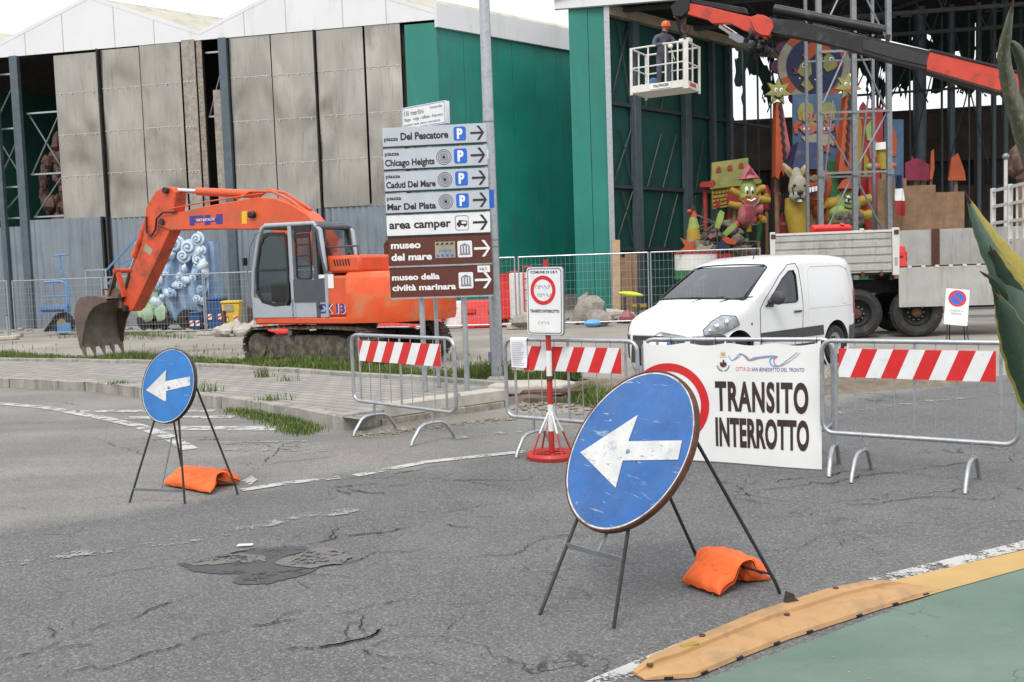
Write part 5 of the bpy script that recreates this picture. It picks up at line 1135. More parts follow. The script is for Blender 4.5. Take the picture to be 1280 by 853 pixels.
SF = fr((0,1.206,0), (-1,0,0), (0,0,1))                         # left flank, reads from the cab backwards
q = MB(); q.text('EX 135', .36, 1.07, .17, .80, .05, SF, .012); o = q.build('lettering', M['letter_white'], bay, smooth=0)
q = MB(); q.text('EX 135', .345, 1.078, .17, .80, .035, SF, .015); q.build('lettering', M['fh_blue'], o, smooth=0)
MB().prism([(.36,1.56),(.74,1.56),(.74,1.83),(.36,1.83)], .003, SF, .0).build('warning_label', M['letter_white'], bay)
MB().prism([(1.15,1.36),(1.27,1.36),(1.27,1.62),(1.15,1.62)], .02, SF, -.002).build('handle_recess', M['f_cream'], bay)
for x in (.33, 1.20): MB().box((-x, 1.203, 1.4), (.012,.01,.78)).build('panel_gap', M['black'], bay)
for i in range(7): a_ = rad(150+i*9.5); MB().lathe([(.035,0),(.035,.02),(0,.025)], fr((2.46*math.cos(a_)+.02, 2.12*math.sin(a_)*.95, 1.05), (math.sin(a_),-math.cos(a_),0), (0,0,1)), 8).build('bolt', M['dark_steel'], bay)
MB().tube([(-.45,1.05,2.19),(-.45,1.05,2.36),(-1.25,1.05,2.36),(-1.25,1.05,2.19)], .018, 6).build('grab_rail', M['cab_dark'], hd)
for x_ in (-.5,-1.1): MB().box((x_,1.212,1.66), (.09,.02,.05)).build('door_latch', M['black'], bay)
# cab
y0, y1 = .22, 1.20
side = [(1.38,1.0),(1.42,1.45),(1.36,1.95),(1.20,2.55),(1.08,2.80),(.98,2.86),(-.30,2.84),(-.46,2.70),(-.56,1.85),(-.56,1.0)]
cab = MB().box((.42,.71,1.02), (1.9,.98,.10)).build('cab', M['cab_grey'], ex, bevel=.02)
for y in (y0, y1):
    MB().tube([(x,y,z) for x, z in side], .042, 8).build('cab_pillar', M['cab_grey'], cab, smooth=60)
    for x0, x1 in ((.30,.34),(-.34,-.28)): MB().rbar((x0,y,1.0),(x1-.02,y,2.84), .06, .09, (1,0,0)).build('cab_pillar', M['cab_grey'] if x0 > 0 else M['cab_dark'], cab)
for (x, z) in ((1.38,1.02),(1.06,2.82),(-.30,2.84),(-.56,1.85)): MB().rbar((x,y0,z),(x,y1,z), .07,.07).build('cab_rail', M['cab_grey'], cab)
MB().prism([(1.06,2.82),(.98,2.90),(-.32,2.88),(-.42,2.80),(-.40,2.76),(1.04,2.78)], .98, fr((0,1.20,0),(1,0,0),(0,0,1))).build('cab_roof', M['cab_dark'], cab, bevel=.03, seg=2)
YF = fr((0,y1+.03,0), (1,0,0), (0,0,1)); YF = Matrix(((1,0,0,0),(0,0,1,y1),(0,1,0,0),(0,0,0,1)))    # (x, z, outward)
def cabp(poly, d, z0, m, name): return MB().prism(poly, d, YF, z0).build(name, m, cab)
door = cabp([(1.40,1.0),(1.42,1.42),(.40,1.22),(.30,1.40),(.30,1.0)], .05, -.02, M['cab_grey'], 'door')
cabp([(.30,1.0),(.30,1.75),(-.28,1.75),(-.56,1.78),(-.56,1.0)], .04, -.02, M['cab_grey'], 'side_panel')
cabp([(.28,1.3),(.28,1.76),(-.26,1.74),(-.54,1.76),(-.54,1.3)], .012, .021, M['cab_dark'], 'side_panel')
def frame_ring(outer, k, d, z0, m, name):
    cx = sum(p[0] for p in outer)/len(outer); cz = sum(p[1] for p in outer)/len(outer); inn = [(cx+(p[0]-cx)*k, cz+(p[1]-cz)*k) for p in outer]; n = len(outer)
    q = MB(); q.add([(p[0],p[1],z0) for p in outer+inn]+[(p[0],p[1],z0+d) for p in outer+inn], [(2*n+i,2*n+(i+1)%n,3*n+(i+1)%n,3*n+i) for i in range(n)]+[(i,(i+1)%n,2*n+(i+1)%n,2*n+i) for i in range(n)]+[(n+i,3*n+i,3*n+(i+1)%n,n+(i+1)%n) for i in range(n)], YF)
    return q.build(name, m, cab)
w1 = [(1.30,1.50),(1.28,1.95),(1.14,2.50),(1.02,2.68),(.92,2.72),(.46,2.70),(.40,2.62),(.40,1.40),(.48,1.24),(.8,1.22),(1.15,1.30)]
frame_ring(w1, .90, .02, .012, M['black'], 'window_seal'); cabp(w1, .006, .006, M['glass_cab'], 'window'); cabp([(1.22,1.93),(1.22,1.98),(.44,1.98),(.44,1.93)], .02, .014, M['black'], 'window_bar')
w2 = [(.20,2.66),(-.20,2.66),(-.22,1.80),(-.16,1.72),(.14,1.72),(.20,1.80)]
frame_ring(w2, .84, .02, .012, M['black'], 'window_seal'); cabp(w2, .006, .006, M['glass_cab'], 'window')
for z in (2.0, 2.2, 2.42): cabp([(.18,z),(.18,z+.025),(-.2,z+.025),(-.2,z)], .012, .016, M['black'], 'window_bar')
cabp([(.20,2.67),(-.22,2.67),(-.24,2.80),(.22,2.80)], .02, .012, M['black'], 'window_bar')
q = MB(); q.add([(-.57,y0+.08,1.9),(-.57,y1-.06,1.9),(-.37,y1-.06,2.72),(-.37,y0+.08,2.72)], [(0,1,2,3)]); q.build('window', M['glass_cab'], cab, smooth=0)
q = MB(); q.add([(1.40,y0+.05,1.5),(1.40,y1-.05,1.5),(1.12,y1-.05,2.72),(1.12,y0+.05,2.72)], [(0,1,2,3)]); q.build('window', M['glass_cab'], cab, smooth=0)
MB().tube([(-.56,y0,1.85),(-.38,y0,2.76),(-.38,y1,2.76),(-.56,y1,1.85)], .05, 6).build('window_frame', M['cab_dark'], cab)
MB().box((-.56,.71,1.42), (.05,.98,.85)).build('rear_panel', M['cab_grey'], cab)
q = MB(); q.box((.2,.7,1.45), (.5,.5,.14)); q.box((-.05,.7,1.85), (.14,.48,.75), Matrix.Rotation(-.15,3,'Y')); q.build('seat', M['cab_dark'], cab, bevel=.04)
q = MB(); q.box((1.0,.7,1.4), (.2,.6,.6)); q.bar((.6,1.0,1.4),(.62,1.0,1.8), .02); q.build('console', M['cab_dark'], cab)
MB().tube([(1.42,y1+.05,1.2),(1.50,y1+.06,1.9),(1.38,y1+.06,2.45),(1.20,y1+.05,2.72),(1.05,y1+.02,2.75)], .014, 6).build('handrail', M['galv_dark'], cab)
MB().box((1.50,y1+.10,2.15), (.04,.10,.16)).build('mirror', M['black'], cab); MB().box((-.40,1.24,1.2), (.08,.02,.05)).build('door_handle', M['black'], cab)
# boom, stick, bucket: outlines measured on the machine's centre plane
yb = -.32; BA = XW @ Vector((0, yb, 0)); BB = XW @ Vector((1, yb, 0))
def E2(x, y): s, z = vp(x, y, BA, BB); return (s, z)
def slab(pxs, th, m, name, parent=ex, bev=.02): return MB().prism([E2(*p) for p in pxs], th, fr((0, yb+th/2, 0), (1,0,0), (0,0,1))).build(name, m, parent, bevel=bev, seg=2)
Zs = lambda pts: [(80+.2695*a, 220+.2695*b) for a, b in pts]
boom = slab([(404,335),(372,318),(346,287),(322,287.5),(270,287),(222,288.5),(210,284),(204,280),(207,275),(228,267),(262,259),(302,252),(330,247),(352,248.5),(372,256),(392,268),(418,300),(424,330)], .42, M['excavator_orange'], 'boom')
stick = slab(Zs([(405,150),(452,72),(478,58),(505,52),(530,58),(542,75),(540,135),(520,250),(440,430),(352,612),(335,628),(305,622),(296,600),(320,520),(350,420),(385,320),(402,240)]), .34, M['stick_orange'], 'stick')
PL3 = lambda x, y, dy=0: (lambda e: (e[0], yb+dy, e[1]))(E2(x, y))
Q = lambda a, b, dy=0: PL3(80+.2695*a, 220+.2695*b, dy)
def cyl(a, b, k, r0, r1, name, parent, m='excavator_orange'):
    a = Vector(a); b = Vector(b); m_ = a.lerp(b, k); c = MB().tube([a, m_], r0, 12).build(name, M[m], parent); MB().tube([m_, b], r1, 10).build('piston_rod', M['chrome'], c); return c
cyl(PL3(322,243), Q(520,68), .72, .095, .055, 'stick_cylinder', boom)
MB().tube([PL3(300,249,.1), PL3(318,240,.12), PL3(345,240,.12), PL3(366,250,.12), PL3(390,268,.12)], .03, 6).build('hose', M['excavator_orange'], boom)
MB().tube([PL3(318,247,-.1), PL3(332,237,-.1), PL3(352,241,-.1), PL3(385,262,-.1)], .03, 6).build('hose', M['excavator_orange'], boom)
MB().tube([PL3(222,262,.24), PL3(262,254,.24), PL3(300,248,.24), PL3(335,243,.24)], .018, 6).build('hose', M['excavator_orange'], boom)
MB().tube([Q(560,170,.24), Q(500,172,.26), Q(470,200,.26), Q(462,250,.24), Q(440,280,.22), Q(418,265,.22), Q(412,190,.2)], .022, 6).build('hose', M['hose'], stick)
cyl(Q(398,190,.0), Q(312,430,0), .78, .105, .055, 'bucket_cylinder', stick, 'stick_orange')
for x, y in ((505,70),(490,215),(300,560),(318,612)):
    p = Q(x, y); MB().tube([(p[0], yb-.26, p[2]), (p[0], yb+.26, p[2])], .075, 12).build('pin', M['dark_steel'], stick)
for dy in (-.21, .21):
    MB().rbar(Q(282,440,dy), Q(315,560,dy), .05, .13, (0,1,0)).build('linkage', M['stick_orange'], stick); MB().rbar(Q(275,445,dy), Q(245,560,dy), .05, .12, (0,1,0)).build('linkage', M['bucket'], stick)
MB().tube([Q(280,440,-.3), Q(280,440,.3)], .06, 10).build('pin', M['stick_orange'], stick)
lf = boom
BF = Matrix(((1,0,0,0),(0,0,1,yb+.21),(0,1,0,0),(0,0,0,1)))
def Bq(x, y): return E2(x, y)
fh = MB()
for blk in ([(246,270.5),(252,270.3),(252,282.5),(246,282.7)],[(252,270.3),(263,269.5),(263,273),(252,273.7)],[(252,275.5),(262,275),(262,278.5),(252,279)],[(264.5,269.5),(272,269),(272,281.2),(264.5,281.8)],[(272,273.3),(279,273),(279,277.5),(272,277.8)],[(279,268.5),(287,268),(287,280.2),(279,280.8)]):
    fh.prism([Bq(*p) for p in blk], .004, BF, .0+.001)
fh.build('logo_letters', M['fh_blue'], boom)
a = Bq(255,277.6); b = Bq(277,277.6); MB().text('FIAT-HITACHI', b[0] if b[0] < a[0] else a[0], a[1], .055, abs(b[0]-a[0]), .02, Matrix(((-1,0,0,a[0]+b[0]),(0,0,1,yb+.21),(0,1,0,0),(0,0,0,1))), .007).build('lettering', M['letter_white'], boom, smooth=0)
MB().prism([Bq(311,265),(Bq(317.5,264.5)),Bq(317.5,280),Bq(311,280.5)], .004, BF, .001).build('warning_label', M['label_yellow'], boom)
MB().box((Bq(325,269)[0], yb+.26, Bq(325,269)[1]), (.2,.1,.14)).build('work_lamp', M['black'], boom, bevel=.03)
BS = Matrix(((1,0,0,0),(0,0,1,yb+.17),(0,1,0,0),(0,0,0,1)))
MB().prism([E2(*p) for p in Zs([(405,315),(438,342),(428,368),(396,345)])], .004, BS, .001).build('warning_label', M['f_cream'], stick)
# bucket: a curled shell between two cheeks, open towards the machine
P0_ = Q(290,590); bx, bz = P0_[0], P0_[2]
shell = [(x*.88, z*.82) for x, z in [(-.02,.16),(.30,.24),(.75,.26),(1.10,.20),(1.30,.0),(1.38,-.30),(1.36,-.62),(1.30,-1.0),(1.20,-1.32)]]
bw_ = .60; bu = MB(); vs = []
for (x, z) in shell: vs += [(bx+x, yb-bw_, bz+z), (bx+x, yb+bw_, bz+z)]
bu.add(vs, [(2*i,2*i+1,2*i+3,2*i+2) for i in range(len(shell)-1)])
inn = [(x-(.05 if i > 3 else 0), z-(.05 if i < 5 else .0)) for i, (x, z) in enumerate(shell)]; vs2 = []
for (x, z) in inn: vs2 += [(bx+x, yb-bw_+.02, bz+z), (bx+x, yb+bw_-.02, bz+z)]
bucket = bu.build('bucket', M['bucket'], ex, smooth=50)
q = MB(); q.add(vs2, [(2*i+1,2*i,2*i+2,2*i+3) for i in range(len(inn)-1)]); q.build('bucket_lining', M['bucket_in'], bucket, smooth=50)
cheek = shell + [(.98,-1.0),(.92,-.74),(.80,-.44),(.62,-.20),(.42,-.06),(.16,.02),(-.04,.05)]
for sy in (-1, 1): MB().prism([(bx+x, bz+z) for x, z in cheek], .035, fr((0, yb+sy*bw_+.0175, 0), (1,0,0), (0,0,1))).build('cheek_plate', M['bucket'], bucket)
for i in range(5):
    y = yb-bw_*.92+bw_*1.84*i/4; q = MB(); q.add([(bx+1.13,y-.055,bz-1.0),(bx+.99,y-.055,bz-1.03),(bx+1.13,y+.055,bz-1.0),(bx+.99,y+.055,bz-1.03),(bx+.94,y-.025,bz-1.32),(bx+.94,y+.025,bz-1.32)], [(0,1,3,2),(0,2,5,4),(1,4,5,3),(0,4,1),(2,3,5)]); q.build('tooth', M['bucket_in'], bucket)
for dy in (-.2, .2): MB().prism([(bx-.1,bz-.12),(bx+.05,bz-.12),(bx+.42,bz+.20),(bx+.1,bz+.40),(bx-.08,bz+.28)], .05, fr((0, yb+dy+.025, 0), (1,0,0), (0,0,1))).build('bucket_ear', M['bucket'], bucket)
MB().tube([(bx+.75,yb-.08,bz+.20),(bx+.75,yb-.08,bz+.36),(bx+.75,yb+.08,bz+.36),(bx+.75,yb+.08,bz+.20)], .025, 6).build('lifting_eye', M['bucket'], bucket)
# ================================================================ white van
vh = math.atan2(-.659, -.751); R_v = V(5.45,16.6,0); hv = V(math.cos(vh), math.sin(vh), 0); lv = V(-hv.y, hv.x, 0)
van = thing('van', 'white panel van with black lower trim parked behind the road closure banner', 'van', R_v-lv*.76-hv*.06, vh); VS = 1.035
# local x forward from the rear axle, y left
XF, XR, FAX = 3.53, -.80, 2.73
def topz(x):
    pts = [(-.82,.80),(-.78,1.30),(-.70,1.66),(-.55,1.755),(0,1.80),(.8,1.81),(1.2,1.79),(1.55,1.70),(1.75,1.605),(2.1,1.40),(2.45,1.185),(2.58,1.10),(2.8,1.04),(3.1,.965),(3.3,.90),(3.42,.80),(3.50,.62),(3.54,.50)]
    for (a, b), (c, d) in zip(pts, pts[1:]):
        if x <= c: t_ = (x-a)/(c-a); t_ = max(0, t_); return b+(d-b)*t_
    return pts[-1][1]
def halfw(x):
    pts = [(-.82,.70),(-.74,.80),(-.5,.875),(0,.90),(2.4,.90),(2.9,.875),(3.2,.81),(3.4,.70),(3.5,.58),(3.54,.45)]
    for (a, b), (c, d) in zip(pts, pts[1:]):
        if x <= c: return b+(d-b)*max(0, (x-a)/(c-a))
    return pts[-1][1]
NS = 9
def section(x):
    T, W_ = topz(x), halfw(x); zb = .24; r = min(.15, (T-zb)*.4); out_ = []
    def wz(z):
        k = W_*(1-.05*max(0, (.5-z)/.3)**2)
        if z > 1.0: k -= .10*((z-1.0)/.8)**1.5
        return k
    for i in range(NS): z = zb+(T-r-zb)*i/(NS-1); out_.append((wz(z), z))
    w0 = wz(T-r)
    for a in (20,45,70,90): out_.append((w0-r*(1-math.cos(rad(a))), T-r+r*math.sin(rad(a))))
    wt = w0-r
    for k in (.66,.33,0): out_.append((wt*k, T+.025*(1-k*k)*min(1, max(0, (T-.9)*3))))
    return out_
def side_y(x, z):
    s = section(x)
    for (a, b), (c, d) in zip(s, s[1:]):
        if b <= z <= d and d > b: return a+(c-a)*(z-b)/(d-b)
    return s[0][0] if z < s[0][1] else s[-1][0]
xs = [-.82,-.79,-.74,-.66,-.55,-.4,-.2,0,.25,.5,.8,1.0,1.2,1.4,1.55,1.65,1.75,1.9,2.05,2.2,2.35,2.45,2.52,2.58,2.68,2.8,2.95,3.1,3.2,3.3,3.38,3.44,3.5,3.54]
q = MB(); vs = []; 
for x in xs:
    s = section(x); vs += [(x, y, z) for y, z in s]+[(x, -y, z) for y, z in s[-2::-1]]
m_ = len(section(0))*2-1
q.add(vs, [(i*m_+j, i*m_+j+1, (i+1)*m_+j+1, (i+1)*m_+j) for i in range(len(xs)-1) for j in range(m_-1)] + [(i*m_, (i+1)*m_, (i+1)*m_+m_-1, i*m_+m_-1) for i in range(len(xs)-1)] + [tuple(range(m_)), tuple((len(xs)-1)*m_+j for j in range(m_))[::-1]])
body = q.build('body', M['van_white'], van, smooth=50)
def cutaway(mb):
    global body
    co_ = mb.build('cutter', [M['van_white'], M['plastic']], smooth=0); co_.location = van.location; co_.rotation_euler = van.rotation_euler
    bm_ = body.modifiers.new('b', 'BOOLEAN'); bm_.object = co_; bm_.operation = 'DIFFERENCE'; bm_.solver = 'EXACT'
    bpy.context.view_layer.update(); dg = bpy.context.evaluated_depsgraph_get(); nm = bpy.data.meshes.new_from_object(body.evaluated_get(dg)); body.modifiers.clear()
    if len(nm.vertices) > 300: nm.set_sharp_from_angle(angle=rad(50)); body.data = nm
    bpy.data.objects.remove(co_)
body.data.materials.append(M['plastic'])
for x in (0, FAX):
    for sy in (-1, 1): cutaway(MB().mat(1).disc(.40, .36, fr((x, sy*.95+(.0 if sy > 0 else .36), .32), (1,0,0), (0,0,1)), 40))
cv = MB().mat(1); vs = []; cx_ = [.98,1.2,1.5,1.75,2.0,2.2,2.4,2.47]          # cabin space, a skin's thickness inside the shell
for x in cx_:
    s = section(x); pr = [(max(.02, y-.05), min(z, topz(x)-.045)) for y, z in s if z > .55]; pr = [(pr[0][0], .50)]+pr[:-1]+[(0.0, topz(x)-.045)]; vs.append([(x, y, z) for y, z in pr]+[(x, -y, z) for y, z in pr[-2::-1]])
k = min(len(v) for v in vs); vs = [[v[round(i*(len(v)-1)/(k-1))] for i in range(k)] for v in vs]
cv.add([p for v in vs for p in v], [(i*k+j, i*k+j+1, (i+1)*k+j+1, (i+1)*k+j) for i in range(len(vs)-1) for j in range(k-1)]+[(i*k, (i+1)*k, (i+1)*k+k-1, i*k+k-1) for i in range(len(vs)-1)]+[tuple(range(k)), tuple((len(vs)-1)*k+j for j in range(k))[::-1]]); cutaway(cv)
WIN = [(1.16,1.10),(1.155,1.49),(1.20,1.565),(1.33,1.555),(1.54,1.44),(1.92,1.14),(1.90,1.075),(1.6,1.07),(1.22,1.07)]
cutaway(MB().mat(1).prism(WIN, 2.4, fr((0,1.2,0), (1,0,0), (0,0,1))))
cutaway(MB().mat(1).prism([(-.81,1.165),(.81,1.165),(.80,1.25),(.70,1.60),(.62,1.655),(-.62,1.655),(-.70,1.60),(-.80,1.25)], 1.2, Matrix(((0,0,1,1.5),(1,0,0,0),(0,1,0,0),(0,0,0,1)))))
q = MB(); q.prism([(1.98,.6),(2.45,.6),(2.42,1.06),(2.2,1.12),(2.0,1.02)], 1.5, fr((0,.75,0),(1,0,0),(0,0,1))); q.build('dashboard', M['cab_dark'], van, bevel=.03); MB().box((2.22,-.3,1.115), (.16,.22,.012), Matrix.Rotation(.25,3,'Y')).build('dash_papers', M['letter_white'], van)
for y in (-.42,.42):
    q = MB(); q.box((1.30,y,.78), (.50,.48,.16)); q.box((1.10,y,1.10), (.14,.46,.62), Matrix.Rotation(-.18,3,'Y')); q.box((1.02,y,1.48), (.10,.24,.18)); q.build('seat', M['seat_grey'], van, bevel=.05, seg=2)
q = MB(); q.tube([(1.86+.07*math.sin(t_), .42+.18*math.cos(t_), 1.12+.17*math.sin(t_)) for t_ in [2*math.pi*i/20 for i in range(20)]], .014, 6, closed=True); q.build('steering_wheel', M['black'], van)
def onside(poly, sy, d, name, m, parent=body, n=1):    # outline (x, z) laid onto the flank
    bm = bmesh.new(); f = bm.faces.new([bm.verts.new((x, 0, z)) for x, z in poly]); bmesh.ops.triangulate(bm, faces=bm.faces[:])
    for _ in range(4):
        es = [e for e in bm.edges if e.calc_length() > .10]
        if es: bmesh.ops.subdivide_edges(bm, edges=es, cuts=1); bmesh.ops.triangulate(bm, faces=bm.faces[:])
    bm.verts.index_update(); o = MB(); o.v = [(v.co.x, sy*(side_y(v.co.x, v.co.z)+d), v.co.z) for v in bm.verts]; o.f = [[v.index for v in f.verts] for f in bm.faces]; o.m = [0]*len(o.f); bm.free()
    return o.build(name, m, parent, smooth=60)
def seam(pts, sy, r=.006, m='plastic', name='panel_gap', d=.001):
    P = []
    for (a, b) in zip(pts, pts[1:]):
        n = max(1, int(math.hypot(b[0]-a[0], b[1]-a[1])/.06)); P += [(a[0]+(b[0]-a[0])*i/n, a[1]+(b[1]-a[1])*i/n) for i in range(n)]
    P.append(pts[-1]); MB().tube([(x, sy*(side_y(x, z)+d), z) for x, z in P], r, 5).build(name, M[m], body)
for sy in (1, -1):
    dr = onside([(1.05,.62),(1.02,1.0),(1.03,1.045),(2.14,1.045),(2.18,1.02),(2.2,.62)], sy, .002, 'door', M['van_white'])
    seam(WIN+[WIN[0]], sy, .013, 'black', 'window_seal', .0)
    onside(WIN, sy, -.008, 'window', M['glass_van'], dr)
    onside([(1.76,1.10),(1.79,1.10),(1.79,1.22),(1.76,1.24)], sy, .014, 'window_bar', M['black'], dr)
    q = MB(); q.ball((1.93, sy*1.04, 1.16), (.075,.12,.105), 16, 10); q.bar((1.97, sy*.86, 1.09), (1.95, sy*1.0, 1.12), .035); q.build('mirror', M['plastic'], body, smooth=60)
    onside([(2.10,1.03),(1.88,1.17),(1.84,1.10),(1.86,1.02)], sy, .016, 'mirror_base', M['plastic'], dr)
    onside([(1.08,.90),(1.30,.90),(1.30,.935),(1.08,.935)], sy, .02, 'door_handle', M['plastic'], dr)
    seam([(2.44,1.08),(2.7,1.0),(3.0,.955),(3.26,.86)], sy, .004, 'truck_white', 'bonnet_gap')
    seam([(1.05,.40),(1.02,1.0),(1.05,1.58),(1.12,1.68),(1.34,1.66)], sy); seam([(2.2,.42),(2.2,1.0),(2.08,1.13),(1.62,1.49),(1.34,1.66)], sy); seam([(.95,.72),(.94,1.2),(.94,1.62)], sy, .004, 'truck_white')
    seam([(.86,.76),(.84,1.30),(.80,1.56),(.70,1.62),(-.2,1.62),(-.45,1.56),(-.58,1.2)], sy, .006, 'truck_white'); seam([(.86,.95),(-.55,.95)], sy, .004, 'truck_white')
    onside([(-.36,.98),(-.20,.98),(-.20,1.12),(-.36,1.12)], sy, .004, 'fuel_flap', M['van_white'])
    onside([(.42,.50),(.44,.66),(2.2,.64),(2.2,.50)], sy, .014, 'side_trim', M['plastic']); onside([(.42,.27),(.42,.40),(2.28,.40),(2.28,.27)], sy, .008, 'sill_trim', M['plastic'])
    onside([(-.78,.30),(-.78,.62),(-.42,.60),(-.42,.30)], sy, .01, 'rear_bumper', M['plastic']); onside([(-.77,.78),(-.74,1.22),(-.66,1.20),(-.66,.80)], sy, .012, 'tail_lamp', M['tail_red'])
    onside([(2.72,.80),(2.80,.93),(3.02,.955),(3.22,.88),(3.36,.76),(3.36,.68),(3.1,.68)], sy, .012, 'headlight', M['lamp_lens']); seam([(2.72,.80),(2.80,.93),(3.02,.955),(3.22,.88),(3.36,.76),(3.36,.68),(3.1,.68),(2.72,.80)], sy, .006, 'plastic', 'lamp_edge', .012)
    for x_, z_, r_ in ((3.16,.79,.055),(2.98,.84,.06),(3.27,.74,.035)): MB().ball((x_, sy*(side_y(x_,z_)+.006), z_), (r_,.018,r_), 14, 8).build('lamp_reflector', M['chrome'], body)
    onside([(2.95,.60),(3.05,.665),(3.46,.665),(3.50,.55),(3.50,.30),(3.15,.30)], sy, .014, 'front_bumper', M['plastic'])
    onside([(2.40,.78),(2.44,.78),(2.44,.81),(2.40,.81)], sy, .006, 'side_marker', M['f_orange'])
    for x in (0, FAX):
        q = MB(); q.lathe([(.40,-.0),(.42,.012),(.40,.03)], fr((x, sy*.885, .32), (1,0,0), (0,0,1)) if sy > 0 else fr((x, sy*.885+.0, .32), (1,0,0), (0,0,1)), 36); q.build('arch_lip', M['van_white'], body)
        wl = MB(); Fm = fr((x, sy*.78, .315), (1,0,0), (0,0,1)) @ (Matrix.Rotation(math.pi, 4, 'X') if sy > 0 else Matrix.Identity(4))
        wl.lathe([(.19,.02),(.20,.085),(.25,.10),(.30,.085),(.315,.05),(.315,-.06),(.30,-.09),(.2,-.1)], Fm, 36); wh = wl.build('wheel', M['rubber'], van)
        rm = MB(); rm.lathe([(0,.07),(.05,.075),(.06,.05),(.14,.045),(.185,.06),(.20,.075),(.205,.06)], Fm, 30); rm.build('rim', M['galv'], wh)
        rh = MB()
        for i in range(10): a = 2*math.pi*i/10; rh.disc(.022, .004, Fm @ Matrix.Translation((.115*math.cos(a), .115*math.sin(a), .052)), 10)
        rh.build('rim_holes', M['black'], wh)
MB().tube([(-.3,0,1.8),(-.3,0,1.81)], .01).build('roof_seam', M['van_white'], body)
def patch_top(x0, x1, wfun, d, name, m, nx=14, ny=16):
    q = MB()
    def f(u, v):
        x = x0+(x1-x0)*u; s = section(x); W_ = s[NS+3][0]*wfun(u); y = W_*(2*v-1); T = topz(x); k = min(1, abs(y)/max(s[NS+3][0], .01))
        z = T+.025*(1-k*k)*min(1, max(0, (T-.9)*3))
        dx = .01; sl = (topz(x+dx)-topz(x-dx))/(2*dx); nn = V(-sl, 0, 1).normalized(); return (x+nn.x*d, y, z+nn.z*d)
    q.grid(f, nx, ny); return q.build(name, m, body, smooth=60)
patch_top(1.62, 2.49, lambda u: .955+.075*u, -.004, 'windscreen', M['glass_van'])
wl_ = [(1.645,-.61),(1.645,.61),(1.71,.70),(2.1,.765),(2.45,.825),(2.49,.80),(2.49,-.80),(2.45,-.825),(2.1,-.765),(1.71,-.70)]
P_ = []
for (a_, b_), (c_, d_) in zip(wl_, wl_[1:]+wl_[:1]): P_ += [(a_+(c_-a_)*i/8, b_+(d_-b_)*i/8) for i in range(8)]
MB().tube([(x, y, topz(x)+.025*(1-min(1,(y/section(x)[NS+3][0])**2))+.002) for x, y in P_], .016, 6, closed=True).build('windscreen_seal', M['black'], body)
for y in (-.1, .42): MB().tube([(2.56,y,1.125),(2.50,y+.15,1.17),(2.44,y+.52,1.20)], .01, 5).build('wiper', M['black'], body)
MB().tube([(1.42,.25,1.765),(1.30,.25,1.95)], .008, 5).build('aerial', M['black'], body)
# front: grille, emblem bars, plate
def front_x(y, z):
    lo, hi = 2.9, 3.55
    for _ in range(24):
        mid = (lo+hi)/2
        if topz(mid) > z and side_y(mid, min(z, section(mid)[NS-1][1])) > abs(y): lo = mid
        else: hi = mid
    return lo
def onfront(poly, d, name, m, parent=body, cuts=4):
    bm = bmesh.new(); bm.faces.new([bm.verts.new((0, y, z)) for y, z in poly]); bmesh.ops.triangulate(bm, faces=bm.faces[:])
    for _ in range(3):
        es = [e for e in bm.edges if e.calc_length() > .08]
        if es: bmesh.ops.subdivide_edges(bm, edges=es, cuts=1); bmesh.ops.triangulate(bm, faces=bm.faces[:])
    bm.verts.index_update(); o = MB(); o.v = [(front_x(v.co.y, v.co.z)+d, v.co.y, v.co.z) for v in bm.verts]; o.f = [[v.index for v in f.verts] for f in bm.faces]; o.m = [0]*len(o.f); bm.free(); return o.build(name, m, parent, smooth=60)
onfront([(-.50,.60),(.50,.60),(.52,.66),(-.52,.66)], .012, 'upper_grille', M['black']); onfront([(-.44,.28),(.44,.28),(.42,.46),(-.42,.46)], .012, 'lower_grille', M['black']); onfront([(-.55,.24),(.55,.24),(.5,.60),(-.5,.60)], .008, 'front_bumper', M['plastic'])
onfront([(-.26,.485),(.26,.485),(.26,.575),(-.26,.575)], .022, 'number_plate', M['letter_white']); onfront([(.19,.487),(.258,.487),(.258,.573),(.19,.573)], .024, 'plate_band', M['p_blue'])
for z0 in (.655,):
    onfront([(-.50,z0),(-.10,z0),(0,z0+.05),(.10,z0),(.50,z0),(.50,z0+.015),(.10,z0+.017),(0,z0+.07),(-.10,z0+.017),(-.50,z0+.015)], .014, 'chevron_emblem', M['galv'])
van.scale = (VS,)*3
# ================================================================ flatbed truck with loading crane
TY = 21.8; TX0 = 5.97
tr = thing('flatbed_truck', 'old dropside truck with silver boards and knuckle boom crane before the open hangar', 'truck', (8.7,TY,0)); TO = Matrix.Translation((-8.7,-TY,0))
def T(mb, name, m, parent=tr, **k): mb.v = [tuple(TO @ Vector(p)) for p in mb.v]; return mb.build(name, M[m], parent, **k)
tr.rotation_euler = (0,0,rad(-9)); tr.location = (8.7,TY-.2,0); TOC = (Matrix.Translation((8.7,TY-.2,0)) @ Matrix.Rotation(rad(-9),4,'Z')).inverted()
def tp(x, y, Y=TY): p = at(x, y, Y); return p.x, p.z
q = MB(); q.box((8.75,TY+1.2,1.47), (5.6,2.36,.10)); T(q, 'load_bed', 'chassis')
q = MB(); z0, z1 = 1.47, 2.41; q.box((7.30,TY-.02,(z0+z1)/2), (2.56,.03,z1-z0)); sb = T(q, 'side_board', 'truck_alu', bevel=.005)
for i in range(5): q = MB(); q.prism([(0,0),(.028,.02),(.028,.125),(0,.145)], 2.54, fr((8.57,TY-.035,z0+.04+i*.178), (0,-1,0), (0,0,1))); T(q, 'rib', 'truck_alu', sb)
q = MB(); q.box((7.3,TY-.045,z1-.01), (2.56,.05,.05)); T(q, 'top_rail', 'truck_white', sb)
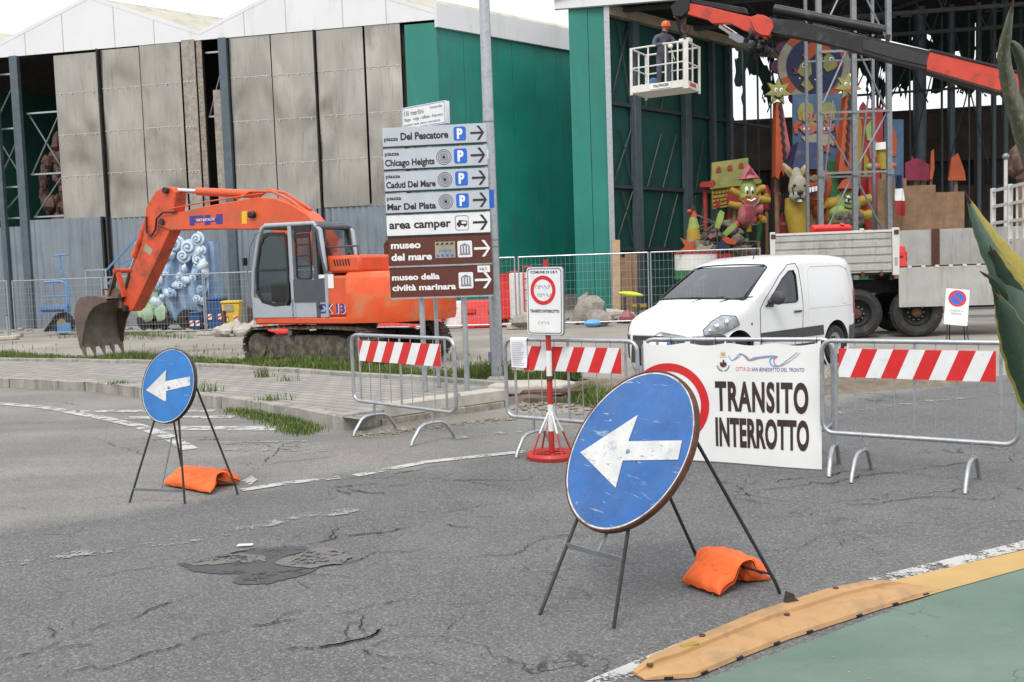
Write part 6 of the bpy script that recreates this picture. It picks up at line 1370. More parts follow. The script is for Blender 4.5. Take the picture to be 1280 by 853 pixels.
for x in (6.7, 7.3, 7.95, 8.35): q = MB(); q.box((x,TY-.05,1.44), (.07,.05,.10)); T(q, 'hinge', 'rusty', tr)
for x, w_ in ((TX0+.02,.11),(8.66,.15)): q = MB(); q.box((x,TY-.04,1.93), (w_,.09,1.06)); T(q, 'corner_post', 'truck_white', bevel=.01)
for x in (TX0+.02, 8.66): q = MB(); q.box((x,TY-.09,1.72), (.05,.03,.16)); T(q, 'latch', 'galv'); q = MB(); q.box((x+.01,TY-.088,2.36), (.10,.02,.10)); T(q, 'rust_spot', 'rusty')
a = tp(1118,334); b = tp(1262,378); q = MB(); q.box(((a[0]+11.32)/2,TY-.06,(a[1]+b[1])/2-.02), (11.32-a[0],.03,a[1]-b[1])); fb = T(q, 'dropped_side_board', 'truck_alu', bevel=.005)
q = MB(); q.rbar((8.75,TY-.03,1.57),(11.33,TY-.03,1.57), .05,.05); T(q, 'rusty_hinge_rail', 'rusty')
for i in range(9): q = MB(); q.box((8.95+.29*i,TY-.065,1.575), (.08,.04,.05)); T(q, 'hinge', 'truck_white')
TYF = TY+2.38
a = tp(1112,289,TYF); b = tp(1262,333,TYF); q = MB(); q.box(((7.2+12.3)/2,TYF,1.99), (12.3-7.2,.04,.94)); T(q, 'far_side_board', 'truck_alu'); a = tp(1141,300,TYF); q = MB(); q.box((a[0],TYF-.05,1.99), (.18,.06,.96)); T(q, 'rusty_stake', 'rusty')
for y in (TY+.02, TY+1.2, TYF-.02): q = MB(); q.box((11.47,y,2.42), (.10,.09,1.95)); T(q, 'headboard_post', 'truck_white')
for z in (3.33, 2.95, 2.55, 2.1): q = MB(); q.rbar((11.47,TY,z),(11.47,TYF,z), .06,.07); T(q, 'headboard_rail', 'truck_white')
for y in (TY+.35,TY+.75): q = MB(); q.rbar((11.47,y,2.1),(11.47,y,3.3), .04,.04); T(q, 'headboard_bar', 'truck_white')
for y in (TY+.75, TY+1.65): q = MB(); q.box((10.3,y,1.14), (9.0,.12,.30)); T(q, 'chassis_beam', 'chassis')
for x in (6.2, 7.2, 8.6, 10.2): q = MB(); q.box((x,TY+1.2,1.36), (.1,2.3,.13)); T(q, 'cross_member', 'chassis')
def wheel(x, y, r, wd, parent, name='wheel', hub='rusty'):
    Fm = fr((x,y,r), (1,0,0), (0,0,1)); q = MB(); q.lathe([(r*.56,.02),(r*.60,.10),(r*.80,.14),(r*.95,.11),(r,.05),(r,-wd+.2),(r*.95,-wd+.12),(r*.6,-wd+.08)], Fm, 44); w_ = T(q, name, 'rubber', parent)
    q = MB(); k = 30
    for i in range(k): t_ = 2*math.pi*i/k; q.box((r*.985*math.cos(t_), r*.985*math.sin(t_), -.03), (.045,.10,.18), Matrix.Rotation(t_, 3, 'Z'), Fm)
    T(q, 'tread', 'rubber', w_)
    q = MB(); q.lathe([(r*.57,.04),(r*.53,.055),(r*.50,.0),(r*.36,-.06),(r*.30,-.05),(r*.24,.02),(r*.20,.07),(r*.12,.10),(0,.10)], Fm, 30); T(q, 'rim', 'chassis', w_)
    q = MB(); q.lathe([(r*.21,.03),(r*.20,.075),(r*.12,.105),(0,.105)], Fm, 20); T(q, 'hub', hub, w_)
    q = MB()
    for i in range(10): t_ = 2*math.pi*i/10; q.disc(.018, .03, Fm @ Matrix.Translation((r*.31*math.cos(t_), r*.31*math.sin(t_), -.04)), 6)
    T(q, 'wheel_nuts', 'galv_dark', w_); return w_
for x in (7.83, 9.13):
    wheel(x, TY+.12, .545, .30, tr); wheel(x, TY+2.2, .545, .30, tr)
    q = MB(); q.box((x,TY+1.2,.56), (.25,1.9,.22)); T(q, 'axle', 'chassis')
wheel(14.9, TY+.12, .545, .30, tr); wheel(14.9, TY+2.2, .545, .30, tr)
q = MB(); q.box((10.75,TY+.35,.80), (.85,.5,.45)); T(q, 'fuel_tank', 'chassis', bevel=.05); q = MB(); q.box((10.95,TY+.1,1.02), (.55,.3,.22)); T(q, 'tool_box', 'truck_alu', bevel=.02)
for z in (.42,.60): q = MB(); q.rbar((10.0,TY+.1,z),(11.5,TY+.1,z), .03,.06); T(q, 'side_guard', 'galv_dark')
for x in (10.1, 11.3): q = MB(); q.rbar((x,TY+.12,.38),(x,TY+.12,1.0), .05,.05); T(q, 'side_guard', 'galv_dark')
q = MB(); q.prism([(14.0,.7),(16.0,.7),(16.05,1.6),(15.7,2.9),(14.0,2.9)], 2.3, fr((0,TY+2.35,0), (1,0,0), (0,0,1))); cabt = T(q, 'cab', 'crane_red', bevel=.06, seg=2)
q = MB(); q.prism([(14.5,1.75),(15.7,1.75),(15.4,2.65),(14.5,2.65)], .02, fr((0,TY+.045,0), (1,0,0), (0,0,1))); T(q, 'window', 'glass_dark', cabt)
TO = TOC
# crane
CA = at(1345,120,22.9); CB = at(962,30,25.2); CF = fr((CA.x,CA.y,0), (CB.x-CA.x,CB.y-CA.y,0), (0,0,1))
def C2(x, y): return vp(x, y, CA, CB)
Z5 = lambda pts: [(900+.2969*a, .2969*b) for a, b in pts]; Z4 = lambda pts: [(680+.2345*a, .2345*b) for a, b in pts]
def cslab(pxs, th, m, name, parent=tr, off=0.0, bev=.015): q = MB(); q.prism([C2(*p) for p in pxs], th, CF, -th/2+off); return T(q, name, m, parent, bevel=bev)
q = MB(); q.tube([(13.5,TY+.9,1.2),(13.5,TY+.9,3.9)], .28, 14); ped = T(q, 'crane_column', 'crane_red')
e0 = C2(1340,128); p0 = CF @ Vector((e0[0], e0[1], 0)); q = MB(); q.tube([(13.5,TY+.9,3.7), tuple(p0)], [.26,.22], 10); T(q, 'crane_column', 'crane_red', tr)
main = cslab(Z5([(885,215),(1195,300),(1340,340),(1480,385),(1480,470),(1320,430),(1195,382),(1170,388),(868,300),(868,268)]), .34, 'crane_red', 'crane_arm')
cslab(Z5([(1190,345),(1262,425),(1300,440),(1240,470),(1180,395)]), .38, 'crane_black', 'arm_mount', main)
ext = cslab(Z5([(195,78),(340,96),(520,140),(700,178),(890,220),(872,302),(700,262),(570,222),(400,178),(212,142)]), .26, 'crane_black', 'arm_extension', main)
cslab(Z5([(880,212),(1195,290),(1480,372),(1480,385),(1195,302),(880,224)]), .40, 'crane_black', 'arm_top_edge', main); cslab(Z5([(868,300),(1170,388),(1195,382),(1190,395),(1165,400),(866,312)]), .40, 'crane_black', 'arm_bottom_edge', main)
cslab(Z5([(600,170),(760,205),(880,238),(872,285),(740,255),(600,215)]), .30, 'dark_steel', 'arm_panel', ext)
def cp(x, y, o=0): e = C2(x, y); return CF @ Vector((e[0], e[1], o))
q = MB(); q.tube([cp(*Z5([(225,38)])[0],.05), cp(*Z5([(690,128)])[0],.05)], .13, 12); T(q, 'extension_cylinder', 'crane_black', ext)
q = MB(); q.tube([cp(*Z5([(390,92)])[0],.25), cp(*Z5([(888,212)])[0],.25)], .045, 8); T(q, 'piston_rod', 'chrome', ext)
for a, b in (((520,105),(505,190)),((660,140),(600,220)),((350,80),(340,130)),((560,100),(545,160))): q = MB(); q.tube([cp(*Z5([a])[0],.3), cp(*Z5([b])[0],.3)], .06, 6); T(q, 'clamp', 'crane_black', ext)
for a, b in (((640,150),(560,215)),((230,40),(240,120))): q = MB(); q.tube([cp(*Z5([a])[0],.28), cp((Z5([a])[0][0]+Z5([b])[0][0])/2-3, (Z5([a])[0][1]+Z5([b])[0][1])/2+2,.32), cp(*Z5([b])[0],.28)], .03, 5); T(q, 'hose', 'hose', ext)
for a, b, o, r in (((230,95),(880,245),.16,.025),((240,110),(860,262),.17,.02),((420,60),(700,120),.22,.03),((620,195),(640,100),.22,.05),((700,205),(712,140),.2,.05)):
    q = MB(); q.tube([cp(*Z5([a])[0],o), cp(*Z5([b])[0],o)], r, 6); T(q, 'pipe', 'hose', ext)
for x, y in ((300,100),(470,160),(560,190),(760,240),(840,262)): q = MB(); c_ = Z5([(x,y)])[0]; q.tube([cp(*c_,.12), cp(*c_,.19)], .06, 10); T(q, 'bolt', 'galv_dark', ext)
wl = C2(*Z5([(1068,325)])[0]); q = MB(); q.prism([(wl[0]-.14,wl[1]-.10),(wl[0]+.14,wl[1]-.10),(wl[0],wl[1]+.15)], .006, CF, .172); T(q, 'warning_label', 'label_yellow', main)
jn = cslab([(938,24),(948,20),(958,22),(966,27),(968,36),(962,47),(952,46),(944,41)], .34, 'crane_red', 'knuckle'); 
for i in range(16): q = MB(); x = 946+random.uniform(-8,18); q.tube([cp(x,random.uniform(15,35),.25), cp(x+random.uniform(-8,8),random.uniform(45,62),.3), cp(x+random.uniform(-10,10),random.uniform(40,60),.28)], .03, 5); T(q, 'hose', 'hose', jn)
q = MB(); Rk = random.Random(2)
for i in range(26): c_ = cp(947+Rk.uniform(-11,13), 52+Rk.uniform(-9,14), Rk.uniform(-.2,.25)); rock(q, tuple(c_), (Rk.uniform(.05,.16),Rk.uniform(.05,.14),Rk.uniform(.05,.15)), i)
T(q, 'knuckle_valve', 'crane_black', jn)
# outer arm runs on to the basket
DA = cp(958,34); DB = at(848,4,26.6); DF = fr((DA.x,DA.y,0), (DB.x-DA.x,DB.y-DA.y,0), (0,0,1))
def D2(x, y): return vp(x, y, DA, DB)
def dslab(pxs, th, m, name, parent, off=0.0): q = MB(); q.prism([D2(*p) for p in pxs], th, DF, -th/2+off); return T(q, name, m, parent, bevel=.01)
oa = dslab(Z4([(775,20),(900,45),(1020,75),(1135,100),(1190,135),(1190,215),(1140,190),(1060,162),(1000,128),(905,130),(880,110),(775,82)]), .24, 'crane_red', 'outer_arm', tr)
dslab(Z4([(755,-8),(1075,45),(1085,75),(1040,72),(760,12)]), .18, 'crane_black', 'outer_cylinder', oa)
q = MB(); a = D2(*Z4([(925,130)])[0]); b = D2(*Z4([(1008,184)])[0]); q.tube([DF @ Vector((*a,.2)), DF @ Vector((*b,.2))], .07, 8); T(q, 'piston_rod', 'chrome', oa)
dslab(Z4([(1000,180),(1020,175),(1075,205),(1070,235),(1045,235),(990,205)]), .2, 'galv_dark', 'cylinder_barrel', oa)
lbl = [D2(*p) for p in Z4([(922,72),(985,88),(985,105),(922,90)])]; q = MB(); q.prism(lbl, .006, DF, .121); lb = T(q, 'maker_label', 'f_yellow', oa)
q = MB(); q.text('PALFINGER', 0, 0, .07, .55, .02, Matrix(((-1,0,0,max(p[0] for p in lbl)-.03),(0,1,0,(lbl[0][1]+lbl[3][1])/2-.10),(0,0,1,0),(0,0,0,1))), 0); q.v = [tuple(DF @ Vector((max(p[0] for p in lbl)-.03-(max(p[0] for p in lbl)-.03-v[0]), v[1], .13))) for v in q.v]; T(q, 'lettering', 'letter_dark', lb, smooth=0)
hd_ = dslab(Z4([(690,40),(735,0),(790,-5),(785,60),(745,95),(700,90)]), .3, 'crane_black', 'arm_head', oa)
q = MB(); q.prism([D2(*p) for p in Z4([(672,38),(692,34),(702,82),(678,88)])], .1, DF, .16); T(q, 'beacon', 'f_orange', hd_)
q = MB(); a = D2(*Z4([(755,90)])[0]); b = D2(*Z4([(752,128)])[0]); q.tube([DF @ Vector((*a,.0)), DF @ Vector((*b,.0))], .035, 6); hk = [(b[0]+.10*math.cos(t_), b[1]-.12+.12*math.sin(t_)) for t_ in [rad(90-30*i) for i in range(10)]]; q.tube([DF @ Vector((h_[0],h_[1],0)) for h_ in hk], .035, 6); T(q, 'hook', 'rusty', hd_)
# ---------------------------------------------------------------- basket and worker
b_ = rad(33); BC = at(857,108.5,26.4); BM = Matrix.Translation(BC) @ Matrix.Rotation(rad(3.2), 4, 'Y').inverted() @ Matrix((( -math.cos(b_), math.sin(b_),0,0),(math.sin(b_), math.cos(b_),0,0),(0,0,-1,0),(0,0,0,1)))
BM = Matrix.Translation(BC) @ Matrix.Rotation(rad(1.0), 4, 'Y')
bk = thing('work_basket', 'off white railed work basket hanging from the crane high in the hangar mouth', 'basket'); bk.matrix_world = BM
fx = V(-math.cos(b_), math.sin(b_), 0); fy = V(math.sin(b_), math.cos(b_), 0); BL, BW, BH = 1.62, .98, 1.22
def bp(u, v, z): return fx*u*BL + fy*v*BW + V(0,0,z)
def Bx(mb, name, m='aerial_white', parent=bk, **k): return mb.build(name, M[m], parent, **k)
q = MB(); a = [bp(0,0,0), bp(1,0,0), bp(1,1,0), bp(0,1,0)]; q.add([p+V(0,0,z) for z in (.02,.06) for p in a], [(0,1,2,3),(4,5,6,7)[::-1],(0,1,5,4),(1,2,6,5),(2,3,7,6),(3,0,4,7)]); Bx(q, 'floor')
for (u0,v0,u1,v1) in ((0,0,1,0),(1,0,1,1),(1,1,0,1),(0,1,0,0)):
    q = MB(); q.rbar(bp(u0,v0,.10), bp(u1,v1,.10), .03, .19); Bx(q, 'kick_board')
    q = MB(); q.tube([bp(u0,v0,BH), bp(u1,v1,BH)], .026, 8); Bx(q, 'top_rail'); q = MB(); q.tube([bp(u0,v0,.68), bp(u1,v1,.68)], .02, 8); Bx(q, 'mid_rail')
for u, v, w_ in ((0,0,.13),(1,0,.07),(1,1,.06),(0,1,.06)): q = MB(); q.rbar(bp(u,v,-.05), bp(u,v,BH+.02), w_, w_); Bx(q, 'corner_post')
for u, v in ((.36,0),(.68,0),(.14,.0),(.5,1),(.25,1),(.75,1),(0,.5),(1,.5)): q = MB(); q.rbar(bp(u,v,.15), bp(u,v,BH), .04, .04); Bx(q, 'upright')
PFm = fr(bp(1,0,0)+V(0,0,0), -fx, (0,0,1)); q = MB(); q.box((BL*.55,.11,.03), (.62,.15,.006), None, PFm); pl_ = Bx(q, 'name_plate', 'letter_white'); q = MB(); q.text('PALFINGER', BL*.55-.2, .075, .075, .46, .03, PFm, .036); Bx(q, 'lettering', 'letter_dark', pl_, smooth=0)
PFs = fr(bp(0,0,0), fy, (0,0,1)); q = MB(); q.box((.48,.11,.02), (.40,.09,.008), None, PFs); Bx(q, 'red_label', 'red')
ht = BM.inverted() @ (DF @ Vector((*D2(845,6), 0))); q = MB(); q.rbar(bp(0,.0,BH), bp(.12,.35,BH+.25), .1,.12); q.rbar(bp(.12,.35,BH+.25), tuple(ht), .12,.16); Bx(q, 'hanger', 'crane_black')
q = MB(); q.box(bp(.02,.1,BH+.02), (.30,.22,.10), Matrix.Rotation(-b_,3,'Z')); Bx(q, 'control_box')
# worker
def skinned(name, verts, edges, root, sub=2):
    me = bpy.data.meshes.new(name); me.from_pydata([v[0] for v in verts], edges, []); o = bpy.data.objects.new(name, me); COL.objects.link(o)
    sk = o.modifiers.new('s', 'SKIN'); sk.use_smooth_shade = True
    for i, v in enumerate(verts):
        d = me.skin_vertices[0].data[i]; r = v[1]; d.radius = r if isinstance(r, tuple) else (r, r); d.use_root = (i == root)
    ss = o.modifiers.new('u', 'SUBSURF'); ss.levels = sub; ss.render_levels = sub
    bpy.context.view_layer.update(); dg = bpy.context.evaluated_depsgraph_get(); nm = bpy.data.meshes.new_from_object(o.evaluated_get(dg)); o.modifiers.clear(); o.data = nm; return o
WP = BM @ bp(.50,.36,.07); 
wv = [((0,0,.94),(.165,.12)),((0,-.01,1.08),(.155,.115)),((.01,-.03,1.28),(.175,.125)),((.02,-.05,1.42),(.15,.10)),((.03,-.075,1.51),.062),((.045,-.11,1.57),.06),((.055,-.13,1.655),(.082,.098)),((.06,-.14,1.74),(.06,.07)),
      ((-.20,-.05,1.41),.078),((-.31,-.12,1.18),.060),((-.14,-.36,1.15),.046),((-.06,-.43,1.15),.042),((-.02,-.46,1.13),.026),
      ((.23,-.05,1.41),.078),((.34,-.16,1.20),.060),((.40,-.40,1.22),.046),((.42,-.47,1.22),.042),((.43,-.51,1.20),.026),
      ((-.10,0,.86),.105),((-.12,-.03,.50),.078),((-.12,.02,.12),.058),((-.12,-.02,.05),.055),((-.13,-.17,.035),.042),
      ((.10,0,.86),.105),((.14,-.05,.50),.078),((.17,.02,.12),.058),((.17,-.02,.05),.055),((.19,-.17,.035),.042)]
we = [(0,1),(1,2),(2,3),(3,4),(4,5),(5,6),(6,7),(3,8),(8,9),(9,10),(10,11),(11,12),(3,13),(13,14),(14,15),(15,16),(16,17),(0,18),(18,19),(19,20),(20,21),(21,22),(0,23),(23,24),(24,25),(25,26),(26,27)]
pe = skinned('person', wv, we, 0); pe.location = WP; pe.rotation_euler = (0,0,rad(14)); tag(pe, 'person in blue grey overalls and orange helmet standing in the raised basket', 'person')
for m in ('overall','skin','glove','shoe'): pe.data.materials.append(M[m])
for p in pe.data.polygons:
    c = p.center; z = c.z
    p.material_index = 1 if (z > 1.515 and abs(c.x) < .2) else 2 if (c.y < -.385 and 1.0 < z < 1.35) else 3 if z < .10 else 0
q = MB(); q.lathe([(.125,-.005),(.123,.03),(.112,.075),(.085,.115),(.045,.135),(0,.14)], Matrix.Translation((.06,-.135,1.70)) @ Matrix.Rotation(.18,4,'X'), 22); q.prism([(-.10,-.06),(.10,-.06),(.09,-.17),(0,-.20),(-.09,-.17)], .012, Matrix.Translation((.06,-.135,1.695)) @ Matrix.Rotation(.25,4,'X')); q.build('helmet', M['helmet'], pe)
q = MB()
for s in (-1,1): q.ball((.06+s*.032,-.222,1.665), (.012,.008,.008), 8, 6)
q.tube([(.035,-.222,1.60),(.06,-.228,1.597),(.085,-.222,1.60)], .007, 5); q.build('face_features', M['rusty'], pe); q = MB(); q.ball((.06,-.232,1.638), (.014,.022,.026), 8, 6); q.build('nose', M['skin'], pe)
for s in (-1,1): q = MB(); q.ball((.055+s*.084,-.125,1.65), (.012,.022,.032), 8, 6); q.build('ear', M['skin'], pe)
def hand(P, d, up, par):                # palm plus four fingers and a thumb closing on the rail
    P = Vector(P); d = Vector(d).normalized(); up = Vector(up).normalized(); s = d.cross(up); q = MB()
    for i in range(4):
        o = P + s*(-.033+.022*i); l = (.075,.085,.08,.062)[i]; q.tube([o, o+d*.035+up*.012, o+d*(.035+l*.45)-up*.008, o+d*(.03+l*.5)-up*.035], [.011,.0105,.010,.008], 6)
    q.tube([P+s*.03-d*.02, P+s*.055+d*.02-up*.01, P+s*.045+d*.05-up*.025], [.013,.011,.009], 6); q.build('fingers', M['glove'], par)
hand((-.02,-.46,1.135), (.5,-.7,-.2), (0,0,1), pe); hand((.43,-.51,1.20), (.1,-.9,-.2), (0,0,1), pe)
q = MB(); a = BM @ bp(.30,.0,BH); q.tube([V(-.02,-.49,1.15), V(.02,-.52,1.06), V(.14,-.50,.70)], .012, 6); q.v = [tuple((Matrix.Translation(WP) @ Matrix.Rotation(rad(14),4,'Z')) @ Vector(p)) for p in q.v]
tl = q.build('hand_tool', M['aerial_white']); q = MB(); q.ball(tuple((Matrix.Translation(WP) @ Matrix.Rotation(rad(14),4,'Z')) @ V(.01,-.53,1.06)), (.07,.06,.06), 12, 8); q.build('tool_head', M['letter_white'], tl); tag(tl, 'white hand tool held by the worker at the basket rail', 'tool')
q = MB(); q.ball(tuple(BM @ bp(.72,.5,.26)), (.16,.16,.20), 12, 8); tag(q.build('tool_bag', M['jean']), 'blue cloth bag on the basket floor beside the worker', 'bag')
q = MB(); 
for i in range(6): rock(q, tuple(BM @ bp(.60+.05*i,.15,.12+.05*(i%2))), (.09,.08,.06), i)
tag(q.build('rag_heap', M['letter_white']), 'heap of white rags on the basket floor at its left end', 'rags')
# ---------------------------------------------------------------- load on the bed
def jersey(name, c, yaw, tilt, m, label, sc=1.0, grp=None):
    t_ = thing(name, label, 'plastic barrier', c, yaw, grp); t_.rotation_euler = (tilt, 0, yaw); t_.scale = (sc,)*3
    q = MB(); pr = [(-.24,0),(.24,0),(.24,.10),(.13,.28),(.09,.62),(.07,.66),(-.07,.66),(-.09,.62),(-.13,.28),(-.24,.10)]
    q.prism(pr, 1.0, fr((-.5,0,0), (0,1,0), (0,0,1))); q.build('shell', M[m], t_, bevel=.03, seg=2)
    for s in (-.28, .28):
        q = MB(); q.box((s,-.235,.05), (.22,.04,.10)); q.build('fork_slot', M[m], t_, bevel=.01); q = MB(); q.box((s,-.14,.42), (.26,.05,.14), Matrix.Rotation(-.12,3,'X')); q.build('recess', M[m], t_, bevel=.01)
    q = MB(); q.lathe([(.05,0),(.05,.05),(0,.05)], Matrix.Translation((.25,0,.65)), 14); q.build('cap', M[m], t_); q = MB(); q.box((.53,0,.35), (.08,.10,.3)); q.build('connector', M[m], t_, bevel=.02); return t_
p = at(1030,287,TY+.9); jersey('plastic_barrier', (p.x,TY+.9,2.02), .25, .55, 'barrier_red', 'red plastic road barrier lying tilted on the truck bed', 1.0)
p = at(1064,288,TY+.7); jersey('plastic_barrier', (p.x,TY+.8,1.80), -.1, .15, 'barrier_white', 'white plastic road barrier lying on the truck bed', 1.0)
p = at(1129,330,TY+.5); jersey('plastic_barrier', (p.x-.35,TY+.55,1.53), 0, 0, 'barrier_red', 'red plastic road barrier standing on the bed behind the dropped board', .80)
# ---------------------------------------------------------------- no parking notice on a stand
p = g(1193, 427); t = thing('no_parking_sign', 'white no parking board on thin black legs before the truck wheels', 'road sign', (p.x,p.y-.1,0), rad(-12))
NFm = fr((0,0,.72), (1,0,-.12), (.12,.22,1)); NF2 = NFm
pn_ = MB().prism(rrect(.46,.76,.02), .012, NFm).build('board', M['sign_white'], t)
MB().ring(.13,.175,.002,NFm @ Matrix.Translation((0,.18,.0125)),32).build('red_ring', M['red'], pn_); MB().disc(.13,.0015,NFm @ Matrix.Translation((0,.18,.0125)),32).build('blue_disc', M['p_blue'], pn_)
MB().prism([(-.10,.06),(-.07,.03),(.10,.10+.10),(.07,.13+.10)][:0] or [(-.105,.255),(-.085,.285),(.105,.105),(.085,.075)], .002, NFm, .0145).build('red_bar', M['red'], pn_)
MB().text('DIVIETO DI', 0, -.10, .03, .26, .02, NFm, .0135, 'c').build('lettering', M['letter_grey'], pn_, smooth=0); MB().text('SOSTA', 0, -.16, .035, .2, .03, NFm, .0135, 'c').build('lettering', M['letter_grey'], pn_, smooth=0)
for x0, y0_, x1, y1_ in ((-.18,0,-.22,-.12),(.18,0,.20,-.12),(-.12,.08,-.05,.40),(.15,.08,.25,.38)): MB().tube([(x0*.9,y0_+.02,.75),(x1,y1_,0)], .012, 6).build('leg', M['black'], t)
# ================================================================ mesh fences
def fence(a, b, label, h=2.1, feet=True):
    a = V(a[0],a[1],0); b = V(b[0],b[1],0); d = b-a; L_ = d.length; c = (a+b)/2; t_ = thing('mesh_fence', label, 'fence', c, math.atan2(d.y, d.x), 'temporary mesh fence panels')
    for s in (-1,1): MB().tube([(s*L_/2,0,.0),(s*L_/2,0,h)], .024, 8).build('post', M['galv'], t_)
    for z in (.16, h-.02): MB().tube([(-L_/2,0,z),(L_/2,0,z)], .021, 8).build('rail', M['galv'], t_)
    q = MB(); n = int(L_/.13)
    for i in range(1, n): x = -L_/2+L_*i/n; q.tube([(x,0,.16),(x,0,h-.02)], .0038, 4, cap=False)
    for i in range(1, 8): z = .16+(h-.18)*i/8; q.tube([(-L_/2,0,z),(L_/2,0,z)], .0045, 4, cap=False)
    q.build('wire_mesh', M['galv'], t_)
    for s in ((-1,1) if feet else (1,)): MB().prism(rrect(.62,.22,.05), .13, Matrix.Translation((s*L_/2,0,0))).build('concrete_foot', M['concrete_pale'], t_, bevel=.015)
f0_ = g(-140,426.5); f1 = g(13,424); f2 = g(20,421.5); f3 = g(131,420.5); f4 = g(257,419); f5 = g(385,417); f6 = g(512,415)
fence(f0_, f1, 'mesh fence panel at the left edge of the yard by the open bay'); fence(f2, f3, 'mesh fence panel in front of the pale blue trailer frame', feet=True); fence(f3+V(.1,.05,0), f4, 'mesh fence panel behind the excavator bucket and wave float', 2.1)
fence(f4+V(.06,0,0), f5, 'mesh fence panel by the yellow bin behind the excavator cab'); fence(f5+V(.06,0,0), f6, 'mesh fence panel behind the excavator counterweight and direction panels')
r0 = V(-3.0,30.3,0); r1 = g(646,411.5); r2 = V(4.22,29.3,0); r3 = V(7.55,29.0,0)
fence(r0, r1, 'mesh fence panel in front of the upright red plastic barriers', 2.25); fence(r1+V(.12,0,0), r2, 'mesh fence panel behind the prohibition plate and green pillar', 2.25); fence(r2+V(.08,0,0), r3, 'mesh fence panel behind the white van roof', 2.25)
MB_ = MB; q = MB(); q.tube([(0,0,0),(0,0,.85)], .03, 8); st_ = q.build('stub_post', M['galv']); st_.location = g(16,424)+V(.05,-.4,0); MB().lathe([(.05,0),(.05,.02),(0,.02)], Matrix.Translation((0,0,.85)), 10).build('rusty_cap', M['rusty'], st_); MB().prism(rrect(.7,.3,.05), .14).build('foot_block', M['concrete_pale'], st_, bevel=.02); tag(st_, 'short steel post in a pale block between two fence panels', 'post')
# ================================================================ things along the hangars
# red and white barriers
for i, (x0, m) in enumerate(((372,'barrier_red'),(409,'barrier_red'),(447,'barrier_red'),(488,'barrier_red'),(526,'barrier_red'),(566,'barrier_white'),(601,'barrier_red'))):
    p = g(x0, 413.5); jersey('plastic_barrier', (p.x, 31.6+.3*(i%2), 0), random.uniform(-.12,.12), 0, m, ('white plastic road barrier near the end of the row behind the excavator' if m == 'barrier_white' else 'red plastic road barrier in the row behind the excavator'), 1.35, 'plastic road barriers in a row behind the excavator')
for i, (x0, lean) in enumerate(((629,.05),(640,-.08))):
    p = at(x0,400,31.2); t_ = jersey('plastic_barrier', (p.x,31.2+.2*i,1.0), .2, 0, 'barrier_red', ('red plastic barrier stood on end beside the lamp post, left one' , 'red plastic barrier stood on end beside the white uprights')[i], 1.5); t_.rotation_euler = (0, math.pi/2+lean, rad(80)); 
p = at(652,400,30.9); t_ = jersey('plastic_barrier', (p.x,30.9,1.0), 0, 0, 'barrier_white', 'white plastic barrier stood on end behind the fence posts', 1.5); t_.rotation_euler = (0, math.pi/2, rad(85))
p = at(647,333,31.2); q = MB(); q.grid(lambda u, v: (-1.1+2.2*u, -.3+.6*v, .03*math.sin(u*60)+.05*math.sin(u*5)), 60, 2); o = q.build('corrugated_sheet', M['concrete_pale']); o.location = (p.x,31.2,2.04); tag(o, 'wavy pale sheet lying over the upright red barriers', 'sheet')
p = at(661,400,30.8); t_ = thing('wire_rack', 'red wire rack standing by the upright red barriers', 'rack', (p.x,30.8,0))
for x in (-.13,.13): MB().tube([(x,0,.1),(x,0,1.95)], .025, 6).build('upright', M['barrier_red'], t_)
for z in (.15,.5,.85,1.2,1.55,1.92): MB().tube([(-.13,0,z),(.13,0,z)], .02, 6).build('rung', M['barrier_red'], t_)
# rubble, boards and boat near the green pillar
for i, (x, y, r, lb) in enumerate(((737,406,(.62,.4,.52),'large brown broken concrete lump at the foot of the green pillar'),(750,409,(.40,.3,.28),'smaller brown concrete lump right of the large lump'),(674,412,(.75,.4,.30),'low pale earth heap behind the prohibition post'))):
    p = g(x, y); q = MB(); rock(q, (0,0,r[2]*.7), r, 50+i); o = q.build('concrete_lump', M['concrete']); o.location = (p.x, p.y+.6, 0); tag(o, lb, 'concrete lump')
p = g(741,409); q = MB(); q.ball((0,0,.12), (.28,.15,.12), 10, 6); o = q.build('plastic_sack', M['logo_blue']); o.location = (p.x, p.y, 0); tag(o, 'crumpled blue plastic sack by the brown concrete lump', 'sack')
p = g(768,397); q = MB(); q.tube([(-.45,0,.18),(-.1,0,.2),(.5,.1,.12)], [.2,.15,.10], 10); o = q.build('rolled_sheet', M['concrete_pale']); o.location = (p.x, 33.5, .02); tag(o, 'pale rolled sheet lying below the front steel post', 'roll')
p = g(775,400); q = MB(); rock(q, (0,0,.2), (.28,.2,.2), 5); o = q.build('red_white_bag', M['f_pink']); o.location = (p.x, 31.2, 0); tag(o, 'small red and white bag on the ground by the fence', 'bag')
t_ = thing('timber_boards', 'brown timber boards leaning on the hangar wall behind the fence', 'boards', (at(780,390,38).x,38,0))
for i, (x0, x1, y0_, y1_) in enumerate(((766,775,300,392),(776,790,322,392),(783,797,318,392))):
    a = at(x0,y0_,38); b = at(x1,y1_,38); q = MB(); q.box((0,0,0), (abs(b.x-a.x)*1.0+.1, .06, a.z)); o = q.build('board', M['wood'] if i else M['wood_pale'], t_); o.location = ((a.x+b.x)/2-t_.location.x, .1*i, a.z/2); o.rotation_euler = (-.08, random.uniform(-.05,.05), 0)
a = at(774,366,37); b = at(804,371,37); t_ = thing('kayak', 'lime green kayak on a low rack behind the fence', 'kayak', ((a.x+b.x)/2,37,a.z))
q = MB(); q.grid(lambda u, v: ((u-.5)*.98, .14*math.sin(math.pi*u)**.6*math.cos(2*math.pi*v), -.14*u+.10*math.sin(math.pi*u)**.6*math.sin(2*math.pi*v)), 24, 14); q.build('hull', M['f_lime_bright'], t_, smooth=80)
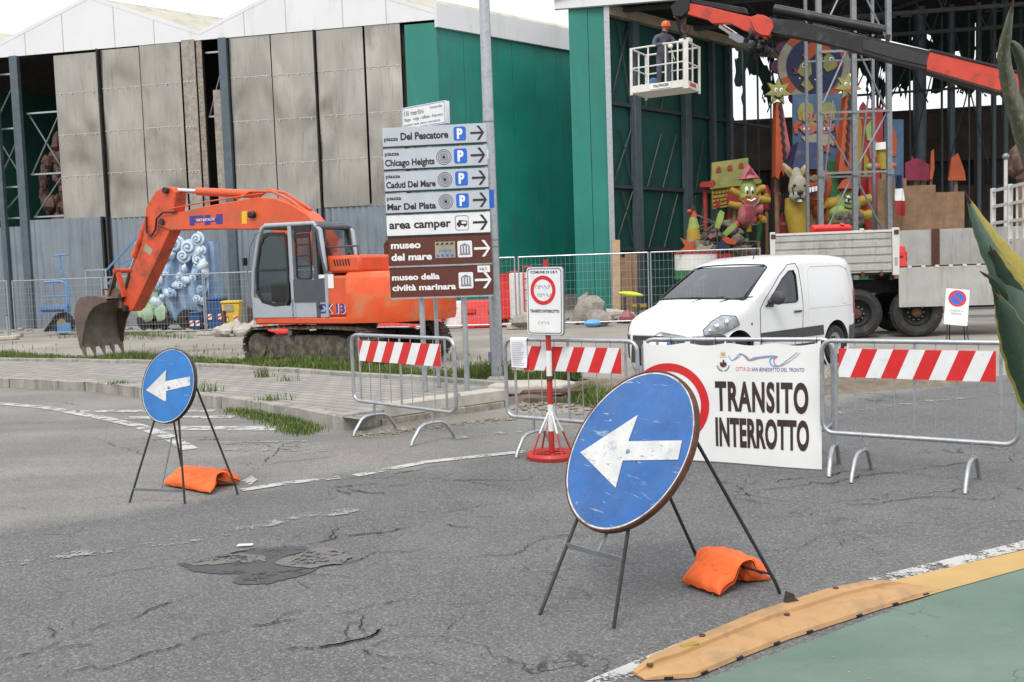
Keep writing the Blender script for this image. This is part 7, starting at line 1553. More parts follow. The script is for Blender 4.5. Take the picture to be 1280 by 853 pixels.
for x in (-.25,.25): MB().box((x,0,-a.z/2-.1), (.08,.3,a.z-.15)).build('rack_leg', M['steel_dark'], t_)
q = MB(); q.box((.30,0,-.55), (.6,.2,.16)); q.build('yellow_float', M['f_yellow'], t_, bevel=.05)
# wave float on its trailer
WY = 37.2; wx = lambda x: at(x, 380, WY).x; wz = lambda y: at(230, y, WY).z
t_ = thing('wave_float', 'pale blue carnival wave float with curled swirls on a low trailer', 'float', (wx(228),WY,0)); ox = t_.location.x
def wave(u, v):
    x = wx(178)+(wx(268)-wx(178))*u; zt = wz(300+6*math.sin(u*9)); z = wz(398)+.1*math.sin(8*u)+(zt-wz(398))*v; return (x-ox, -.35-.30*math.sin(math.pi*min(1,v*1.1))*(.6+.4*math.sin(u*17+1.5*math.sin(v*5)))+.10*math.sin(u*34+3*math.sin(4*v))+.05*math.sin(u*71+v*9), z)
q = MB(); q.grid(wave, 60, 24); bd = q.build('wave_body', M['wave_blue'], t_, smooth=80)
q = MB(); q.box((0,.25,(wz(398)+wz(300))/2), (wx(268)-wx(178),.9,wz(300)-wz(398)-.2)); q.build('wave_core', M['wave_blue'], t_)
def swirl(x, y, r, seed, m='wave_pale'):
    cx, cz = wx(x)-ox, wz(y); R = random.Random(seed); a0 = R.uniform(0,6.28); s = R.choice((-1,1)); pts = []; rs = []
    for i in range(34):
        f = i/33; th = a0+s*f*4.2*math.pi; rr = r*(1-f)**.9*.92; pts.append((cx+rr*math.cos(th), -.62-.25*f-R.uniform(0,.01), cz+rr*math.sin(th))); rs.append(r*(.20-.07*f))
    MB().tube(pts, rs, 7).build('swirl', M[m], t_, smooth=80); MB().ball((cx,-.55,cz), (r*.95,.22,r*.95), 14, 8).build('swirl_back', M['wave_blue'], t_)
for i, (x, y, r) in enumerate(((231,306,.36),(247,311,.36),(216,309,.26),(258,301,.28),(240,321,.30),(258,326,.30),(205,312,.25),(262,315,.2))): swirl(x, y, r, i)
R = random.Random(4)
for i in range(11): x = 203+62*R.random(); y = 338+45*R.random(); swirl(x, y, R.uniform(.12,.22), 100+i, 'wave_pale' if R.random() < .6 else 'wave_blue')
q = MB()
for i in range(14): rock(q, (wx(200+66*R.random())-ox, -.62+R.uniform(-.1,.15), wz(312+72*R.random())), (R.uniform(.10,.26),.16,R.uniform(.10,.24)), 200+i)
q.build('foam_lumps', M['wave_pale'], t_, smooth=80)
q = MB()
for i in range(16): rock(q, (wx(178+26*R.random())-ox, -.5+R.uniform(-.1,.2), wz(350+45*R.random())), (.35,.25,.35), i)
q.build('green_foam', M['wave_green'], t_)
q = MB(); q.box((0,0,wz(402)), (wx(262)-wx(170),1.4,.14)); q.build('trailer_deck', M['chassis'], t_)
for x in (190, 205, 240): q = MB(); q.lathe([(.1,-.1),(.38,-.1),(.40,-.04),(.40,.05),(.38,.1),(.1,.1)], fr((wx(x)-ox,-.55,.41),(1,0,0),(0,0,1)), 22); q.build('wheel', M['rubber'], t_)
for a, b in (((133,338),(182,285)),((135,355),(186,308)),((150,330),(170,322))): q = MB(); A = at(*a,WY+.4); B = at(*b,WY+.4); q.rbar(A-t_.location, B-t_.location, .07,.07); q.build('strut', M['paint_blue'], t_)
for x in (107,132): A = at(x,337,WY+.4); q = MB(); q.rbar((A.x-ox,.4,0),(A.x-ox,.4,A.z), .06,.06); q.build('strut', M['galv'], t_)
A = at(107,338,WY+.4); B = at(133,337,WY+.4); q = MB(); q.rbar(A-t_.location, B-t_.location, .06,.06); q.build('strut', M['galv'], t_); q = MB(); q.rbar((wx(133)-ox,.4,.7),(wx(185)-ox,.3,.7), .1,.1); q.build('strut', M['paint_blue'], t_)
# blue trailer frame at far left
BY = 36.6; bx_ = lambda x, y: at(x, y, BY); t_ = thing('trailer_frame', 'pale blue steel trailer frame with curved arm and brown mudguard', 'trailer', (bx_(72,400).x,BY,0)); L0 = t_.location
for pts, r in (([(84,412),(84,372),(83,355),(76,352),(55,353)],.05),([(86,385),(85,352),(80,345),(76,336),(75,320)],.045),([(67,320),(86,318)],.035),([(66,356),(68,370)],.03),([(54,371),(88,370)],.03)):
    MB().tube([bx_(*p)-L0 for p in pts], r, 7).build('arm', M['paint_blue'], t_)
a = bx_(52,382); b = bx_(88,392); q = MB(); q.box(((a.x+b.x)/2-L0.x, -.1, (a.z+b.z)/2), (b.x-a.x,.3,a.z-b.z)); q.build('box_beam', M['paint_blue'], t_); q = MB(); q.rbar((a.x+.1-L0.x,-.27,(a.z+b.z)/2-.03),(b.x-.1-L0.x,-.27,(a.z+b.z)/2-.03), .02,.07); q.build('rust_strip', M['rusty'], t_)
q = MB(); q.lathe([(.12,-.12),(.40,-.12),(.43,-.05),(.43,.05),(.40,.12),(.12,.12)], fr((bx_(82,405).x-L0.x,-.2,.43),(1,0,0),(0,0,1)), 24); wq = q.build('wheel', M['rubber'], t_); q = MB(); q.lathe([(0,.10),(.17,.10),(.18,.12),(0,.13)], fr((bx_(82,405).x-L0.x,-.2,.43),(1,0,0),(0,0,1)), 16); q.build('rim', M['f_yellow'], wq)
q = MB(); q.grid(lambda u, v: (bx_(60,415).x-L0.x+.9*u, -.42+.5*v, .12+.75*math.sin(u*1.5)), 12, 3); q.build('mudguard', M['bronze'], t_); q = MB(); q.box((bx_(86,414).x-L0.x,-.2,.25), (.5,.4,.4)); q.build('hitch', M['paint_blue'], t_); q = MB(); q.rbar((bx_(60,415).x-L0.x,0,.2),(bx_(90,415).x-L0.x,0,.2), .1,.1); q.build('axle', M['paint_blue'], t_)
# wheelie bins
for x0, x1, y0_, y1_, m, lb in ((239,253,390,410,'bin_blue','small blue bin with red and white reflectors under the wave float'),(259,283,372,409,'bin_blue','large blue wheeled bin beside the yellow bin'),(279,302,376,408,'bin_yellow','yellow wheeled bin with red and white reflectors')):
    YB_ = 35.2 if m == 'bin_yellow' else 35.7; a = at(x0,y0_,YB_); b = at(x1,y1_,YB_); wd = b.x-a.x; hh = a.z; t_ = thing('wheeled_bin', lb, 'bin', ((a.x+b.x)/2,YB_,0), .08)
    q = MB(); vs = [(sx*wd*k/2, sy*.34*k, z) for z, k in ((.06,.82),(hh*.9,1.0)) for sx, sy in ((-1,-1),(1,-1),(1,1),(-1,1))]; q.add(vs, [(3,2,1,0),(4,5,6,7),(0,1,5,4),(1,2,6,5),(2,3,7,6),(3,0,4,7)]); q.build('body', M[m], t_, bevel=.03)
    q = MB(); q.box((0,0,hh*.95), (wd*1.08,.76,hh*.09)); q.build('lid', M[m], t_, bevel=.03)
    for sx in (-1,1):
        q = MB(); q.lathe([(0,-.05),(.1,-.05),(.1,.05),(0,.05)], fr((sx*wd*.36,.3,.1),(1,0,0),(0,0,1)), 12); q.build('wheel', M['rubber'], t_)
        q = MB(); q.box((sx*wd*.28,-.335,hh*.42), (.14,.01,.2)); rf = q.build('reflector', M['letter_white'], t_); q = MB(); q.prism([(-.07,-.06),(.07,.02),(.07,.09),(-.07,.01)], .004, fr((sx*wd*.28,-.342,hh*.42),(1,0,0),(0,0,1))); q.build('red_mark', M['red'], rf)
    if m == 'bin_yellow': q = MB(); q.box((-.05,-.345,hh*.75), (.34,.008,.24)); q.build('paper_label', M['f_cream'], t_)
for x, y, lb in ((317,412,'rusty stub pipe standing by the yellow bin'),(285,414,'rusty short stake in front of the yellow bin')): p = g(x, y); q = MB(); q.bar((0,0,0),(0,0,.85 if x > 300 else .75), .09); o = q.build('pipe_stub', M['rusty']); o.location = (p.x, p.y-.4, 0); tag(o, lb, 'pipe')
p = g(325,416); q = MB()
for i in range(9): rock(q, (-.9+.22*i,random.uniform(-.2,.2),.12+.08*(i%3)), (.22,.2,.2), i)
o = q.build('broken_blocks', M['concrete_pale']); o.location = (p.x,p.y-1.5,0); tag(o, 'pile of broken pale blocks behind the excavator tracks', 'debris', kind='stuff')
q = MB()
for i in range(130): p = g(random.uniform(-20,560), random.uniform(411,416)); k = random.uniform(.03,.13); rock(q, (p.x,p.y,k*.3), (k*1.5,k,k*.6), i)
stuff('debris', q, M['rubble'], 'scattered debris along the foot of the hangar fence', 'debris')
q = MB()
for i in range(60): p = g(random.uniform(655,830), random.uniform(396,404)); k = random.uniform(.04,.16); rock(q, (p.x,p.y,k*.3), (k*1.5,k,k*.6), i)
stuff('debris', q, M['rubble'], 'scattered debris below the green pillar', 'debris')
# ================================================================ scaffold tower, board and flag behind the truck
SY = 30.5; t = thing('scaffold_tower', 'tall grey scaffold tower of square posts and diagonal braces behind the truck', 'scaffold', (at(1068,290,SY).x,SY,0)); L0 = t.location
PX = [at(x, 285, SY).x-L0.x for x in (1026, 1069, 1112)]; zA = at(1068,140.5,SY).z; zB = at(1068,216,SY).z
for x in PX: MB().rbar((x,0,0),(x,0,12.6), .15, .15).build('post', M['galv_mid'], t)
for x in (PX[0], PX[2]): MB().rbar((x,1.3,0),(x,1.3,12.6), .09, .09).build('post', M['galv_dark'], t)
for z in (zA, zB, zA+(zA-zB), zB-(zA-zB)): MB().rbar((PX[0],-.09,z),(PX[2],-.09,z), .05, .07).build('ledger', M['galv_mid'], t); MB().rbar((PX[0],1.3,z),(PX[2],1.3,z), .05, .06).build('ledger', M['galv_dark'], t)
for a, b, z0, z1 in ((0,1,zA,zA+2.3),(2,1,zA,zA+2.3),(0,1,zA,zB),(2,1,zA,zB),(1,2,zB,zB-2.2),(1,0,zB,zB-2.2),(1,0,zA+4.4,zA+2.2),(1,2,zA+4.4,zA+2.2)): MB().bar((PX[a],.1,z0),(PX[b],.1,z1), .03, 6).build('brace', M['galv_mid'], t)
for x in (PX[0]+.5, PX[1]+.55): MB().bar((x,1.25,zB-.5),(x+.35,1.25,zA+.6), .03, 6).build('brace', M['galv_mid'], t)
for x in PX: MB().box((x,-.1,zB), (.2,.06,.2)).build('coupler', M['galv_mid'], t)
BYd = 30.9; a = at(1097,294,BYd); b = at(1206,230,BYd)
t = thing('plywood_screen', 'wide brown plywood screen standing behind the truck and scaffold', 'screen', ((a.x+b.x)/2,BYd,0))
for i in range(3): w_ = (b.x-a.x)/3; MB().box((a.x+w_*(i+.5)-t.location.x, .02*i, b.z/2+.12-.12*i), (w_-.01, .05, b.z+.24-.24*i)).build('sheet', M['wood'], t)
t = thing('tricolour_flag', 'blue white and red cloth flag hanging at the plywood screen edge', 'flag', (at(1125,250,30.3).x,30.3,at(1125,246,30.3).z))
def flag(y0, y1, m):
    c = t.location
    def f(u, v): y = y0+(y1-y0)*v; w_ = 9-3*abs((y-246)/24); x = 1123+3*((y-220)/50)+(u-.5)*w_*1.5; p = at(x, y, 30.3); return (p.x-c.x, .05*math.sin(u*9+y*.1), p.z-c.z)
    MB().grid(f, 10, 8).build('cloth', M[m], t)
flag(219, 236, 'f_navy'); flag(236, 251, 'letter_white'); flag(251, 270, 'f_red')
t = thing('bell_lamp_pole', 'thin pale pole with a round cap standing by the truck headboard', 'pole', (at(1257,285,28).x,28,0)); MB().tube([(0,0,0),(0,0,at(1257,200,28).z)], .05, 8).build('pole', M['truck_white'], t); MB().ball((0,0,at(1257,196,28).z), .1, 10, 8).build('cap', M['galv_mid'], t)
t = thing('papier_mache_head', 'brown papier mache head at the right edge above the truck headboard', 'sculpture', (at(1278,215,31).x,31,0)); q = MB()
for i, (x, y, r) in enumerate(((1276,203,.42),(1283,198,.5),(1272,212,.25),(1280,216,.35),(1286,208,.4))): p = at(x,y,31); rock(q, (p.x-t.location.x,0,p.z), (r,r*.8,r), 30+i)
q.build('head', M['bronze'], t); MB().bar((0,0,0),(0,0,at(1278,215,31).z), .12, 8).build('support', M['wood'], t)
# ================================================================ carnival floats in the open hangar
def cutout(root, pxs, D, th, m, name, parent=None, z=0.0, rnd=0):
    o = root.location; P_ = [(lambda p: (p.x-o.x, p.z-o.z))(at(x, y, D)) for x, y in pxs]
    return MB().prism(P_, th, fr((0, D-o.y-z, 0), (1,0,0), (0,0,1))).build(name, M[m], parent or root)
def prop(name, label, cat, x, D, pole=None, r=.06, m='wood'):
    t = thing(name, label, cat, (at(x, 300, D).x, D, 0))
    if pole: MB().tube([(0,.25,0),(0,.25,at(x, pole, D).z)], r, 8).build('support_pole', M[m], t)
    return t
def circ(x, y, r, n=28, a0=0, a1=360, ry=None): return [(x+r*math.cos(rad(a0+(a1-a0)*i/n)), y-(ry or r)*math.sin(rad(a0+(a1-a0)*i/n))) for i in range(n if a1-a0 == 360 else n+1)]
def line(root, pts, D, r, m, par, z=.12):
    o = root.location; MB().tube([at(x,y,D)-o-V(0,z,0) for x, y in pts], r, 5).build('painted_line', M[m], par)
D = 41.0
# ring with fish
t = prop('fish_ring', 'large round carnival ring painted with two green fish on navy', 'float', 1016, D, 90, .12)
for a in range(0, 360, 30): cutout(t, circ(1016+44*math.cos(rad(a)), 84-44*math.sin(rad(a)), 9, 12), D+.2, .15, 'f_purple', 'scallop')
ring = cutout(t, circ(1016,84,45,48), D, .2, 'f_cream', 'life_ring')
for a in (35, 125, 215, 305): cutout(t, circ(1016,84,45.2,8,a-14,a+14)+circ(1016,84,33,8,a-14,a+14)[::-1], D, .03, 'f_orange', 'orange_band', ring, .2)
nv = cutout(t, circ(1016,84,35,40), D, .03, 'f_navy', 'navy_disc', ring, .23)
for (x, y, s) in ((1004,88,1),(1034,80,-1)):
    fsh = cutout(t, [(x-10*s,y+4),(x-6*s,y-6),(x+1*s,y-12),(x+7*s,y-6),(x+8*s,y+6),(x+3*s,y+12),(x-5*s,y+9)], D, .05, 'f_hair', 'fish', nv, .26)
    cutout(t, [(x-10*s,y+1),(x-16*s,y-1),(x-13*s,y+3),(x-16*s,y+7),(x-9*s,y+6)] if s > 0 else [(x+9,y-1),(x+17,y-5),(x+14,y),(x+17,y+5),(x+9,y+5)], D, .05, 'f_magenta', 'fish_lips', fsh, .27)
    cutout(t, circ(x-2*s,y-4,2.6,12), D, .02, 'letter_white', 'fish_eye', fsh, .31); cutout(t, circ(x-2.4*s,y-4,1.2,10), D, .02, 'black', 'fish_pupil', fsh, .33)
cutout(t, [(1000,72),(1006,58),(1016,54),(1030,58),(1038,66),(1030,70),(1018,68),(1008,78)], D, .05, 'f_orange', 'fish_crest', nv, .28); cutout(t, [(998,108),(1006,98),(1014,112),(1008,116)], D, .05, 'f_yellow', 'fish_tail', nv, .28)
for i in range(14): a = random.uniform(0,360); r = random.uniform(12,32); cutout(t, circ(1016+r*math.cos(rad(a)),84+r*math.sin(rad(a)),.9,8), D, .02, 'letter_white', 'bubble', nv, .262)
# blue board with two heads and a mask
D = 40.4; t = prop('painted_board', 'blue painted carnival board with two fair haired heads above a pink mask', 'float', 1020, D, 215, .12)
bd = cutout(t, [(990,119),(1062,117),(1062,216),(990,218)], D, .1, 'f_sky', 'board')
for x in (1006, 1034):
    hr = cutout(t, [(x-9,150),(x-11,140),(x-7,131),(x,128),(x+8,131),(x+10,140),(x+8,146),(x+2,138),(x-6,142),(x-5,152)], D, .06, 'f_hair', 'hair', bd, .1)
    fc = cutout(t, [(x-6,143),(x+1,138),(x+8,143),(x+7,150),(x+1,155),(x-4,152)], D, .06, 'f_flesh', 'face', bd, .13); cutout(t, [(x-2,148),(x+5,147),(x+1,152)], D, .02, 'f_magenta', 'mouth', fc, .19); cutout(t, circ(x-1,144.5,.8,8), D, .02, 'black', 'eye', fc, .19); cutout(t, circ(x+4,144,.8,8), D, .02, 'black', 'eye', fc, .19)
mk = cutout(t, [(996,160),(1004,156),(1014,157),(1018,160),(1024,157),(1034,154),(1042,157),(1040,164),(1032,168),(1024,168),(1018,165),(1012,169),(1004,168)], D, .06, 'f_pink', 'mask', bd, .13)
for x in (1006, 1031): cutout(t, circ(x,162,4,14,0,360,2), D, .02, 'letter_white', 'mask_eye', mk, .19); cutout(t, circ(x,162,1.8,10), D, .02, 'f_navy', 'mask_pupil', mk, .21)
cutout(t, [(1008,156),(1018,163),(1030,154),(1026,151),(1018,155),(1012,151)], D, .05, 'f_yellow', 'mask_crest', bd, .12); cutout(t, [(1014,151),(1016,144),(1021,144),(1023,151)], D, .06, 'f_pink', 'mask_plume', bd, .14)
cutout(t, [(1000,172),(1014,168),(1034,168),(1042,172),(1040,184),(1036,180),(1032,187),(1026,181),(1022,188),(1016,181),(1010,184)], D, .05, 'f_cream', 'beard', bd, .12)
for pts in ([(992,168),(990,158),(994,152),(1000,152),(1000,156),(996,158),(996,168)],[(1042,158),(1048,158),(1050,176),(1046,184),(1040,182),(1044,174)],[(1030,182),(1036,180),(1036,192),(1028,190)]): cutout(t, pts, D, .06, 'f_orange', 'sleeve', bd, .12)
# star obelisks
for x, yb_, lb in ((968,226,'tall orange and pink obelisk with smiling star head, left of the painted board'),(1054,219,'tall orange and pink obelisk with smiling star head, in front of the painted board')):
    D = 39.6 if x < 1000 else 39.2; t = prop('star_obelisk', lb, 'float', x+6, D, yb_-10, .1); cy = 118 if x < 1000 else 111
    o1 = cutout(t, [(x-2,cy+12),(x+2,cy+12),(x+8,yb_-4),(x+4,yb_-12),(x+1,yb_),(x-3,yb_-4)] if x < 1000 else [(x-2,cy+12),(x+4,cy+12),(x+2,yb_),(x-11,yb_-2)], D, .5, 'f_orange', 'orange_side')
    cutout(t, [(x+2,cy+12),(x+6,cy+12),(x+20,yb_-19),(x+8,yb_-18)] if x < 1000 else [(x+4,cy+12),(x+8,cy+12),(x+11,yb_-2),(x+2,yb_)], D+.1, .4, 'f_pink', 'pink_side')
    line(t, [(x+(1.5 if k % 2 else 3.5)+(k*.45 if x < 1000 else -k*.25), cy+14+k*5.2) for k in range(17)], D, .06, 'black', o1, .55)
    st = [(x+(17 if i % 2 == 0 else 8.5)*math.cos(rad(90+i*180/7))*1.0, cy-(17 if i % 2 == 0 else 8.5)*math.sin(rad(90+i*180/7))) for i in range(14)]
    sh = cutout(t, st, D, .15, 'f_hair', 'star', None, .45)
    for s in (-3.2, 3.2): cutout(t, circ(x+s,cy-2,1.9,10,0,360,2.6), D, .02, 'letter_white', 'eye', sh, .60); cutout(t, circ(x+s+.3,cy-1.6,.9,8), D, .02, 'f_navy', 'pupil', sh, .62)
    if x < 1000: line(t, [(x-5,cy+5),(x-2,cy+7.5),(x+2,cy+7.5),(x+5,cy+4)], D, .035, 'black', sh, .62)
    else: cutout(t, [(x-5,cy+5),(x,cy+3.5),(x+5,cy+5),(x,cy+9)], D, .02, 'f_orange', 'lips', sh, .60)
# long eared animal with a yellow body
D = 37.5; t = prop('eared_animal', 'cream long eared animal figure with yellow body behind the truck', 'float', 997, D, 285, .2)
o_ = t.location; px_ = lambda x, y, dy=0: at(x, y, D)-o_-V(0, dy, 0)
MB().tube([px_(995,248), px_(995,265), px_(999,290), px_(1000,330)], [.42,.44,.40,.36], 14).build('body', M['f_yellow'], t, smooth=80)
q = MB(); c = px_(994,236,.35); q.ball(tuple(c), (.36,.34,.50), 18, 12); c2 = px_(993,228,.25); q.ball(tuple(c2), (.26,.26,.55), 16, 12); c3 = px_(993,247,.45); q.ball(tuple(c3), (.34,.30,.24), 16, 10); hd_ = q.build('head', M['f_cream'], t, smooth=80)
for (x0,y0,x1,y1) in ((988,222,977,205),(1000,221,1006,206)): MB().tube([px_(x0,y0,.2), px_((x0+x1)/2,(y0+y1)/2,.22), px_(x1,y1,.2)], [.10,.15,.04], 10).build('ear', M['f_cream'], hd_, smooth=80); MB().tube([px_(x0,y0-1,.30), px_((x0+x1)/2,(y0+y1)/2,.34), px_(x1,y1+3,.27)], [.04,.08,.02], 8).build('inner_ear', M['f_flesh'], hd_, smooth=80)
q = MB(); q.ball(tuple(px_(993,243,.76)), (.13,.06,.09), 10, 8); q.build('nose', M['black'], hd_); q = MB(); q.box(tuple(px_(993,252.5,.70)), (.16,.05,.10)); q.build('teeth', M['letter_white'], hd_)
for x in (987, 1000): q = MB(); q.ball(tuple(px_(x,234,.64)), (.07,.05,.05), 10, 8); q.build('eye', M['black'], hd_)
line(t, [(993,245),(993,249),(987,252)], D, .03, 'black', hd_, .76); line(t, [(993,249),(999,252)], D, .03, 'black', hd_, .76); line(t, [(984,236),(986,246),(990,250)], D, .025, 'black', hd_, .66); line(t, [(1004,234),(1002,245),(998,250)], D, .025, 'black', hd_, .66)
line(t, [(988,222),(991,218),(996,218),(999,222)], D, .09, 'f_green', hd_, .2)
# grinning orange face under a blue hat
D = 38.6; t = prop('grinning_face', 'orange grinning carnival face beneath a big blue hat', 'float', 1016, D, 250, .2)
o_ = t.location; q = MB(); q.ball(tuple(at(1017,232,D)-o_), (.72,.5,.92), 22, 16); q.ball(tuple(at(1022,255,D)-o_), (.25,.3,.6), 14, 10); fc = q.build('face', M['f_orange'], t, smooth=80)
q = MB(); q.tube([at(1006,214,D)-o_, at(1007,180,D)-o_], [.98,.60], 4); q.build('hat', M['f_navy'], t, smooth=0)
cutout(t, [(1003,236),(1014,233),(1022,228),(1021,238),(1013,244),(1004,244)], D, .05, 'black', 'mouth', fc, .50); 
for i in range(4): x = 1005+4.1*i; cutout(t, [(x,236.5-i*.9),(x+3.4,235.7-i*.9),(x+3.2,242-i*.9),(x+.2,242.6-i*.9)], D, .03, 'letter_white', 'tooth', fc, .55)
cutout(t, [(1006,225),(1013,220),(1018,224),(1012,228)], D, .05, 'f_yellow', 'eye', fc, .52); cutout(t, circ(1012,224,1.6,10), D, .03, 'black', 'pupil', fc, .57)
for pts in ([(1003,218),(1010,216),(1019,219)],[(1024,222),(1028,232),(1024,246)],[(1006,250),(1016,252),(1026,246)],[(1020,214),(1026,220)]): line(t, pts, D, .04, 'rusty', fc, .55)
# clown puppet
D = 38.2; t = prop('clown_puppet', 'clown puppet with pink pointed hat, green face and yellow arms', 'float', 936, D, 275, .07, 'f_green'); o_ = t.location; P4 = lambda x, y, dy=0: at(x,y,D)-o_-V(0,dy,0)
q = MB(); q.tube([P4(936,224), P4(935,206)], [.42,.04], 16); hat = q.build('hat', M['f_pink'], t, smooth=60); 
for k in range(3): line(t, [(929+3*k,223-4*k),(933+1.5*k,215-3*k),(943-3*k,223-4*k)], D, .02, 'f_magenta', hat, .32)
q = MB(); q.ball(tuple(P4(935,238)), (.32,.28,.50), 18, 12); q.ball(tuple(P4(935,247)), (.36,.3,.28), 16, 10); hd_ = q.build('head', M['f_lime'], t, smooth=80)
for x in (931.5, 938): q = MB(); q.ball(tuple(P4(x,239,.24)), (.07,.06,.16), 10, 8); e_ = q.build('eye', M['letter_white'], hd_); q = MB(); q.ball(tuple(P4(x+.3,241,.29)), (.04,.03,.08), 8, 6); q.build('pupil', M['black'], e_)
q = MB(); q.ball(tuple(P4(933.5,246.5,.30)), (.09,.08,.08), 10, 8); q.build('nose', M['f_orange'], hd_); line(t, [(928,247),(931,253),(936,255),(941,252),(944,246)], D, .10, 'f_orange', hd_, .28); line(t, [(931,250.5),(936,252.5),(941,249.5)], D, .04, 'letter_white', hd_, .40); line(t, [(927,251),(932,257),(938,258.5),(945,253),(948,247)], D, .07, 'f_cream', hd_, .26)
q = MB(); q.tube([P4(935,257), P4(934,266), P4(932,274), P4(926,281)], [.36,.38,.34,.24], 14); q.tube([P4(936,268), P4(938,276), P4(944,277)], [.28,.26,.2], 12); q.tube([P4(943,262), P4(952,262)], .25, 8); by = q.build('body', M['f_pink'], t, smooth=80)
for pts, r in (([(942,242),(950,236),(956,235)],.15),([(944,250),(954,250),(962,251)],.17),([(929,246),(920,241),(913,237)],.13),([(928,258),(919,257),(911,255)],.14),([(950,272),(954,274),(955,279)],.14),([(936,278),(936,284),(936,290)],.12)):
    MB().tube([P4(*p) for p in pts], [r,r*1.05,r*.9], 10).build('arm' if pts[0][1] < 265 else 'leg', M['f_yellow'], t, smooth=80)
for p in ((928,258),(944,258),(921,281),(950,271)): q = MB(); q.ball(tuple(P4(*p)), (.16,.16,.16), 10, 8); q.build('ruffle', M['f_orange'], t)
for k in range(4): line(t, [(928+3*k,258),(931+3*k,266),(928+3*k,274)], D, .02, 'f_magenta', by, .40)
# second puppet with orange cap
D = 36.8; t = prop('capped_puppet', 'green faced puppet with orange cap between the scaffold posts', 'float', 1058, D, 270, .08); o_ = t.location; P5 = lambda x, y, dy=0: at(x,y,D)-o_-V(0,dy,0)
cutout(t, [(1044,237),(1052,226),(1062,222),(1067,228),(1064,236),(1056,238)], D, .5, 'f_orange', 'cap', None, .1)
q = MB(); q.ball(tuple(P5(1059,256)), (.50,.4,.55), 16, 12); q.ball(tuple(P5(1055,265)), (.6,.4,.35), 16, 10); hd_ = q.build('head', M['f_lime'], t, smooth=80)
for x in (1056, 1063): q = MB(); q.ball(tuple(P5(x,250,.36)), (.09,.07,.16), 10, 8); e_ = q.build('eye', M['letter_white'], hd_); q = MB(); q.ball(tuple(P5(x,251,.42)), (.05,.04,.09), 8, 6); q.build('pupil', M['black'], e_)
q = MB()
for i in range(16): rock(q, tuple(P5(1045+26*random.random(), 270+14*random.random(), .3)), (.2,.16,.16), i)
q.build('ruff', M['junk'], t)
for pts, r, m in (([(1046,253),(1036,255),(1033,254)],.22,'f_yellow'),([(1070,254),(1082,250),(1088,249)],.2,'f_yellow'),([(1072,268),(1082,270),(1092,268)],.22,'f_yellow'),([(1078,262),(1076,280)],.16,'f_red'),([(1040,275),(1046,276)],.2,'f_yellow')): MB().tube([P5(*p) for p in pts], r, 10).build('arm', M[m], t, smooth=80)
for y in (248,254,260): line(t, [(1051,y),(1058,y+2),(1066,y)], D, .025, 'black', hd_, .40)
# yellow castle wall
D = 40.2; t = prop('castle_front', 'painted yellow castle front with red arched windows by the green wall', 'float', 920, D, 258, .1)
cs = cutout(t, [(889,236),(934,229),(950,228),(950,252),(890,262)], D, .15, 'f_yellow', 'brick_wall'); up_ = cutout(t, [(889,204),(934,198),(935,222),(950,228),(888,237)], D, .17, 'f_hair', 'upper_wall'); cutout(t, [(887,226),(938,219),(950,226),(950,230),(887,237)], D, .25, 'f_hair', 'cornice')
for x, y in ((897,216),(911,214),(925,211)): cutout(t, [(x-3,y),(x-2.6,y-5),(x,y-7.5),(x+2.6,y-5.4),(x+3,y-.4)], D, .03, 'f_red', 'window', up_, .18)
cutout(t, [(908,258),(908,240),(913,234),(919,233),(924,238),(925,255)], D, .03, 'f_red', 'door', cs, .16); cutout(t, [(894,261),(894,252),(898,251),(899,260)], D, .03, 'f_red', 'door', cs, .16)
for k in range(5): line(t, [(890,239+k*5),(908,236.5+k*4.8)], D, .02, 'rusty', cs, .16); line(t, [(925,236+k*4),(948,233+k*4.2)], D, .02, 'rusty', cs, .16)
for k in range(8): x = 892+(k%4)*4.5+(k//4)*2; line(t, [(x,239+(k//4)*10),(x,244+(k//4)*10)], D, .02, 'rusty', cs, .16)
t = prop('red_lamp', 'red lamp standard beside the painted castle front', 'lamp', 884, 39.2, 234, .09, 'f_red'); q = MB(); c = at(884,231,39.2)-t.location; q.box(tuple(c), (.50,.3,.22)); q.ball(tuple(c+V(-.18,0,-.05)), .14, 10, 8); q.ball(tuple(c+V(.2,0,.05)), .14, 10, 8); q.build('lamp_head', M['f_red'], t)
# cone figure with star on a drum
D = 36.0; t = prop('cone_figure', 'green and yellow cone figure with orange star standing on a drum', 'float', 868, D); o_ = t.location; P6 = lambda x, y, dy=0: at(x,y,D)-o_-V(0,dy,0)
q = MB(); q.tube([P6(870,345), P6(870,318)], [.78,.80], 24); q.build('drum', M['barrier_white'], t, smooth=50); q = MB(); q.tube([P6(870,318), P6(870,314)], [.82,.82], 24); q.build('drum_rim', M['f_red'], t, smooth=50); q = MB(); q.tube([P6(870,349), P6(870,338)], [.80,.80], 24); q.build('drum_band', M['f_green'], t, smooth=50); q = MB(); q.tube([P6(870,349), V(0,0,0)+V(P6(870,349).x,0,0)], .6, 16); q.build('drum_stand', M['steel_dark'], t)
for (y0,r0,y1,r1,m) in ((318,.20,300,.27,'f_cream'),(300,.27,286,.22,'f_yellow'),(286,.22,272,.13,'f_lime'),(272,.14,262,.08,'f_orange')): MB().tube([P6(866,y0,.2), P6(865,y1,.2)], [r0,r1], 14).build('cone', M[m], t, smooth=60)
q = MB(); q.tube([P6(865,263,.2), P6(864,258,.2)], [.15,.13], 12); q.build('hat', M['black'], t); q = MB(); q.ball(tuple(P6(860,265,.3)), (.10,.1,.08), 8, 6); q.build('beak', M['f_orange'], t)
cutout(t, [(847,298),(858,304),(866,301),(863,309),(868,316),(858,314),(843,317),(853,309)], D, .12, 'f_orange', 'star', None, .5)
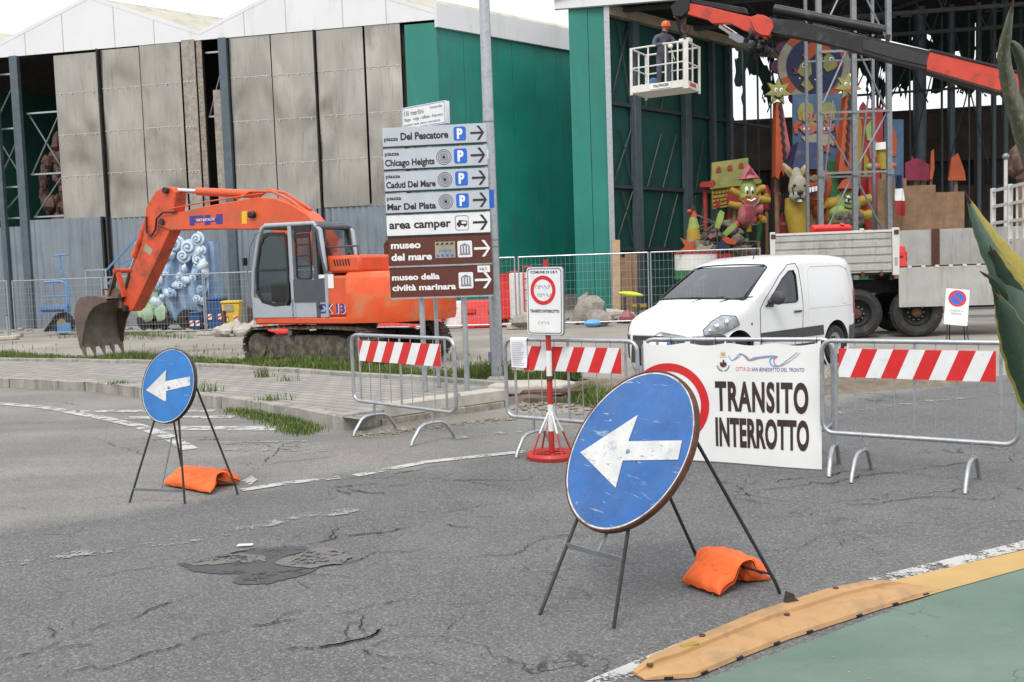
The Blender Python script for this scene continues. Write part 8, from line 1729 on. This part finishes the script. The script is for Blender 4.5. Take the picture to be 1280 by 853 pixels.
cutout(t, [(866,312),(872,305),(878,309),(888,306),(884,312),(888,316),(874,316)], D, .12, 'f_cream', 'star', None, .45)
# second red drum, debris heap
t = prop('red_drum', 'red and green drum piled with scraps beside the cone figure', 'drum', 897, 36.2); o_ = t.location; a = at(897,318,36.2)-o_; MB().tube([(0,0,.35),(0,0,a.z)], .55, 20).build('drum', M['f_red'], t, smooth=50); MB().tube([(0,0,.0),(0,0,.34)], .56, 20).build('drum_band', M['f_green'], t, smooth=50)
q = MB()
for i in range(90): 
    x = 878+62*random.random(); y = 330-(56*random.random()**1.4)*(1-abs((x-905)/40)**2); p = at(x, max(y,268), 37.2+random.uniform(-.5,.8)); k = random.uniform(.06,.22); rock(q, tuple(p), (k*1.5,k,k), i)
for i in range(26): p = at(880+56*random.random(), 275+45*random.random(), 37); q.rbar(p, p+V(random.uniform(-.8,.8),random.uniform(-.3,.3),random.uniform(-.5,.6)), .05,.04)
for i in range(20): x = 880+60*random.random(); p = at(x, 335, 37); rock(q, (p.x,37.2,.5*random.random()), (.5,.5,.6), i)
stuff('scrap_heap', q, M['junk'], 'heap of dark scrap and broken float pieces on the hangar floor', 'scrap')
for i, (pts, m, lb) in enumerate((([(893,284),(897,268),(900,263),(905,266),(903,276),(898,287)],'f_lime','upright pale green painted scrap on the heap'),([(903,292),(910,284),(918,279),(921,283),(914,290),(907,296)],'f_lime','slanting pale green painted scrap on the heap'),([(894,311),(901,300),(909,308),(905,313)],'f_navy','blue square scrap tilted on the heap'),([(902,300),(906,296),(914,299),(922,300),(918,306),(908,305)],'f_orange','orange crumpled scrap on the heap'),([(884,296),(888,292),(893,295),(888,299)],'f_pink','small dull pink scrap at the left of the heap'))):
    t = thing('scrap_piece', lb, 'scrap', (at(pts[0][0],pts[0][1],36.2).x,36.2,0)); cutout(t, pts, 36.2, .10, m, 'panel'); p = at(pts[0][0]+3,pts[0][1]-2,36.4)-t.location; MB().bar((p.x,.15,0),(p.x,.15,p.z), .03, 6).build('support', M['steel_dark'], t)
R = random.Random(21)
for i, (x, y0_, y1_, wd, D, m, lb) in enumerate(((958,232,262,6,41.6,'f_red','dull red cone prop behind the clown puppet'),(948,262,300,4,41.2,'f_green','thin green upright prop behind the clown puppet'),(972,228,262,5,41.8,'f_magenta','magenta cone prop left of the eared animal'),(978,266,300,6,41.0,'f_red','red block prop low beside the eared animal'),(1036,262,292,7,40.8,'f_orange','orange stub prop between the scaffold posts'),(1046,236,262,6,41.5,'f_magenta','magenta prop behind the capped puppet'),(1086,222,290,6,40.5,'f_red','tall red prop behind the right scaffold post'),(1072,250,292,7,41.2,'f_green','green prop low behind the scaffold brace'),(1094,200,236,5,41.8,'f_orange','orange spike prop beside the toy tower'),(912,262,292,5,41.4,'f_red','red stub prop under the castle front'),(1140,196,226,5,42.2,'f_red','dark red prop above the plywood screen, left end'),(1152,204,226,4,42.2,'f_orange','small orange prop above the plywood screen'))):
    t = prop('carnival_prop', lb, 'prop', x, D, None); a = at(x, y1_, D)-t.location; b = at(x, y0_, D)-t.location; w_ = wd*D/1200
    MB().tube([a, a.lerp(b,.35)+V(R.uniform(-.05,.05),0,0), a.lerp(b,.7)+V(R.uniform(-.08,.08),0,0), b], [w_*.8, w_, w_*R.uniform(.5,.9), w_*R.uniform(.1,.6)], 12).build('body', M[m], t, smooth=70)
    q = MB(); c_ = a.lerp(b, .55); q.ball((c_.x,-w_*.55,c_.z), (w_*.75,w_*.5,w_*.6), 12, 8); q.build('lump', M[R.choice(('f_lime','f_yellow','f_cream','f_pink'))], t, smooth=70); MB().rbar((a.x,0,0),(a.x,0,a.z+.1), .12,.12).build('support', M['wood'], t)
# coloured boards at the back
for D, pts, m, nm, lb in ((40.8,[(1074,134),(1078,128),(1084,136),(1102,135),(1103,262),(1074,262)],'f_red','carnival_board','tall red painted panel behind the scaffold tower'),(40.0,[(1066,150),(1072,140),(1076,160),(1074,236),(1062,236)],'f_yellow','carnival_board','narrow yellow panel beside the red painted panel'),(41.2,[(1104,150),(1128,150),(1128,235),(1104,235)],'f_sky','carnival_board','blue painted panel right of the red panel'),(39.6,[(1034,202),(1044,202),(1050,262),(1034,262)],'f_green','carnival_board','green panel below the blue painted board'),(42,[(1130,204),(1145,198),(1160,206),(1160,226),(1130,226)],'f_magenta','carnival_board','dull magenta shape showing above the plywood screen'),(42,[(1188,198),(1196,192),(1204,214),(1206,226),(1184,226)],'f_orange','carnival_board','orange and olive shape above the plywood screen, right end')):
    t = prop(nm, lb, 'panel', (pts[0][0]+pts[1][0])/2+4, D); o1 = cutout(t, pts, D, .12, m, 'panel'); zb = min(at(x,y,D).z for x,y in pts); xm = sum(at(x,y,D).x for x,y in pts)/len(pts)-t.location.x; MB().rbar((xm,.1,0),(xm,.1,zb+.3), .15, .12).build('support', M['wood'], t)
    if m == 'f_red':
        for pp, mm in (([(1080,160),(1088,150),(1092,164),(1090,178),(1082,176)],'f_lime'),([(1084,182),(1094,176),(1098,196),(1086,200)],'f_pink'),([(1078,190),(1084,200),(1082,220),(1078,220)],'f_yellow')): cutout(t, pp, D, .05, mm, 'painted_shape', o1, .12)
    if m == 'f_sky': cutout(t, [(1108,170),(1114,158),(1120,176),(1118,196),(1110,196)], D, .05, 'f_orange', 'painted_shape', o1, .12)
t = prop('toy_tower', 'small cream and orange striped tower with white top behind the scaffold', 'float', 1104, 38, None)
a = at(1104,212,38)-t.location; b = at(1104,188,38)-t.location; q = MB(); q.tube([a, b], .24, 12); q.build('tower', M['f_yellow'], t); q = MB(); q.tube([b, b+V(0,0,.28)], .34, 12); q.build('tower_top', M['letter_white'], t); MB().rbar((a.x,0,0),(a.x,0,a.z), .2,.2).build('support', M['wood'], t)
for dx, m in ((-.35,'f_pink'),(.3,'f_orange'),(-.6,'f_lime')): q = MB(); q.ball((a.x+dx,-.2,a.z+.1), (.16,.12,.14), 10, 8); q.build('small_figure', M[m], t)
t = prop('neon_stick', 'bright orange narrow stick shape beside the rear column', 'float', 1165, 41.5, None); cutout(t, [(1163,190),(1166,187),(1167,210),(1164,226),(1161,224)], 41.5, .1, 'f_orange', 'stick'); MB().rbar((0,.1,0),(0,.1,at(1165,220,41.5).z), .1,.1).build('support', M['wood'], t)
t = prop('float_wagon', 'dark red float wagon carrying the carnival figures behind the truck', 'wagon', 1010, 39.8, None); a = at(945,330,39.8).x-t.location.x; b = at(1140,330,39.8).x-t.location.x; MB().box(((a+b)/2,0,1.0), (b-a,3.6,.16)).build('deck', M['f_green'], t); MB().box(((a+b)/2,-1.75,.55), (b-a,.1,.75)).build('skirt', M['f_red'], t)
for u in (.1,.5,.9):
    x = a+(b-a)*u; q = MB(); q.lathe([(.1,-.1),(.42,-.1),(.45,0),(.42,.1),(.1,.1)], fr((x,-1.9,.45),(1,0,0),(0,0,1)), 20); q.build('wheel', M['rubber'], t)
# ================================================================ agave leaves at the right edge
AB = at(1500,640,2.5); ag = thing('agave', 'variegated agave with broad yellow edged leaves at the right edge', 'plant', (AB.x,AB.y,0)); AL = ag.location
def leaf(c, wd, D0, D1, fold, m_mid, m_edge, edge=(.16,.16), face=1, name='leaf', und=None, tiltv=0):
    """c: centre line, wd: half widths across it; laid out at real distances D0 (tip) to D1 (base)"""
    C_ = []; n = 36; k = len(c)-1
    for i in range(n+1):
        s = k*i/n; j = min(int(s), k-1); f = s-j; p0, p1, p2, p3 = c[max(j-1,0)], c[j], c[j+1], c[min(j+2,k)]
        q_ = [.5*((2*p1[a])+(p2[a]-p0[a])*f+(2*p0[a]-5*p1[a]+4*p2[a]-p3[a])*f*f+(3*p1[a]-p0[a]-3*p2[a]+p3[a])*f**3) for a in (0,1)]
        C_.append((q_[0], q_[1], wd[j]+(wd[j+1]-wd[j])*f, s/k))
    us = [-1, -1+edge[0]*.5, -1+edge[0], -.6, -.3, 0, .3, .6, 1-edge[1], 1-edge[1]*.5, 1]; m = MB(); vs = []; nn = len(us)
    for side in (0, 1):
        for i, (x, y, w_, s) in enumerate(C_):
            x0, y0 = C_[max(i-1,0)][:2]; x1, y1 = C_[min(i+1,n)][:2]; dx, dy = x1-x0, y1-y0; l = math.hypot(dx, dy); ax, ay = dy/l, -dx/l
            D = D0+(D1-D0)*s
            for u in us:
                ww = w_*(1+.05*math.sin(i*1.9+u*3)); dep = D+fold*w_*D/1200*(u*u-.5)*1.0 + tiltv*u*w_*D/1200 + side*.006*face*min(1, w_/6)
                p = at(x+ax*ww*u, y+ay*ww*u, dep); vs.append(p-AL)
    m.v = [tuple(v) for v in vs]
    for side in (0, 1):
        o = side*(n+1)*nn
        for i in range(n):
            for j in range(nn-1):
                m.k = 1 if (us[j] < -1+edge[0]-1e-6 or us[j] >= 1-edge[1]-1e-6) else 0
                m.f.append([o+i*nn+j, o+(i+1)*nn+j, o+(i+1)*nn+j+1, o+i*nn+j+1]); m.m.append(m.k)
    o = (n+1)*nn
    for i in range(n):
        for j in (0, nn-1): m.f.append([i*nn+j, (i+1)*nn+j, o+(i+1)*nn+j, o+i*nn+j]); m.m.append(1)
    lf = m.build(name, [M[m_mid], M[m_edge]], ag, smooth=60)
    av = lf.data.attributes.new('leaf', 'FLOAT_VECTOR', 'POINT'); av.data.foreach_set('vector', [q for side in (0,1) for (x, y, w_, s) in C_ for u in us for q in (u*max(.3, w_/20), s*9, len(ag.children)*3.7)])
    sp = at(c[0][0], c[0][1], D0)-AL; d = (sp-(at(c[1][0], c[1][1], D0+(D1-D0)/k)-AL)).normalized(); MB().tube([sp-d*.02, sp+d*.02], [.004,.001], 6).build('spine', M['rusty'], lf); return lf
leaf([(1266,4),(1259,40),(1255,70),(1262,110),(1276,155),(1300,215),(1350,300),(1440,480),(1500,700)], [1,6.5,8.5,10.5,13,17,22,26,26], 2.15, 2.35, 1.6, 'agave_old', 'agave_old')
leaf([(1262,52),(1270,60),(1279,80),(1284,110),(1295,160),(1330,240),(1440,480),(1510,700)], [2,7,9,10,14,20,24,26], 2.22, 2.4, 1.0, 'agave_old', 'agave_old', name='leaf')
leaf([(1209,246),(1226,283),(1246,318),(1270,352),(1300,395),(1370,480),(1480,640),(1520,720)], [.6,11,19,25,32,40,44,40], 2.05, 2.40, .7, 'agave_pale', 'agave_yellow', (.05,.72), tiltv=.5)
leaf([(1240,314),(1252,345),(1270,376),(1296,410),(1360,490),(1470,640),(1520,720)], [6,17,24,30,40,44,40], 2.12, 2.42, .6, 'agave_green', 'agave_yellow', (.03,.30), tiltv=-.4)
leaf([(1229,342),(1244,352),(1262,374),(1284,404),(1340,470),(1450,640),(1500,720)], [.8,4,6.5,9,16,24,24], 2.10, 2.42, 1.0, 'agave_green', 'agave_old', (.3,.5))
leaf([(1243,367),(1256,392),(1270,430),(1292,480),(1340,560),(1440,700),(1490,760)], [1,13,21,26,32,36,34], 2.0, 2.36, .8, 'agave_green', 'agave_yellow', (.16,.04), tiltv=.3)
MB().tube([(0,0,0),(0,0,.5),(0,0,AB.z)], [.16,.15,.08], 12).build('trunk', M['wood'], ag)
